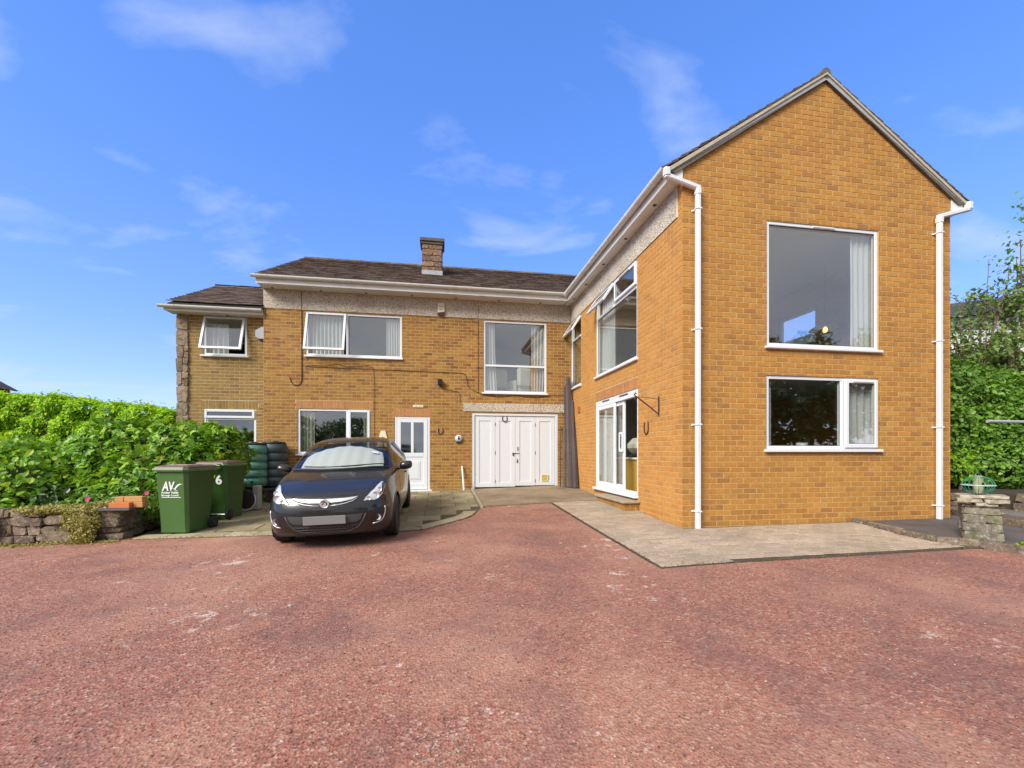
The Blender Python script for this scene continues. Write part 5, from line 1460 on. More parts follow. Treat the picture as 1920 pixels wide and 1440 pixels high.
# print on the front face: the face leans, so follow it
ta = math.atan2(.063, .885)
FM = Matrix.Translation((-.155, -.3190, .60)) @ Matrix.Rotation(R(90) + ta * .98, 4, 'X')
def fm(x, z): return Matrix.Translation((0, 0, 0)) @ FM @ Matrix.Translation((x, z, .004))
text_mesh('AV', .195, 'logo_letters', 'print_white', bin1, fm(.02, .085), shear=.22, bold=.006, sx=.72)
text_mesh('Amber Valley', .048, 'logo_text', 'print_white', bin1, fm(.0, .035), bold=.0012, sx=1.06)
text_mesh('Borough Council', .038, 'logo_text', 'print_white', bin1, fm(.0, -.005), bold=.001, sx=1.06)
mb = MB(); P3 = lambda x, z: tuple(fm(x, z) @ Vector((0, 0, 0)))
mb.quad(P3(0, -.030), P3(.31, -.030), P3(.31, -.020), P3(0, -.020))
sw = [(a + .035, b - .012) for a, b in [(.185, .10), (.205, .125), (.24, .165), (.28, .19), (.315, .195), (.27, .205), (.225, .185), (.195, .15), (.18, .125), (.13, .145), (.125, .135), (.19, .105), (.225, .075), (.232, .08)]]
mb.add([P3(*p) for p in sw[:10]], [(0, 1, 8), (1, 2, 7, 8), (2, 3, 6, 7), (3, 4, 5, 6), (0, 8, 9)])
mb.quad(P3(.17, .125), P3(.262, .068), P3(.267, .075), P3(.175, .133))
mb.build('logo_swoosh', 'print_white', bin1, local=True, fix=False)
bin2 = wheelie((-4.087, 9.0, zb(-4.087, 9.0)), R(174), 'green wheelie bin behind the first, numbered 76')
ta2 = math.atan2(.11, .885)
BMx = Matrix.Rotation(R(180), 4, 'Z') @ Matrix.Translation((-.20, -.2890, .60)) @ Matrix.Rotation(R(90) + ta2, 4, 'X')
def bmx(x, z): return BMx @ Matrix.Translation((x, z, .006))
text_mesh('7', .22, 'number_sticker', 'print_yellow', bin2, bmx(.155, .065), bold=.008)
text_mesh('6', .22, 'number_sticker', 'print_white', bin2, bmx(.272, .065), bold=.008)
mb = MB(); q = lambda x, z, d=0: tuple(BMx @ Vector((x, z, .004 + d)))
mb.quad(q(.155, .235), q(.255, .235), q(.255, .37), q(.155, .37)); mb.build('sticker', 'print_teal', bin2, local=True, fix=False)
mb = MB()
for z_ in (.30, .325): mb.quad(q(.20, z_, .001), q(.248, z_, .001), q(.248, z_ + .012, .001), q(.20, z_ + .012, .001))
mb.build('sticker_print', 'print_white', bin2, local=True, fix=False)

# ------------------------------------------------------------------ water butts
def butt(x, y, mat, label, stand_mat, r=.35, h=1.0, stand=.36):
    z = gz(x, y) + .02
    e = thing('water_butt', (x, y, z), label, 'water butt', 'water butts against the front wall')
    prof = [(r * .80, 0), (r * .93, .02)]
    nb = 5
    for i in range(nb):
        z0_, z1_ = .03 + (h - .05) * i / nb, .03 + (h - .05) * (i + 1) / nb
        for t_ in np.linspace(0, 1, 7): prof.append((r * (.925 + .075 * math.sin(math.pi * t_) ** .6), z0_ + (z1_ - z0_ - .022) * t_))
        prof += [(r * .905, z1_ - .016), (r * .905, z1_ - .004)]
    prof += [(r * .88, h - .01), (r * .80, h)]
    mb = MB(); mb.lathe(prof, 0, 0, 32, 'z', stand); b = smooth_by_angle(mb.build('barrel', mat, e, local=True), 50)
    mb = MB(); mb.lathe([(r * .84, h), (r * .86, h + .025), (r * .80, h + .05), (r * .3, h + .06), (r * .28, h + .075), (.01, h + .078)], 0, 0, 28, 'z', stand); smooth_by_angle(mb.build('lid', 'black_plastic', e, local=True))
    mb = MB(); mb.lathe([(r * .80, 0), (r * .74, .05), (r * .66, .30), (r * .72, stand - .002)], 0, 0, 10, 'z', 0); mb.build('stand', stand_mat, e, local=True)
    mb = MB(); mb.tube([(.12, -r * .93, stand + .13), (.12, -r * 1.12, stand + .13)], .02, 8); mb.tube([(.12, -r * 1.08, stand + .14), (.12, -r * 1.08, stand + .08)], .014, 8); mb.build('tap', 'black_plastic', e, local=True)
    return e
butt(-4.40, 11.16, 'butt_green', 'ribbed green water butt on a dark blue stand', 'stand_blue', .345, .98, .36)
butt(-4.02, 11.42, 'butt_dark', 'darker ribbed water butt tucked behind the green one', 'butt_dark', .31, 1.02, .33)
e = thing('plastic_tub', (-3.87, 10.98, gz(-3.87, 10.98) + .02), 'dark brown plastic tub at the foot of the water butts', 'tub')
mb = MB(); mb.lathe([(.17, 0), (.215, .30)], 0, 0, 20, 'z'); smooth_by_angle(mb.build('body', 'tub_brown', e, local=True)); mb = MB(); mb.lathe([(.235, .27), (.24, .315), (.21, .315), (.205, .28)], 0, 0, 20, 'z'); mb.build('rim', 'tub_brown', e, local=True)
# hose reel standing behind the second bin
e = thing('hose_reel', (-3.97, 9.75, gz(-3.97, 9.75) + .02), 'grey hose reel with a dark drum half hidden behind the bins', 'hose reel')
mb = MB(); mb.lathe([(.12, -.06), (.185, -.055), (.2, 0), (.185, .055), (.12, .06)], 0, 0, 22, 'y', .24); mb.build('drum', 'tub_brown', e, local=True)
mb = MB(); mb.box((.12, -.02, .02), (.25, .16, .52), .02); mb.build('case', 'hose_grey', e, local=True)
mb = MB(); mb.tube([(math.cos(t_) * .21, -.075, .24 + math.sin(t_) * .22) for t_ in np.linspace(-2.2, .5, 12)], .012, 6); mb.build('hoop', 'plastic_white', e, local=True)

# ------------------------------------------------------------------ stone wall on the left
sw_ = empty('stone_wall', (-5.6, 7.6, gz(-5.6, 7.6))); tag(sw_, 'low rough dry stone wall holding up the shrub bed', 'wall')
def lay_stones(par, pts, h_at, thick, mat, seed, face=1, hmin=.08, hmax=.16, lmin=.16, lmax=.38, zoff=0.0):
    random.seed(seed)
    for (xa, ya), (xb, yb) in zip(pts, pts[1:]):
        L = math.hypot(xb - xa, yb - ya); ang = math.atan2(yb - ya, xb - xa)
        dx, dy = (xb - xa) / L, (yb - ya) / L
        z = 0.0
        Hm = max(h_at(xa, ya), h_at(xb, yb))
        while z < Hm - .02:
            h = random.uniform(hmin, hmax); s = -random.uniform(0, .12)
            while s < L:
                l = random.uniform(lmin, lmax); c = s + l / 2
                if c > L + .02: break
                x, y = xa + dx * c, ya + dy * c; top = h_at(x, y)
                hh = h * random.uniform(.85, 1.1)
                if z + hh * .6 < top:
                    off = random.uniform(-.03, .02)
                    stone(par, mat, (x - dy * off, y + dx * off, gz(x, y) + z + hh / 2 + zoff), (l * 1.02, thick, hh * 1.04), ang)
                s += l
            z += h * .97
def wall_h(x, y):
    if y > 7.75: return .50
    return .44 if x < -5.0 else .47
wp = [(-9.3, 8.08), (-7.6, 7.82), (-6.58, 7.72), (-5.74, 7.60), (-4.92, 7.55)]
wp2 = [(-4.86, 7.60), (-4.90, 8.2), (-4.92, 8.95)]
lay_stones(sw_, [(x, y + .12) for x, y in wp], wall_h, .26, 'wall_stone', 11)
lay_stones(sw_, [(x - .10, y) for x, y in wp2], wall_h, .26, 'wall_stone', 12)
mb = MB()
for (xa, ya), (xb, yb) in zip(wp, wp[1:]):
    mb.prism([(xa, ya + .20), (xb, yb + .20), (xb, yb + .36), (xa, ya + .36)], lambda x, y: (x, y, gz(x, y) + .40), lambda x, y: (x, y, gz(x, y) - .02))
mb.build('rubble_core', 'soil', sw_)
random.seed(21)
mb = MB(); mb.prism([(-13, 8.4), (-6.6, 8.0), (-5.0, 7.85), (-5.08, 9.1), (-6.4, 9.2), (-6.42, 12.05), (-13, 12.05)], lambda x, y: (x, y, gz(x, y) + .38), lambda x, y: (x, y, gz(x, y) - .05))
tag(mb.build('flower_bed', 'soil'), kind='structure')
# dark capping slab and loose bricks on the corner
zc_ = .655
mb = MB(); mb.prism([(-5.12, 7.48), (-4.68, 7.46), (-4.66, 7.86), (-5.08, 7.86)], lambda x, y: (x, y, zc_), lambda x, y: (x, y, zc_ - .03)); tag(mb.build('capping_slab', 'roof_felt'), 'thin dark slab lying on the corner of the stone wall', 'slab')
def loose(x0, x1, y0, y1, z0, z1, label, rot=0.0, mat='terracotta'):
    mb = MB(); cx, cy = (x0 + x1) / 2, (y0 + y1) / 2
    mb.box((x0 - cx, y0 - cy, 0), (x1 - cx, y1 - cy, z1 - z0), .006); o = mb.build('loose_brick', mat, local=True); o.location = (cx, cy, z0); o.rotation_euler = (0, 0, rot)
    return tag(o, label, 'brick', 'loose bricks on the corner of the stone wall')
simple('brick_buff', (0.50, 0.27, 0.10), 0.85, 0.2, 12, 0.4, 60)
simple('brick_orange', (0.52, 0.17, 0.055), 0.85, 0.15, 12, 0.4, 60)
loose(-4.985, -4.69, 7.50, 7.62, zc_, zc_ + .085, 'orange loose brick lowest and nearest on the wall corner', R(-3), 'brick_orange')
loose(-4.685, -4.56, 7.56, 7.72, zc_, zc_ + .085, 'end of a buff loose brick low on the right of the pile', R(4), 'brick_buff')
loose(-4.95, -4.835, 7.58, 7.72, zc_ + .0852, zc_ + .165, 'shorter buff loose brick on top at the left of the pile', R(3), 'brick_buff')
loose(-4.83, -4.57, 7.585, 7.70, zc_ + .0852, zc_ + .165, 'longer buff loose brick on top at the right of the pile', R(-2), 'brick_buff')

# ------------------------------------------------------------------ pillar with bird feeder, terraces on the right
px, py_ = 7.14, 4.74
pil = empty('stone_pillar', (px, py_, gz(px, py_))); tag(pil, 'squat mossy stone pillar with pale slabs on top', 'pillar')
random.seed(5)
z = 0.0; k = 0
while z < .42:
    h = random.uniform(.10, .145)
    if z + h > .44: h = .44 - z
    for f in range(4):
        ang = R(-48) + f * math.pi / 2
        nrm = Vector((math.sin(ang), -math.cos(ang), 0)); tn = Vector((math.cos(ang), math.sin(ang), 0))
        cuts = [-.185, random.uniform(-.08, .08), .165] if (k + f) % 3 else [-.185, .165]
        for c0, c1 in zip(cuts, cuts[1:]):
            c = Vector((px, py_, gz(px, py_) + z + h / 2)) + nrm * (.125 + random.uniform(-.012, .012)) + tn * ((c0 + c1) / 2)
            stone(pil, 'pillar_stone', c, ((c1 - c0) * 1.03, .12, h * 1.03), ang)
    z += h * .985; k += 1
mb = MB(); mb.box((px - .085, py_ - .085, gz(px, py_)), (px + .085, py_ + .085, gz(px, py_) + .42)); mb.build('rubble_core', 'mortar', pil)
zt_ = gz(px, py_) + .44
PR = Matrix.Rotation(R(-48), 4, 'Z')
def cap(mat, x, y, z, size, r=0.0):
    c = PR @ Vector((x, y, 0)); stone(pil, mat, (px + c.x, py_ + c.y, zt_ + z), size, R(-48) + r, 'cap_slab')
cap('wall_stone', 0, 0, .010, (.40, .38, .035)); cap('cap_stone', .03, -.05, .045, (.22, .26, .055), .05)
cap('cap_stone', -.11, 0, .092, (.25, .38, .055), -.05); cap('cap_stone', .12, -.01, .090, (.24, .38, .055), .04)
cap('cap_stone', -.09, .01, .142, (.28, .36, .05), .03); cap('cap_stone', .13, .0, .145, (.23, .35, .052), -.03)
bf = thing('bird_feeder', (px - .06, py_ - .02, zt_ + .176), 'green wire cage bird feeder standing on the stone pillar', 'bird feeder')
RX, RZ = .158, .118
for k in range(20):
    a = 2 * math.pi * k / 20; mb = MB()
    pts = [(math.cos(a) * RX * math.sin(t_), math.sin(a) * RX * math.sin(t_), RZ - RZ * math.cos(t_)) for t_ in np.linspace(.42, math.pi - .30, 12)]
    mb.tube(pts, .0032, 5); mb.build('wire', 'green_wire', bf, local=True)
for zz, rr_, mt, th_ in ((RZ, RX + .003, 'pale_wire', .007), (RZ + RZ * math.cos(.30), RX * math.sin(.30), 'green_wire', .005), (RZ - RZ * math.cos(.42), RX * math.sin(.42), 'green_wire', .005)):
    mb = MB(); mb.tube([(math.cos(t_) * rr_, math.sin(t_) * rr_, zz) for t_ in np.linspace(0, 2 * math.pi, 33)], th_, 6, False); mb.build('ring', mt, bf, local=True)
mb = MB(); mb.lathe([(.048, .012), (.05, .02), (.05, .235), (.03, .245)], 0, 0, 16); smooth_by_angle(mb.build('seed_tube', 'feed_tube', bf, local=True))
mb = MB(); mb.tube([(.05 * math.cos(t_), 0, .235 + .05 * math.sin(t_)) for t_ in np.linspace(0, math.pi, 10)], .003, 5); mb.build('handle', 'steel', bf, local=True)
mb = MB(); mb.lathe([(.012, -.054), (.016, -.056), (.016, -.046)], 0, 0, 10, 'y', .14); mb.build('feeding_port', 'black_plastic', bf, local=True)
# terraces
def terrace(name, poly, top, mat, thick=.06, drop=.5):
    mb = MB(); mb.prism(poly, lambda x, y: (x, y, top), lambda x, y: (x, y, top - drop)); return tag(mb.build(name, mat), kind='structure')
terrace('lower_terrace', [(8.98, 6.36), (8.66, 5.30), (8.40, 4.30), (8.2, 3.0), (12, 3.0), (12, 12), (9.1, 12), (9.0, 7.0)], .535, 'terrace_stone')
lt = empty('lower_step_wall', (8.7, 5.3, .38)); tag(lt, 'low dark stone riser of the terrace behind the pillar', 'step')
lay_stones(lt, [(9.0, 6.9), (8.96, 6.36), (8.64, 5.30), (8.38, 4.30), (8.2, 3.2)], lambda x, y: .15, .12, 'wall_stone', 31, hmin=.12, hmax=.15, lmin=.25, lmax=.5)
ut = empty('retaining_wall', (9.4, 5.8, .53)); tag(ut, 'low dark stone retaining wall under the right hand shrubs', 'wall')
lay_stones(ut, [(9.02, 8.2), (9.06, 6.75), (9.55, 5.85), (10.3, 4.3), (10.8, 3.0)], lambda x, y: .42, .2, 'wall_stone', 32, hmin=.11, hmax=.2, lmin=.25, lmax=.6)
terrace('upper_bed', [(9.12, 12), (9.12, 6.8), (9.62, 5.9), (10.4, 4.3), (10.9, 3.0), (16, 3.0), (16, 14), (9.12, 14)], .80, 'soil', drop=.7)
random.seed(77)
# handrail
hr = thing('metal_rail', (10.6, 6.5, .8), 'grey metal rail jutting level across the shrubs at the right edge', 'rail')
mb = MB(); mb.tube([(9.93, 6.48, 2.08), (11.4, 6.54, 2.08)], .03, 10); mb.build('rail', 'lead', hr)
mb = MB(); mb.tube([(11.36, 6.54, .75), (11.36, 6.54, 2.06)], .03, 10); mb.build('post', 'lead', hr)
# loose pale stone chips on the drive that one can pick out (left, by the wall)

def edge_tufts(name, pts, n, w, size, mat, sd):
    P = []
    for k in range(n):
        i = rng.integers(len(pts) - 1); t_ = rng.uniform(); a, b = pts[i], pts[i + 1]
        x = a[0] + (b[0] - a[0]) * t_ + rng.normal(0, w); y = a[1] + (b[1] - a[1]) * t_ + rng.normal(0, w)
        P.append((x, y, gz(x, y) + .012 + rng.exponential(.006)))
    return np.array(P)
# ------------------------------------------------------------------ car
car = empty('parked_car', (-1.47, 5.95, 0))
tag(car, 'glossy black three door hatchback parked nose out on the slab patio', 'car')
# rest the wheels on the sloping ground: fit the plane through the four contact points
CX, CY = -1.47, 5.95
AXF, AXR, TRK, WR = 0.83, 3.32, .735, .305
pz = {(sx, ay): gz(CX + sx * TRK, CY + ay) + (.024 if CY + ay > 7.3 else 0.004) for sx in (-1, 1) for ay in (AXF, AXR)}
zf = (pz[-1, AXF] + pz[1, AXF]) / 2; zr = (pz[-1, AXR] + pz[1, AXR]) / 2
pitch = math.atan2(zr - zf, AXR - AXF)
roll = math.atan2((pz[1, AXF] - pz[-1, AXF] + pz[1, AXR] - pz[-1, AXR]) / 2, 2 * TRK)
car.rotation_euler = (pitch, -roll, R(0.0))
car.location = (CX, CY, zf - AXF * math.tan(pitch))

# cage ---------------------------------------------------------------
# columns along the waterline: front centre -> front corner -> side -> rear corner -> rear centre; rows r0..r4
front = [  # (x, [ (y, z) for rows 0..4 ])
    (0.00, [(.30, .17), (.085, .205), (.010, .40), (.015, .58), (.095, .735)]),
    (0.26, [(.30, .17), (.100, .205), (.022, .40), (.028, .58), (.108, .735)]),
    (0.50, [(.32, .17), (.145, .205), (.065, .40), (.075, .585), (.160, .745)]),
    (0.665, [(.36, .17), (.235, .205), (.145, .405), (.160, .59), (.255, .770)]),
]
side = [  # (y, rows 0..4 as (x, z) ; optional dy), upper r5..r8 as (x, y, z)
    ((.40, .37, .345, .335, .40), [(.70, .17), (.765, .21), (.795, .41), (.790, .60), (.700, .820)], None),
    ((.58, .56, .55, .55, .60), [(.72, .17), (.80, .21), (.832, .42), (.838, .62), (.735, .885)], [(.655, .56, .895), (.47, .47, .885), (.25, .40, .875), (0, .38, .873)]),
    ((.86,) * 5, [(.72, .17), (.815, .21), (.848, .43), (.858, .64), (.765, .935)], [(.695, .84, .945), (.50, .76, .95), (.26, .70, .948), (0, .68, .947)]),
    ((1.22,) * 5, [(.72, .17), (.81, .20), (.838, .42), (.850, .66), (.800, .965)], [(.735, 1.16, .985), (.55, 1.02, .995), (.28, .95, 1.0), (0, .93, 1.0)]),
    ((1.58,) * 5, [(.72, .17), (.81, .20), (.838, .42), (.850, .67), (.818, .975)], [(.690, 1.50, 1.20), (.525, 1.37, 1.215), (.27, 1.30, 1.225), (0, 1.28, 1.228)]),
    ((2.10,) * 5, [(.72, .17), (.81, .20), (.840, .42), (.853, .68), (.825, .990)], [(.605, 1.96, 1.395), (.455, 1.80, 1.425), (.24, 1.72, 1.435), (0, 1.70, 1.438)]),
    ((2.62,) * 5, [(.72, .17), (.81, .20), (.843, .42), (.855, .69), (.826, 1.010)], [(.595, 2.45, 1.425), (.45, 2.38, 1.468), (.24, 2.35, 1.480), (0, 2.35, 1.482)]),
    ((3.06,) * 5, [(.72, .17), (.81, .21), (.848, .43), (.858, .70), (.815, 1.040)], [(.585, 2.98, 1.400), (.445, 2.98, 1.445), (.24, 3.0, 1.462), (0, 3.0, 1.465)]),
    ((3.36,) * 5, [(.71, .18), (.81, .23), (.848, .44), (.855, .71), (.790, 1.070)], [(.575, 3.35, 1.335), (.435, 3.40, 1.385), (.24, 3.44, 1.405), (0, 3.45, 1.410)]),
    ((3.64, 3.64, 3.64, 3.64, 3.62), [(.66, .20), (.775, .25), (.815, .46), (.815, .72), (.740, 1.080)], [(.600, 3.60, 1.19), (.45, 3.66, 1.22), (.24, 3.70, 1.232), (0, 3.71, 1.236)]),
    ((3.78, 3.82, 3.84, 3.83, 3.74), [(.60, .21), (.70, .27), (.745, .47), (.735, .73), (.660, 1.075)], None),
]
rear = [
    (0.55, [(3.80, .22), (3.90, .28), (3.93, .48), (3.92, .74), (3.805, 1.07)]),
    (0.38, [(3.82, .22), (3.94, .28), (3.965, .48), (3.955, .74), (3.83, 1.07)]),
    (0.20, [(3.83, .22), (3.955, .28), (3.98, .48), (3.97, .74), (3.845, 1.07)]),
    (0.00, [(3.83, .22), (3.96, .28), (3.985, .48), (3.975, .74), (3.85, 1.07)]),
]
cols = []
for x, rows in front: cols.append([(x, y, z) for y, z in rows])
for ys, low, up in side: cols.append([(x, y, z) for y, (x, z) in zip(ys, low)])
for x, rows in rear: cols.append([(x, y, z) for y, z in rows])
nc = len(cols); S0 = 4; SN = S0 + len(side) - 1
cv = []; cf = []; cuv = []
vid = {}
def vtx(key, p):
    if key not in vid: vid[key] = len(cv); cv.append(p)
    return vid[key]
for c, col in enumerate(cols):
    for r in range(5): vtx(('L', c, r), col[r])
def low(c, r): return vid['L', c, r]
def upv(i, r):      # i: side station index, r: 4..8
    if r == 4: return low(S0 + i, 4)
    if i == 0: return low(S0 - (r - 4), 4)
    if i == len(side) - 1: return low(SN + (r - 4), 4)
    return vtx(('U', i, r), side[i][2][r - 5])
for c in range(nc - 1):
    for r in range(4):
        cf.append((low(c, r), low(c + 1, r), low(c + 1, r + 1), low(c, r + 1)))
        cuv.append([(c, r), (c + 1, r), (c + 1, r + 1), (c, r + 1)])
for i in range(len(side) - 1):
    for r in range(4, 8):
        cf.append((upv(i, r), upv(i + 1, r), upv(i + 1, r + 1), upv(i, r + 1)))
        cuv.append([(S0 + i, r), (S0 + i + 1, r), (S0 + i + 1, r + 1), (S0 + i, r + 1)])
# underside
for c in range(nc // 2):
    pass
half = len(cv)
V = list(cv); F = list(cf); UV = list(cuv); mir = {}
for i, p in enumerate(cv):
    if abs(p[0]) < 1e-6: mir[i] = i
    else: mir[i] = len(V); V.append((-p[0], p[1], p[2]))
for f, uvf in zip(cf, cuv):
    F.append(tuple(mir[i] for i in f[::-1])); UV.append(uvf[::-1])
me = bpy.data.meshes.new('cage'); me.from_pydata(V, [], F)
uvl = me.uv_layers.new(name='grid')
k = 0
for poly, uvf in zip(me.polygons, UV):
    for li, uv in zip(poly.loop_indices, uvf): uvl.data[li].uv = (uv[0] / 32.0, uv[1] / 32.0)
tmp = bpy.data.objects.new('cage', me); COL.objects.link(tmp)
# creases: beltline, hood edge, windscreen frame
md = tmp.modifiers.new('s', 'SUBSURF'); md.levels = 4; md.uv_smooth = 'NONE'; md.boundary_smooth = 'PRESERVE_CORNERS'
bm = bmesh.new(); bm.from_mesh(me); bmesh.ops.recalc_face_normals(bm, faces=bm.faces)
cl = bm.edges.layers.float.new('crease_edge')
bm.verts.ensure_lookup_table()
def crease(a, b, v):
    for x, y in ((a, b), (mir[a], mir[b])):
        e = bm.edges.get((bm.verts[x], bm.verts[y]))
        if e: e[cl] = v
for c in range(S0, SN): crease(low(c, 4), low(c + 1, 4), .35)
for c in range(0, S0): crease(low(c, 4), low(c + 1, 4), .30)
for i in range(3, 9): crease(upv(i, 5), upv(i + 1, 5), .45)
for r in range(5, 8): crease(upv(3, r), upv(3, r + 1), .6)
for r in range(5, 8): crease(upv(8, r), upv(8, r + 1), .4)
for i in range(0, 3): crease(upv(i, 5), upv(i + 1, 5), .35)
bm.to_mesh(me); bm.free()
dg = bpy.context.evaluated_depsgraph_get()
em = tmp.evaluated_get(dg).to_mesh()
n = len(em.vertices); EV = np.zeros(n * 3); em.vertices.foreach_get('co', EV); EV = EV.reshape(-1, 3)
loops = np.zeros(len(em.loops), dtype=np.int32); em.loops.foreach_get('vertex_index', loops)
uva = np.zeros(len(em.loops) * 2); em.uv_layers['grid'].data.foreach_get('uv', uva); uva = uva.reshape(-1, 2) * 32
EF = loops.reshape(-1, 4); FU = uva.reshape(-1, 4, 2).mean(1)
tmp.evaluated_get(dg).to_mesh_clear(); bpy.data.objects.remove(tmp)
FC = EV[EF].mean(1)
bvh = BVHTree.FromPolygons([tuple(v) for v in EV], [tuple(int(i) for i in f) for f in EF])
s_, r_ = FU[:, 0] - S0, FU[:, 1]
cls = np.zeros(len(EF), dtype=int)
up_ = r_ > 4
WS = up_ & (s_ > 3.06) & (s_ < 4.94) & (r_ > 5.19)
SW = up_ & (s_ > 3.44) & (s_ < 8.5) & (r_ > 4.13) & (r_ < 4.90)
# the side glass narrows to a point ahead of the mirror and behind the rear quarter
SW &= (r_ - 4.13) < (s_ - 3.44) * 1.6
BP = SW & (s_ > 6.05) & (s_ < 6.22)
RW = up_ & (s_ > 8.2) & (s_ < 9.7) & (r_ > 5.25)
SEAL = up_ & ~WS & (s_ > 2.94) & (s_ < 5.0) & (r_ > 5.12)
cls[SEAL] = 5
cls[WS] = 1; cls[SW] = 2; cls[BP] = 3; cls[RW] = 4
low_black = (~up_) & (r_ < 1.0)
cls[low_black] = 6
# wheel arches
AR = .352
for ax in (AXF, AXR):
    d = np.hypot(FC[:, 1] - ax, FC[:, 2] - .305)
    cls[(~up_ | (r_ < 4.0)) & (d < AR) & (np.abs(FC[:, 0]) > .5)] = 9
keep0 = cls != 9
# snap the cut edge onto the arch circle
removed = EF[cls == 9].ravel(); kept = EF[cls != 9].ravel()
bnd = np.intersect1d(removed, kept)
for v in bnd:
    for ax in (AXF, AXR):
        dy, dz = EV[v, 1] - ax, EV[v, 2] - .305; d = math.hypot(dy, dz)
        if d < AR * 1.5 and EV[v, 2] > .2:
            EV[v, 1] = ax + dy / d * AR; EV[v, 2] = .305 + dz / d * AR
def part_from(mask, name, mat, smooth=True):
    f = EF[mask]; used, inv = np.unique(f, return_inverse=True)
    me = mesh_from(name, EV[used], inv.reshape(-1, 4).astype(np.int32), mat, smooth)
    return link(name, me, car, (0, 0, 0))
body = part_from((cls == 0), 'body', 'car_paint')
part_from(cls == 6, 'underside', 'black_plastic')
part_from(cls == 1, 'windscreen', 'glass_car')
part_from(cls == 5, 'windscreen_seal', 'black_plastic')
part_from((cls == 2) & (FC[:, 0] > 0), 'side_window', 'glass_car_dark')
part_from((cls == 2) & (FC[:, 0] < 0), 'side_window', 'glass_car_dark')
part_from(cls == 3, 'pillar_trim', 'black_plastic')
part_from(cls == 4, 'rear_window', 'glass_car_dark')

# helpers that lay trim on the body ------------------------------------
MW = Matrix.LocRotScale(car.location, car.rotation_euler, None); MI = MW.inverted()
def pix(x, y):
    """car-space hit of the sight line through a point of the 1920 x 1440 frame"""
    d = Vector((math.sin(YAW), math.cos(YAW), 0)) + Vector((math.cos(YAW), -math.sin(YAW), 0)) * ((x - 960) / 815) + Vector((0, 0, (849 - y) / 815))
    o = MI @ Vector((0, 0, EYE)); dd = (MI.to_3x3() @ d).normalized()
    h, nrm, _, _ = bvh.ray_cast(o, dd)
    return h, nrm
def px2(pts):
    out = []
    for p in pts:
        h, _ = pix(*p)
        if h is not None: out.append(h)
    return out
def hit(x, z, y0=-1.0, d=(0, 1, 0)):
    h, nrm, _, _ = bvh.ray_cast(Vector((x, y0, z)), Vector(d)); return h, nrm
def on_front(x, z, off):
    h, nrm = hit(x, z)
    if h is None: return None
    if nrm.y > 0: nrm = -nrm
    return h + nrm * off
def drape(poly, name, mat, off=.006, parent=None, sub=5, back=.03, smooth=True):
    """poly in car (x, z); laid on the body seen from the front, with a rim that goes back into it"""
    bm = bmesh.new(); vs = [bm.verts.new((p[0], 0, p[1])) for p in poly]
    tris = tessellate_polygon([[Vector((p[0], p[1], 0)) for p in poly]])
    for t_ in tris:
        try: bm.faces.new([vs[i] for i in t_])
        except ValueError: pass
    xs = [p[0] for p in poly]; zs = [p[1] for p in poly]
    st = .03
    for ax, lo, hi in ((0, min(xs), max(xs)), (2, min(zs), max(zs))):
        q = lo + st
        while q < hi:
            co = [0, 0, 0]; co[ax] = q; no = [0, 0, 0]; no[ax] = 1
            bmesh.ops.bisect_plane(bm, geom=bm.verts[:] + bm.edges[:] + bm.faces[:], plane_co=co, plane_no=no); q += st
    last = None
    for v in bm.verts:
        p = on_front(v.co.x, v.co.z, off)
        if p is None:
            h, i_, nn, dd = bvh.find_nearest(Vector((v.co.x, .3, v.co.z))); p = (h + i_ * 0) if h is not None else Vector((v.co.x, .3, v.co.z))
        v.co = p
    bmesh.ops.recalc_face_normals(bm, faces=bm.faces)
    s = sum(f.normal.y for f in bm.faces)
    if s > 0: bmesh.ops.reverse_faces(bm, faces=bm.faces)
    ed = [e for e in bm.edges if e.is_boundary]
    r = bmesh.ops.extrude_edge_only(bm, edges=ed)
    for v in [g for g in r['geom'] if isinstance(g, bmesh.types.BMVert)]: v.co.y += back
    me = bpy.data.meshes.new(name); bm.to_mesh(me); bm.free(); me.materials.append(MATS[mat])
    o = link(name, me, parent or car, (0, 0, 0)); 
    if smooth: smooth_by_angle(o, 40)
    return o
def strip(pts, name, mat, r=.006, parent=None, off=.004, closed=False, n=6):
    P = [on_front(x, z, off) for x, z in pts]; P = [p for p in P if p is not None]
    if closed: P.append(P[0])
    mb = MB(); mb.tube(P, r, n); return mb.build(name, mat, parent or car, local=True, smooth=True)
def mirror(poly): return [(-x, z) for x, z in poly]
def fr(x, y):
    """frame point -> car (x, z) on the body"""
    h, _ = pix(x, y)
    return (h.x, h.z)

# upper grille
def smooth_poly(pts, n=4):
    out = []; m = len(pts)
    for i in range(m):
        p0, p1, p2, p3 = (Vector(pts[(i + k) % m]) for k in (-1, 0, 1, 2))
        for k in range(n):
            t_ = k / n
            q = .5 * ((2 * p1) + (-p0 + p2) * t_ + (2 * p0 - 5 * p1 + 4 * p2 - p3) * t_ ** 2 + (-p0 + 3 * p1 - 3 * p2 + p3) * t_ ** 3)
            out.append((q.x, q.y))
    return out
gt, gb = .700, .560
up_poly = [(-.405, gt), (-.25, gt - .012), (0, gt - .016), (.25, gt - .012), (.405, gt), (.36, gt - .045), (.26, gt - .105), (.13, gt - .138), (0, gt - .146), (-.13, gt - .138), (-.26, gt - .105), (-.36, gt - .045)]
drape(up_poly, 'upper_grille', 'grille_black', .004)
for k in range(2):
    zz = .612 - k * .024
    for i in range(-6, 7):
        x = i * .045 + (k % 2) * .022
        if abs(x) > .25 - k * .07: continue
        strip([(x - .016, zz), (x + .016, zz)], 'grille_slot', 'bumper_grey', .0035, off=.006)
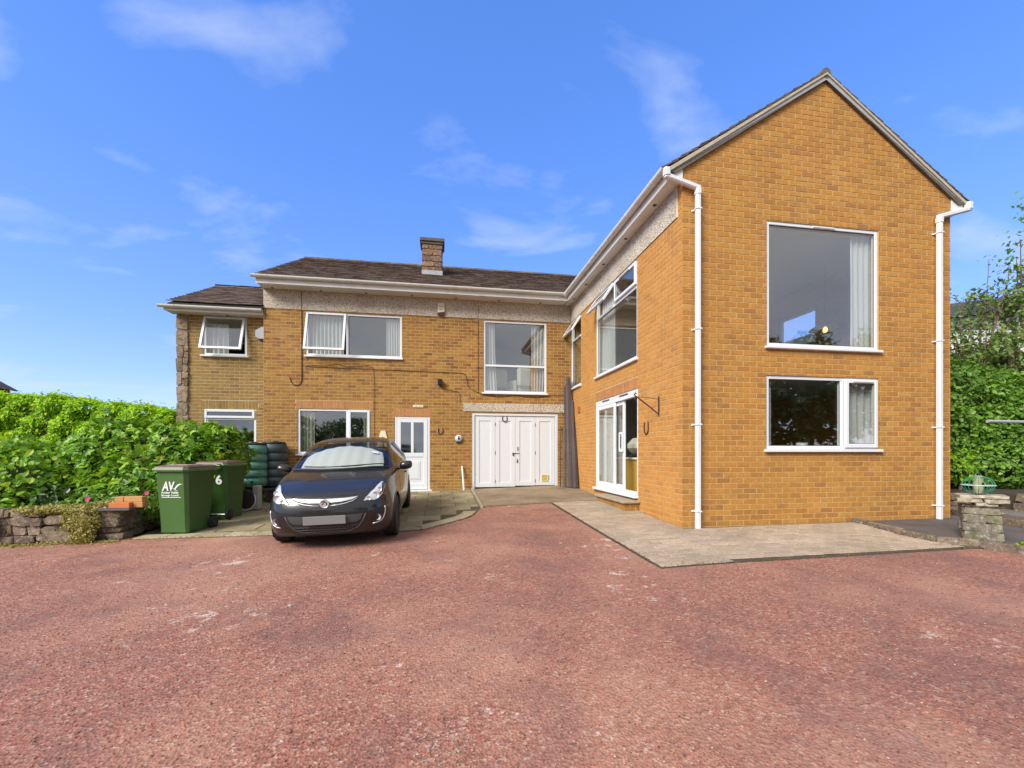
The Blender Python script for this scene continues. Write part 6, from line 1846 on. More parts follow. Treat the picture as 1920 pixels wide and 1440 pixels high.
bar = [(-.405, gt + .002), (-.25, gt - .010), (0, gt - .014), (.25, gt - .010), (.405, gt + .002), (.33, gt - .030), (.2, gt - .052), (0, gt - .060), (-.2, gt - .052), (-.33, gt - .030)]
drape(bar, 'chrome_bar', 'silver_bar', .014)
for sx in (-1, 1):
    strip([(sx * .40, gt - .012), (sx * .34, gt - .048), (sx * .25, gt - .074), (sx * .15, gt - .088), (sx * .065, gt - .094)], 'chrome_trim', 'silver_bar', .0065, off=.010)
# emblem
ec = on_front(0, .640, 0); 
mb = MB(); mb.lathe([(.052, .004), (.060, -.004), (.060, -.014), (.054, -.020), (.050, -.017)], 0, ec.y - .012, 28, 'y', .640); em_ = smooth_by_angle(mb.build('emblem', 'silver_bar', car, local=True), 30)
yb = ec.y - .012 - .0178
mb = MB()
for poly in ([(-.042, .012), (-.030, .028), (-.012, .036), (.006, .036), (.020, .030), (.004, .030), (-.010, .024), (-.024, .016)],
             [(-.006, .024), (.012, .026), (.030, .016), (.036, -.002), (.034, -.018), (.024, -.022), (.020, -.010), (.024, .000), (.018, .010), (.006, .014)],
             [(-.010, .020), (-.002, .014), (-.012, -.004), (-.022, -.018), (-.034, -.020), (-.036, -.012), (-.026, -.006), (-.018, .006)]):
    mb.prism(poly, lambda x, z: (x, yb - .0015, .640 + z), lambda x, z: (x, yb + .004, .640 + z))
mb.build('beast_mark', 'black_plastic', em_, local=True)

# lower grille with its bright outline, plate
lg = [(-.50, .485), (-.44, .490), (-.20, .475), (0, .470), (.20, .475), (.44, .490), (.50, .485), (.465, .40), (.40, .315), (.30, .272), (.15, .250), (0, .245), (-.15, .250), (-.30, .272), (-.40, .315), (-.465, .40)]
drape(lg, 'lower_grille', 'grille_black', .004)
strip([(-.50, .483), (-.465, .40), (-.40, .312), (-.30, .268), (-.15, .246), (0, .241), (.15, .246), (.30, .268), (.40, .312), (.465, .40), (.50, .483)], 'grille_outline', 'bumper_grey', .008, off=.006)
for sx in (-1, 1):
    drape([(sx * p, q) for p, q in ((.245, .478), (.46, .482), (.435, .415), (.39, .385), (.30, .378), (.245, .382))], 'bumper_blade', 'bumper_grey', .012)
for k, zz in enumerate((.335, .300, .268)):
    w_ = .40 - k * .07
    strip([(x, zz) for x in np.linspace(-w_, w_, 15)], 'grille_rail', 'bumper_grey', .0045, off=.007)
    for i in range(-7, 8):
        x = i * .055 + (k % 2) * .027
        if abs(x) < w_ - .02 and k < 2: strip([(x, zz), (x, zz - .034)], 'grille_rib', 'bumper_grey', .004, off=.006)
py0 = on_front(0, .42, 0).y
mb = MB(); mb.box((-.262, py0 - .030, .372), (.262, py0 - .018, .484), .004); mb.build('number_plate', 'plate_grey', car, local=True)
# lip
strip([(x, .215 + .012 * abs(x)) for x in np.linspace(-.70, .70, 27)], 'front_lip', 'black_plastic', .016, off=-.004)

# headlights
hl = [(.462, .640), (.535, .650), (.575, .638), (.62, .640), (.665, .665), (.705, .72), (.715, .80), (.690, .855), (.655, .850), (.585, .775), (.52, .715)]
for sx in (-1, 1):
    P = smooth_poly([(sx * p, q) for p, q in hl], 4)
    h = drape(P, 'headlight', 'black_plastic', .0035)
    inner = [(sx * (p * .94 + .605 * .06), q * .94 + .725 * .06) for p, q in hl]
    drape(smooth_poly(inner, 4), 'reflector', 'lamp_silver', .0048, parent=h)
    for (a, b, r_o) in ((.625, .705, .046), (.540, .672, .026), (.665, .770, .030)):
        c = on_front(sx * a, b, .0)
        if c is None: continue
        mb = MB(); mb.lathe([(r_o, .0), (r_o, -.012), (r_o * .8, -.008), (r_o * .3, .004)], c.x, c.y - .006, 20, 'y', c.z); smooth_by_angle(mb.build('lamp_bowl', 'silver_bar', h, local=True), 30)
    drape([(sx * p, q) for p, q in ((.672, .70), (.70, .735), (.706, .80), (.69, .842), (.676, .835), (.684, .79), (.676, .74), (.660, .71))], 'side_lens', 'black_plastic', .0056, parent=h, back=.01)
    # clear cover
    g_ = drape(P, 'lens_cover', 'lens', .013, parent=h, back=.012)
    strip([(sx * .462, .64), (sx * .52, .715), (sx * .585, .775), (sx * .655, .85)], 'brow_trim', 'car_paint', .006, parent=h, off=.007)
    # fog lamp pocket with bright bow
    fp = smooth_poly([(sx * p, q) for p, q in ((.62, .52), (.68, .545), (.715, .54), (.72, .46), (.69, .375), (.64, .35), (.585, .34), (.575, .375), (.60, .44))], 3)
    f_ = drape(fp, 'fog_lamp_pocket', 'grille_black', .003)
    c = on_front(sx * .645, .405, 0)
    mb = MB(); mb.lathe([(.040, .01), (.040, -.012), (.034, -.010), (.030, -.002), (.012, .004)], c.x, c.y, 18, 'y', c.z); smooth_by_angle(mb.build('fog_lamp', 'silver_bar', f_, local=True), 30)
    strip([(sx * p, q) for p, q in ((.723, .545), (.728, .50), (.722, .45), (.705, .395), (.675, .355), (.63, .338), (.575, .332))], 'chrome_bow', 'silver_bar', .008, parent=f_, off=.006)
    # hood shut lines
    strip([(sx * p, q) for p, q in ((.40, .722), (.46, .732), (.52, .752), (.58, .80), (.64, .868))], 'hood_gap', 'black_plastic', .003, off=.0005)
strip([(x, .726) for x in np.linspace(-.40, .40, 17)], 'hood_gap', 'black_plastic', .0032, off=.0005)

# sides: door gaps, handle, sill, arch lips, mirrors
def on_side(y, z, sx, off):
    h, nrm, _, _ = bvh.ray_cast(Vector((sx * 2.0, y, z)), Vector((-sx, 0, 0)))
    if h is None: return None
    if nrm.x * sx < 0: nrm = -nrm
    return h + nrm * off
def sstrip(pts, sx, name, mat, r, off):
    P = [on_side(y, z, sx, off) for y, z in pts]; P = [p for p in P if p is not None]
    mb = MB(); mb.tube(P, r, 6); return mb.build(name, mat, car, local=True, smooth=True)
for sx in (-1, 1):
    sstrip([(1.42, .955), (1.40, .85), (1.37, .70), (1.34, .55), (1.33, .40), (1.36, .28), (1.45, .245), (1.8, .24), (2.3, .24), (2.55, .25), (2.66, .33), (2.70, .5), (2.69, .7), (2.66, .85), (2.62, 1.0)], sx, 'door_gap', 'black_plastic', .0035, 0.0)
    sstrip([(1.0, .80), (1.2, .825), (1.36, .84)], sx, 'wing_crease', 'car_paint', .004, .0)
    h = on_side(2.48, .815, sx, .012)
    mb = MB(); mb.box((h.x - .014, 2.40, .80), (h.x + .014, 2.58, .83), .008); mb.build('door_handle', 'car_paint', car, local=True)
    sstrip([(y, .285) for y in np.linspace(1.28, 2.86, 20)], sx, 'sill_trim', 'black_plastic', .012, -.002)
    for ax in (AXF, AXR):
        P = []
        for a in np.linspace(R(-18), R(198), 36):
            q = on_side(ax + math.cos(a) * (AR + .006), .305 + math.sin(a) * (AR + .006), sx, .001)
            if q is not None and abs(q.x) > .6: P.append(q)
        mb = MB(); mb.tube(P, .010, 6); mb.build('arch_lip', 'car_paint', car, local=True, smooth=True)
        mb = MB(); n = 18; A = [R(-30) + (R(240)) * i / n for i in range(n + 1)]
        x0, x1 = sx * .50, sx * .815
        vs = [(x0, ax + math.cos(a) * .350, .305 + math.sin(a) * .350) for a in A] + [(x1, ax + math.cos(a) * .350, .305 + math.sin(a) * .350) for a in A]
        m_ = n + 1; mb.add(vs, [(i, i + 1, i + 1 + m_, i + m_) for i in range(n)]); mb.add([(x0, ax + math.cos(a) * .35, .305 + math.sin(a) * .35) for a in A], [tuple(range(n + 1))])
        mb.build('arch_liner', 'black_plastic', car, local=True)
    # wheel
    for ax, steer in ((AXF, 0.0), (AXR, 0.0)):
        wx = sx * .742
        W_ = empty('wheel', (wx, ax, WR), 0, car)
        mb = MB(); prof = [(.195, -.088), (.215, -.098), (.262, -.102), (.290, -.094), (.300, -.080), (.3045, -.06), (.3045, -.034), (.299, -.031), (.299, -.027), (.305, -.024), (.305, -.004), (.299, -.002), (.299, .002), (.305, .004), (.305, .024), (.299, .027), (.299, .031), (.3045, .034), (.3045, .06), (.300, .080), (.290, .094), (.262, .102), (.215, .098), (.195, .088)]
        mb.lathe(prof, 0, 0, 48, 'x', 0); smooth_by_angle(mb.build('tyre', 'rubber', W_, local=True), 30)
        mb = MB(); mb.lathe([(.06, .02 * sx), (.19, .02 * sx)], 0, 0, 32, 'x', 0); mb.build('brake_disc', 'black_plastic', W_, local=True)
        mb = MB(); rim = [(.197, -.085), (.203, -.080), (.203, .080), (.197, .085), (.186, .080), (.180, .05), (.180, -.08)]
        b0 = len(mb.V); nn = 36
        for (rr_, hh) in rim:
            for k in range(nn): mb.V.append((hh, rr_ * math.cos(2 * math.pi * k / nn), rr_ * math.sin(2 * math.pi * k / nn)))
        m_ = len(rim)
        for i in range(m_):
            for k in range(nn): mb.F.append((b0 + i * nn + k, b0 + i * nn + (k + 1) % nn, b0 + ((i + 1) % m_) * nn + (k + 1) % nn, b0 + ((i + 1) % m_) * nn + k))
        rm = smooth_by_angle(mb.build('rim', 'alloy', W_, local=True), 40)
        mb = MB()
        for k in range(5):
            a = 2 * math.pi * k / 5 + .3
            for da in (-.13, .13):
                c0 = Vector((0, math.cos(a), math.sin(a))); c1 = Vector((0, math.cos(a + da), math.sin(a + da))); tn = Vector((0, -math.sin(a + da), math.cos(a + da)))
                x0 = sx * .070; x1 = sx * .082
                p = [c0 * .04, c1 * .186]
                wv = [.018, .014]
                vs = []
                for (c_, w_, xo) in ((p[0], wv[0], x0 - sx * .006), (p[1], wv[1], x1 - sx * .004)):
                    vs += [tuple(c_ - tn * w_ + Vector((xo, 0, 0))), tuple(c_ + tn * w_ + Vector((xo, 0, 0))), tuple(c_ + tn * w_ + Vector((xo - sx * .03, 0, 0))), tuple(c_ - tn * w_ + Vector((xo - sx * .03, 0, 0)))]
                mb.add(vs, [(0, 1, 2, 3), (7, 6, 5, 4), (0, 4, 5, 1), (1, 5, 6, 2), (2, 6, 7, 3), (3, 7, 4, 0)])
        mb.lathe([(.052, sx * .04), (.052, sx * .068), (.03, sx * .074)], 0, 0, 20, 'x', 0)
        mb.build('spokes', 'alloy', W_, local=True)
    # mirror
    mb = MB()
    mc_ = Vector((sx * .945, 1.46, 1.005))
    V_ = []; nlat, nlon = 8, 14
    for i in range(nlat + 1):
        th = math.pi * i / nlat
        for j in range(nlon):
            ph = 2 * math.pi * j / nlon
            dx, dy, dz = math.sin(th) * math.cos(ph), math.cos(th), math.sin(th) * math.sin(ph)
            sg = lambda v, e: math.copysign(abs(v) ** e, v)
            V_.append((mc_.x + .105 * sg(dx, .75) * (1 - .10 * sx * dx), mc_.y + (.085 if dy < 0 else .06) * sg(dy, .8), mc_.z + .070 * sg(dz, .75) + .012 * sx * dx))
    mb.add(V_, [(i * nlon + j, i * nlon + (j + 1) % nlon, (i + 1) * nlon + (j + 1) % nlon, (i + 1) * nlon + j) for i in range(nlat) for j in range(nlon)])
    mr = mb.build('door_mirror', 'car_paint', car, local=True, smooth=True)
    mb = MB(); mb.tube([(sx * .79, 1.50, .955), (sx * .84, 1.48, .96), (sx * .88, 1.47, .975)], [.03, .026, .026], 8); mb.build('mirror_arm', 'black_plastic', mr, local=True)

# wipers, interior, sunshade, sticker
def on_ws(x, y, off):
    h, nrm, _, _ = bvh.ray_cast(Vector((x, y, 3)), Vector((0, 0, -1)))
    if nrm.z < 0: nrm = -nrm
    return h + nrm * off
def wiper(pts, name='wiper'):
    P = [on_ws(x, y, .018) for x, y in pts]; mb = MB(); mb.tube(P, [.012] * (len(P) // 2) + [.009] * (len(P) - len(P) // 2), 6); return mb.build(name, 'black_plastic', car, local=True)
def ws_y(x): return .935 + .24 * (x / .74) ** 2 * .95
wiper([(x, ws_y(x) + .055 + .01 * math.sin(x * 5)) for x in np.linspace(-.52, .10, 10)])
wiper([(x, ws_y(x) + .055 + .035 * max(0, x - .2)) for x in np.linspace(.02, .64, 10)])
mb = MB(); cpts = [on_ws(x, ws_y(x) + .015, .003) for x in np.linspace(-.70, .70, 21)]; mb.tube(cpts, .016, 6); mb.build('cowl_strip', 'black_plastic', car, local=True)
mb = MB(); mb.box((-.70, .95, .62), (.70, 1.30, .90), .05); mb.box((-.66, 1.95, .35), (-.12, 2.45, .75), .06); mb.box((.12, 1.95, .35), (.66, 2.45, .75), .06); mb.box((-.64, 2.38, .7), (-.14, 2.52, 1.22), .06); mb.box((.14, 2.38, .7), (.64, 2.52, 1.22), .06); mb.box((-.66, 3.0, .5), (.66, 3.2, 1.15), .05)
mb.build('cabin_trim', 'dark_fabric', car, local=True)
# reflective sun shade standing inside the windscreen
shade = empty('sun_shade', car.location); shade.rotation_euler = car.rotation_euler; tag(shade, 'silver white sun shade propped inside the black car windscreen', 'sun shade')
V_ = []; nx, ny = 40, 14
ok = True
for j in range(ny + 1):
    for i in range(nx + 1):
        x = -.62 + 1.24 * i / nx
        yb_ = ws_y(x) + .06; top = 1.60 - .10 * abs(x / .62) ** 1.5 - (.05 if x < 0 else .0) * abs(x / .62)
        y = yb_ + (top - yb_) * j / ny
        lim = .70 - .16 * (y - 1.15)
        xx = max(-lim + .06, min(lim - .06, x))
        p = on_ws(xx, y, -.035 - .004 * math.sin(i * 1.1)); V_.append(tuple(p))
F_2 = [(j * (nx + 1) + i, j * (nx + 1) + i + 1, (j + 1) * (nx + 1) + i + 1, (j + 1) * (nx + 1) + i) for j in range(ny) for i in range(nx)]
o = link('panel', mesh_from('panel', V_, F_2, 'sunshade', True), shade, (0, 0, 0))
sp = [on_ws(x, y, -.012) for x, y in ((.42, 1.40), (.52, 1.41), (.50, 1.46), (.40, 1.45))]
mb = MB(); mb.add([tuple(p) for p in sp] + [tuple(p + Vector((0, .001, -.002))) for p in sp], [(0, 1, 2, 3), (7, 6, 5, 4), (0, 4, 5, 1), (1, 5, 6, 2), (2, 6, 7, 3), (3, 7, 4, 0)]); mb.build('windscreen_sticker', 'print_white', car, local=True)
mb = MB(); mb.tube([(0, 3.30, 1.40), (0, 3.42, 1.56)], .005, 6); mb.build('aerial', 'black_plastic', car, local=True)
for sx in (-1, 1):
    mb = MB(); mb.box((sx * .60, 3.76, .80), (sx * .74, 3.80, 1.04), .02); mb.build('tail_light', 'red_plastic', car, local=True)
# ------------------------------------------------------------------ vegetation
LEAF = {
    'oval': (np.array([(0, 0, 0), (.45, .30, .07), (1, 0, -.10), (.45, -.30, .07)], float), [(0, 1, 2), (0, 2, 3)]),
    'long': (np.array([(0, 0, 0), (.4, .17, .04), (1, 0, -.12), (.4, -.17, .04)], float), [(0, 1, 2), (0, 2, 3)]),
    'maple': (np.array([(0, 0, 0), (.10, .42, .02), (.42, .26, .06), (.55, .58, -.04), (.72, .20, .05), (1.05, 0, -.12), (.72, -.20, .05), (.55, -.58, -.04), (.42, -.26, .06), (.10, -.42, .02)], float),
              [(0, 1, 2), (0, 2, 4), (2, 3, 4), (0, 4, 5), (0, 5, 6), (0, 6, 8), (6, 7, 8), (0, 8, 9)]),
    'round': (np.array([(0, 0, 0), (.30, .36, .05), (.75, .32, .03), (1, 0, -.08), (.75, -.32, .03), (.30, -.36, .05)], float), [(0, 1, 2), (0, 2, 3), (0, 3, 4), (0, 4, 5)]),
}
def norm(a): return a / np.maximum(np.linalg.norm(a, axis=1, keepdims=True), 1e-9)
def leaf_arrays(P, N, size, shape, spread=.6, droop=.3):
    T, tri = LEAF[shape]; n = len(P)
    nn = norm(N + rng.normal(0, spread, (n, 3)))
    ax = norm(np.cross(nn, rng.normal(0, 1, (n, 3))))
    ax = norm(ax + np.array([0, 0, -droop])); ax = norm(ax - nn * (ax * nn).sum(1, keepdims=True))
    sd = np.cross(nn, ax)
    s = size * rng.uniform(.45, 1.5, n)
    V = P[:, None, :] + s[:, None, None] * (T[None, :, 0:1] * ax[:, None] + T[None, :, 1:2] * sd[:, None] + T[None, :, 2:3] * nn[:, None])
    F = np.array(tri)[None] + (np.arange(n) * len(T))[:, None, None]
    return V.reshape(-1, 3), F.reshape(-1, 3)
def leaves(name, parent, mat, P, N, size, shape, spread=.6, droop=.3, kind='stuff', origin=None):
    V, F = leaf_arrays(P, N, size, shape, spread, droop)
    o = link(name, mesh_from(name, V - np.array(wloc(parent)), F, mat), parent, (0, 0, 0)); return tag(o, kind=kind)
def blob_points(n, blobs, inner=.72, flat=1.0, zmin=None):
    """points near the surface of a union of ellipsoids"""
    vol = np.array([b[3] * b[4] + b[4] * b[5] + b[3] * b[5] for b in blobs]); idx = rng.choice(len(blobs), n * 2, p=vol / vol.sum())
    B = np.array(blobs)[idx]
    d = norm(rng.normal(0, 1, (n * 2, 3)))
    f = inner + (1.06 - inner) * rng.uniform(0, 1, n * 2) ** .6
    # lumpy radius
    f *= 1 + .10 * np.sin(d[:, 0] * 7 + B[:, 0] * 3) * np.sin(d[:, 2] * 6 + B[:, 1]) + rng.normal(0, .03, n * 2)
    P = B[:, :3] + d * B[:, 3:6] * f[:, None]
    N = norm(d / B[:, 3:6])
    keep = np.ones(len(P), bool)
    for k, b in enumerate(blobs):
        q = ((P - np.array(b[:3])) / np.array(b[3:6])); inside_ = (q ** 2).sum(1) < .5; keep &= ~(inside_ & (idx != k))
    if zmin is not None: keep &= P[:, 2] > zmin
    P, N = P[keep][:n], N[keep][:n]; return P, N
def core(parent, blobs, s=.70, mat='core_dark', name='filler_core'):  # solid filler added inside the leaves, blocks light and see-through gaps
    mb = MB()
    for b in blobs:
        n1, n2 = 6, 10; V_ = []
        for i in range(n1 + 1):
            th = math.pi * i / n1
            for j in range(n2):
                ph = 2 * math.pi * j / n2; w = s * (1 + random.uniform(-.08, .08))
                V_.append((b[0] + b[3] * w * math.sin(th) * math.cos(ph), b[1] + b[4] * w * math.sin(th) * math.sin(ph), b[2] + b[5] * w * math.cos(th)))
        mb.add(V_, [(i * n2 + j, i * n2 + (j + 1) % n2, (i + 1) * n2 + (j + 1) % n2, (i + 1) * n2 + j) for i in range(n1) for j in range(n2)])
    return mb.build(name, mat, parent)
def stems(parent, base, tips, r0=.02, mat='twig', name='stem'):
    for tp in tips:
        b = Vector(base) + Vector((random.uniform(-.08, .08), random.uniform(-.08, .08), 0)); t_ = Vector(tp); m = (b + t_) / 2 + Vector((random.uniform(-.12, .12), random.uniform(-.12, .12), random.uniform(0, .15)))
        mb = MB(); mb.tube([b, m, t_], [r0, r0 * .7, r0 * .3], 6); mb.build(name, mat, parent)
def shrub(name, loc, blobs, mat, n, size, shape, label, cat='shrub', group=None, spread=.55, droop=.35, singles=0, zmin=None, sprigs=0, core_s=.66, inner=.88):
    """blobs are relative to loc"""
    e = thing(name, loc, label, cat, group)
    bl = [(b[0] + loc[0], b[1] + loc[1], b[2] + loc[2], *b[3:]) for b in blobs]
    P, N = blob_points(n, bl, inner, zmin=zmin)
    N = norm(N + np.array([0, 0, .45]))
    if sprigs:           # shoots that stand out of the crown
        SP, SN = [], []
        for k in range(sprigs):
            i = rng.integers(len(P)); p = P[i]; d = norm((N[i] + np.array([0, -.1, .55]) + rng.normal(0, .25, 3))[None])[0]; L = rng.uniform(.12, .38)
            for q in np.linspace(0, 1, 9): SP.append(p + d * L * q + rng.normal(0, .022, 3)); SN.append(d * .5 + np.array([0, 0, .6]) + rng.normal(0, .3, 3))
        P = np.vstack([P, SP]); N = np.vstack([N, norm(np.array(SN))])
    leaves('foliage', e, mat, P, N, size, shape, spread, droop)
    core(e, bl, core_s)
    stems(e, loc, [(b[0], b[1], b[2]) for b in bl], .022)
    if singles:          # the leaves that show largest are leaves of their own
        cand = rng.permutation(len(P))
        view = -np.array([math.sin(YAW), math.cos(YAW), 0]); c = 0
        T, tri = LEAF[shape]
        base_me = mesh_from('leaf', T * size, np.array(tri), mat)
        for i in cand:
            if c >= singles: break
            nv = N[i] @ view
            if nv < .25: continue
            nn = Vector(N[i] + rng.normal(0, .35, 3)).normalized(); a = Vector((0, 0, -1)) + Vector(rng.normal(0, .5, 3)); a = (a - nn * a.dot(nn)).normalized(); s = nn.cross(a)
            o = link('leaf', base_me, e); sc_ = random.uniform(.9, 1.5)
            M = Matrix((a, s, nn)).transposed().to_4x4(); M.translation = Vector(P[i]) + Vector(N[i]) * .04 - wloc(e)
            o.matrix_local = M @ Matrix.Scale(sc_, 4); c += 1
    return e

# hedge behind the shrubs
hx0, hx1, hy = -13.5, -6.60, 12.75
hedge = thing('hedge', ((hx0 + hx1) / 2, hy, gz(-10, hy)), 'tall clipped bright green hedge behind the left hand shrubs', 'hedge')
def hedge_top(x): return 2.56 + (-6.7 - x) * .074
n = 48000
u = rng.uniform(0, 1, n); X = hx0 + (hx1 - hx0) * rng.uniform(0, 1, n)
top = rng.uniform(0, 1, n) < .34
Zt = np.array([hedge_top(x) for x in X])
zb_ = .3
Z = np.where(top, Zt, zb_ + (Zt - zb_) * rng.uniform(0, 1, n) ** .8)
Y = np.where(top, hy - .65 + 1.3 * rng.uniform(0, 1, n), hy - .65)
lump = .07 * np.sin(X * 4.1 + Z * 3.0) + .06 * np.sin(X * 9.3 - Z * 7.0) + .05 * np.sin(Z * 12 + X * 2)
Y = Y - np.where(top, 0, lump) + rng.normal(0, .022, n); Z = Z + np.where(top, lump * .7 + rng.exponential(.03, n), rng.normal(0, .03, n))
Ncol = np.where(top[:, None], np.array([0, -.15, 1.0]), np.array([0, -1.0, .55]))
leaves('foliage', hedge, 'leaf_hedge', np.stack([X, Y, Z], 1), Ncol + 0.0, .078, 'oval', .42, .2)
mb = MB(); mb.prism([(hx0, .0), (hx1, .0), (hx1, hedge_top(hx1) - .12), (hx0, hedge_top(hx0) - .12)], lambda x, z: (x, hy - .55, z), lambda x, z: (x, hy + .6, z)); mb.build('filler_core', 'core_dark', hedge)  # dark solid block added inside the hedge to stop light passing
for k in range(12): stems(hedge, (hx0 + .3 + k * .57, hy, .2), [(hx0 + .3 + k * .57, hy, 1.4)], .03)

# shrubs on the raised bed, left
bed = .48
shrub('sycamore_shrub', (-5.30, 9.45, bed - .12), [(-.2, -.2, .75, .95, .75, .75), (.45, -.1, .80, .70, .7, .80), (-.75, .1, .95, .8, .8, .75), (.05, -.7, .45, .9, .55, .5), (.85, .1, .95, .5, .6, .70)], 'leaf_maple', 8200, .125, 'maple', 'big maple leaved shrub spilling over the wall behind the bins', singles=160, sprigs=90)
shrub('leafy_shrub', (-7.1, 9.3, bed - .36), [(0, -.2, .75, 1.0, .8, .8), (-.7, .1, .85, .9, .8, .75), (.75, .1, .85, .85, .7, .75), (.0, -.8, .35, 1.1, .5, .45)], 'leaf_bright', 9500, .085, 'round', 'light green leafy shrub in the middle of the raised bed', singles=90, sprigs=95)
shrub('leafy_shrub', (-9.1, 9.5, bed - .46), [(0, 0, .75, 1.0, .8, .75), (.8, -.3, .65, .8, .7, .65), (-.9, .1, .8, .9, .8, .75), (.2, -.8, .35, 1.2, .5, .45)], 'leaf_maple', 8000, .10, 'round', 'darker leafy shrub cut by the left edge of the picture', singles=40, sprigs=80)
shrub('climbing_shrub', (-4.95, 11.2, .15), [(-.05, 0, 1.15, .40, .3, .50), (.2, -.05, .75, .45, .3, .55), (-.5, .0, .85, .6, .4, .75)], 'leaf_mid', 3600, .095, 'maple', 'thin climbing shrub in front of the obscured wing window', sprigs=26, singles=30)
shrub('low_plant', (-5.55, 8.3, bed), [(0, 0, .14, .55, .26, .26), (.7, .0, .12, .4, .24, .22)], 'leaf_mid', 1700, .10, 'maple', 'low dark leafed plant at the foot of the sycamore shrub', sprigs=10, core_s=.5)
shrub('low_plant', (-7.2, 8.45, bed), [(0, 0, .16, .6, .28, .28), (.8, .05, .16, .6, .28, .26), (-.8, .05, .16, .6, .3, .28)], 'leaf_dark', 2600, .085, 'round', 'band of low dark foliage along the back of the stone wall', sprigs=14, core_s=.5)
# trailing sedum on the wall
def sedum(x, y, blobs, label, n):
    e = thing('trailing_plant', (x, y, .3), label, 'plant', 'trailing plants on the stone wall')
    P, N = blob_points(n, blobs, .55); leaves('foliage', e, 'leaf_sedum', P, N, .028, 'round', .8, .1); core(e, blobs, .6, 'leaf_sedum', 'inner_mat'); return e
sedum(-5.35, 7.5, [(-5.75, 7.72, .63, .62, .20, .07), (-5.25, 7.66, .64, .34, .2, .09), (-5.30, 7.44, .48, .24, .10, .22), (-5.28, 7.42, .28, .17, .08, .18), (-4.98, 7.74, .70, .22, .18, .07)], 'yellow green trailing plant hanging over the wall next to the loose bricks', 7000)
sedum(-6.72, 7.6, [(-6.80, 7.62, .40, .26, .12, .17), (-6.85, 7.60, .25, .20, .10, .12)], 'yellow green trailing plant at the left edge of the stone wall', 2600)
# moss at the foot of the wall
mossP = np.stack([rng.uniform(-6.5, -4.8, 2500), np.zeros(2500), np.zeros(2500)], 1)
mossP[:, 1] = 7.60 - (mossP[:, 0] + 6.5) * .08 - rng.exponential(.05, 2500) + .02
mossP[:, 2] = [gz(a, b) + .008 for a, b in mossP[:, :2]]
me_ = leaf_arrays(mossP, np.tile([0, 0, 1.0], (2500, 1)), .022, 'round', .5, 0)
tag(link('moss', mesh_from('moss', me_[0], me_[1], 'leaf_sedum')), kind='stuff')
ET = [(edge_tufts('', [(2.30, 8.9), (2.305, 6.5), (2.31, 4.30)], 260, .012, .02, '', 1), [0, 0, 1.0]), (edge_tufts('', [(2.31, 4.30), (4.4, 4.32), (6.6, 4.38)], 330, .012, .02, '', 1), [0, 0, 1.0]),
      (edge_tufts('', [(x / 10, patio_front(x / 10) - .01) for x in range(-46, 8)], 520, .018, .02, '', 1), [0, 0, 1.0]), (edge_tufts('', [(.80, 8.86), (1.6, 8.9), (2.3, 8.93)], 200, .03, .02, '', 1), [0, 0, 1.0])]
EP = np.vstack([e[0] for e in ET]); me_ = leaf_arrays(EP, np.tile([0, 0, 1.0], (len(EP), 1)), .018, 'oval', .7, 0)
tag(link('edge_moss', mesh_from('edge_moss', me_[0], me_[1], 'leaf_moss')), kind='stuff')
# small flowers
def flower(x, y, z, mat, label):
    e = thing('flower', (x, y, z), label, 'flower')
    for k in range(6):
        a = k * math.pi / 3; mb = MB(); c = Vector((math.cos(a) * .022, -.01, math.sin(a) * .022))
        mb.add([(0, -.012, 0), tuple(c * 1.0 + Vector((-math.sin(a) * .014, -.006, math.cos(a) * .014))), tuple(c * 1.9), tuple(c + Vector((math.sin(a) * .014, -.006, -math.cos(a) * .014)))], [(0, 1, 2, 3)]); mb.build('petal', mat, e, local=True, fix=False)
    mb = MB(); mb.tube([(0, 0, -.22), (.01, 0, 0)], .004, 5); mb.build('stem', 'leaf_mid', e, local=True); return e
flower(-5.33, 7.62, .80, 'flower_pink', 'small pink flower above the wall beside the loose bricks')
flower(-4.62, 7.78, .86, 'flower_pink', 'tiny pink flower just right of the loose bricks')
flower(-4.43, 9.3, 1.32, 'flower_white', 'single white flower between the shrub and the green water butt')
# weed by the water butt
shrub('weed', (-4.18, 10.92, gz(-4.2, 10.9) + .02), [(0, 0, .10, .13, .08, .12)], 'leaf_bright', 160, .07, 'maple', 'small weed growing at the foot of the green water butt', 'weed', core_s=.3)

# right-hand side: shrubs on the bank
ub = .80
def bank(name, x, y, blobs, mat, n, size, shape, label, **kw): return shrub(name, (x, y, ub), blobs, mat, n, size, shape, label, **kw)
bank('laurel_shrub', 10.75, 7.75, [(-.5, 0, .9, .9, .9, .95), (.4, -.3, .85, .9, .8, .9), (0, .1, 1.7, 1.1, .9, .95), (.9, 0, 1.6, .9, .9, .9)], 'leaf_mid', 22000, .068, 'round', 'dense mid green shrub on the bank behind the bird feeder', sprigs=46, singles=60)
bank('laurel_shrub', 11.9, 7.1, [(0, 0, .7, 1.0, .8, .8), (-.5, .2, 1.1, .8, .8, .7), (.3, .2, 1.5, 1.0, .9, .8), (-1.0, -.1, .45, .6, .5, .5)], 'leaf_mid', 19000, .066, 'round', 'leafy green shrub on the bank under the metal rail', sprigs=40, singles=30)
bank('dark_shrub', 12.3, 9.0, [(-.8, 0, 2.1, 1.0, .9, .95), (.6, 0, 2.2, 1.2, 1.0, 1.0), (1.9, -.2, 2.2, 1.1, 1.0, 1.0), (-.4, -.1, 1.1, 1.2, .9, 1.0)], 'leaf_dark', 22000, .085, 'oval', 'tall dark evergreen shrub behind the mid green bank shrubs', sprigs=60)
bank('yellow_shrub', 9.62, 6.75, [(0, 0, .38, .26, .2, .22), (.22, .05, .55, .2, .2, .2)], 'leaf_bright', 500, .085, 'oval', 'small yellow leaved shrub just above the bird feeder', sprigs=8, core_s=.4)
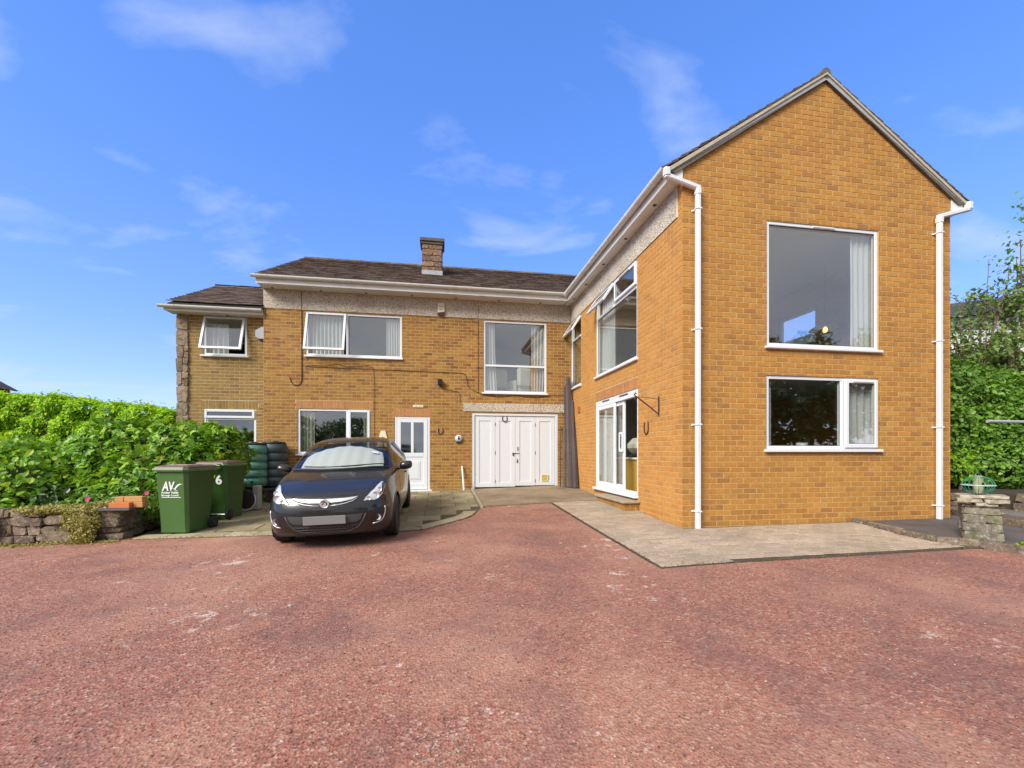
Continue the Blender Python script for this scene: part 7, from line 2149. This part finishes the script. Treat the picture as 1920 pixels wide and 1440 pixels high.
# loose lilac with visible branches
def open_tree(name, base, label, tips, mat, nper, size, shape, group=None, r0=.05, cl=.30, sub=4):
    e = thing(name, base, label, 'tree', group); b = Vector(base)
    rn = random.Random(hash(label) % 1000 if False else len(label))
    mb = MB(); CL = []
    for tp in tips:
        t_ = Vector(tp); m1 = b.lerp(t_, .4) + Vector((rn.uniform(-.15, .15), rn.uniform(-.15, .15), .1)); m2 = b.lerp(t_, .75) + Vector((rn.uniform(-.15, .15), rn.uniform(-.1, .1), .08))
        mb.tube([b + Vector((rn.uniform(-.1, .1), rn.uniform(-.1, .1), 0)), m1, m2, t_], [r0, r0 * .65, r0 * .4, .006], 6)
        CL.append(t_)
        for k in range(sub):
            q = m1.lerp(t_, rn.uniform(.1, .95)); s = q + Vector((rn.uniform(-.45, .45), rn.uniform(-.4, .4), rn.uniform(.0, .5)))
            mb.tube([q, q.lerp(s, .5) + Vector((0, 0, .05)), s], [r0 * .25, .009, .004], 5); CL.append(s); CL.append(q.lerp(s, .6))
    mb.build('branches', 'twig', e)
    P, N = [], []
    for c in CL:
        for k in range(nper):
            d = rng.normal(0, 1, 3) * cl * np.array([1, .9, .8]); P.append(np.array(c) + d * .5); N.append(d + np.array([0, 0, .25]))
    leaves('foliage', e, mat, np.array(P), norm(np.array(N)), size, shape, .7, .4); return e
open_tree('lilac_tree', (12.4, 8.3, 2.0), 'open branched lilac in front of the white neighbouring house', [(11.55, 8.1, 4.1), (11.9, 8.1, 4.6), (12.2, 8.0, 5.0), (12.6, 8.0, 5.3), (12.9, 7.9, 4.9), (12.1, 7.7, 3.9), (13.2, 7.9, 5.4), (13.3, 8.0, 4.6), (12.6, 7.6, 4.2), (11.75, 7.8, 3.5), (13.0, 7.6, 3.8)], 'leaf_dusty', 22, .105, 'oval', sub=5)
open_tree('tall_sapling', (12.0, 8.1, 2.0), 'thin sapling whose bare shoots rise above the lilac', [(11.75, 8.1, 5.05), (12.3, 8.0, 5.9), (11.62, 8.05, 4.6), (12.75, 7.9, 5.75)], 'leaf_dusty', 9, .085, 'oval', r0=.022, cl=.16, sub=2)
open_tree('overhanging_tree', (14.4, 8.2, 1.0), 'tree mostly outside the right edge with a few leaves overhanging', [(12.75, 7.8, 5.9), (12.95, 7.85, 6.35), (13.2, 7.85, 6.9), (13.3, 7.9, 5.6), (13.9, 8.0, 6.9), (14.6, 8.1, 6.5), (13.4, 7.9, 4.9), (15.0, 8.3, 5.5)], 'leaf_mid', 26, .11, 'oval', r0=.06, cl=.3)
# weeds by the yard kerb at the right
shrub('weed', (6.98, 4.13, gz(7, 4.1)), [(0, 0, .04, .20, .10, .06), (.3, -.1, .04, .2, .1, .05)], 'leaf_bright', 420, .035, 'round', 'patch of bright green weeds beside the stone pillar', 'weed', core_s=.3)

# ------------------------------------------------------------------ neighbours
nb = thing('neighbour_house', (22.5, 18.0, 2.0), 'white rendered neighbouring house with a grey roof edge behind the trees', 'house')
mb = MB(); mb.box((17.5, 15.2, .5), (30, 24, 6.5)); mb.build('wall', 'white_render', nb)
mb = MB(); mb.prism([(17.0, 6.55), (30.4, 8.6), (30.4, 9.15), (17.0, 7.05)], lambda x, z: (x, 14.7, z), lambda x, z: (x, 24.5, z)); mb.build('roof', 'roof_felt', nb)
mb = MB(); mb.prism([(17.5, 6.501), (30.0, 6.501), (30.0, 8.5), (17.5, 6.61)], lambda x, z: (x, 15.25, z), lambda x, z: (x, 24, z)); mb.build('clerestory', 'white_render', nb)
ta_ = thing('tv_aerial', (18.6, 15.2, 7.2), 'thin television aerial on the neighbouring roof beside the gable', 'aerial')
mb = MB(); mb.tube([(18.6, 15.3, 7.2), (18.6, 15.3, 8.7)], .02, 6); mb.build('mast', 'lead', ta_)
mb = MB(); mb.tube([(18.2, 15.2, 9.05), (18.95, 15.4, 8.45)], .018, 6)
for k in range(6):
    q = Vector((18.2, 15.2, 9.05)).lerp(Vector((18.95, 15.4, 8.45)), k / 5); mb.tube([q + Vector((-.1, -.2, .02)), q + Vector((.1, .2, -.02))], .007, 5)
mb.build('boom', 'lead', ta_)
# distant house on the left
dh = thing('distant_house', (-31, 33, .5), 'distant house whose brown tiled roof shows above the hedge at the left edge', 'house')
HX, HY, HZ = -31.7, 30.4, 6.2
mb = MB(); mb.box((HX - 13, HY + .3, .0), (HX - .3, HY + 8, HZ)); mb.build('wall', 'brick_front_joined', dh)
mb = MB(); mb.prism([(HX, 0), (HX - 13.2, 0), (HX - 8.8, 3.9), (HX - 4.4, 3.9)], lambda x, z: (x, HY + z * .9, HZ + z), lambda x, z: (x, HY + 8.2 - z * .9, HZ + z)); rf_ = mb.build('roof', 'distant_tile', dh)
for k in range(13):
    z = k * .30; t_ = z / 3.9
    x0, x1 = HX - 13.2 + 4.4 * t_, HX - 4.4 * t_; y_ = HY + z * .9
    mb = MB(); mb.add([(x0, y_ - .07, HZ + z), (x1 + .05, y_ - .07, HZ + z), (x1 - .28, y_ + .2, HZ + z + .32), (x0 + .28, y_ + .2, HZ + z + .32), (x0, y_ - .02, HZ + z - .06), (x1 + .05, y_ - .02, HZ + z - .06)], [(0, 1, 2, 3), (4, 5, 1, 0)]); ya_, yb_ = HY + .9 * z, HY + 8.2 - .9 * z
    mb.add([(x1 + .07, ya_, HZ + z), (x1 + .07, yb_, HZ + z), (x1 - .28, yb_ - .27, HZ + z + .32), (x1 - .28, ya_ + .27, HZ + z + .32), (x1 + .02, ya_, HZ + z - .06), (x1 + .02, yb_, HZ + z - .06)], [(0, 1, 2, 3), (4, 5, 1, 0)]); mb.build('tile_course', 'distant_tile', rf_)

# trees on the other side of the drive, seen mirrored in the glass
def big_tree(x, y, h, r, label):
    z0 = gz(x, y); e = thing('leafy_tree', (x, y, z0), label, 'tree', 'trees across the drive mirrored in the windows')
    mb = MB(); mb.tube([(x, y, z0), (x + .1, y, z0 + h * .3), (x, y + .1, z0 + h * .6)], [.22, .17, .08], 8)
    for k in range(6):
        a = k * 1.05; mb.tube([(x + .08, y, z0 + h * .28), (x + math.cos(a) * r * .6, y + math.sin(a) * r * .6, z0 + h * .6)], [.08, .03], 6)
    mb.build('trunk', 'bark', e)
    bl = []
    for k in range(7):
        a = k * .9; rr_ = r * (.45 + .15 * math.sin(k * 2.1)); bl.append((x + math.cos(a) * r * .5, y + math.sin(a) * r * .5, z0 + h * (.38 + .07 * k), rr_, rr_, rr_ * .85))
    bl.append((x, y, z0 + h * .8, r * .45, r * .45, h * .2))
    P, N = blob_points(5200, bl, .6); o = leaves('crown', e, 'leaf_far', P, N, .24, 'oval', .7, .3); return e
big_tree(13.6, -4.6, 6.4, 2.2, 'leafy tree across the drive, mirrored left in the lower gable window')
big_tree(16.6, -5.2, 7.0, 2.4, 'largest leafy tree across the drive, mirrored in both gable windows')
big_tree(20.2, -5.0, 7.4, 2.5, 'leafy tree across the drive, mirrored at the right of the gable glass')
big_tree(4.6, -13.0, 5.6, 2.6, 'leafy tree across the drive, mirrored in the tall garage window')
big_tree(8.8, -13.0, 5.2, 2.4, 'leafy tree across the drive, mirrored low at the right of the garage window')
big_tree(-7.5, -14.0, 4.8, 2.6, 'leafy tree across the drive, mirrored in the window behind the car')
big_tree(-12.0, -13.0, 5.0, 2.6, 'leafy tree across the drive, mirrored in the left front windows')
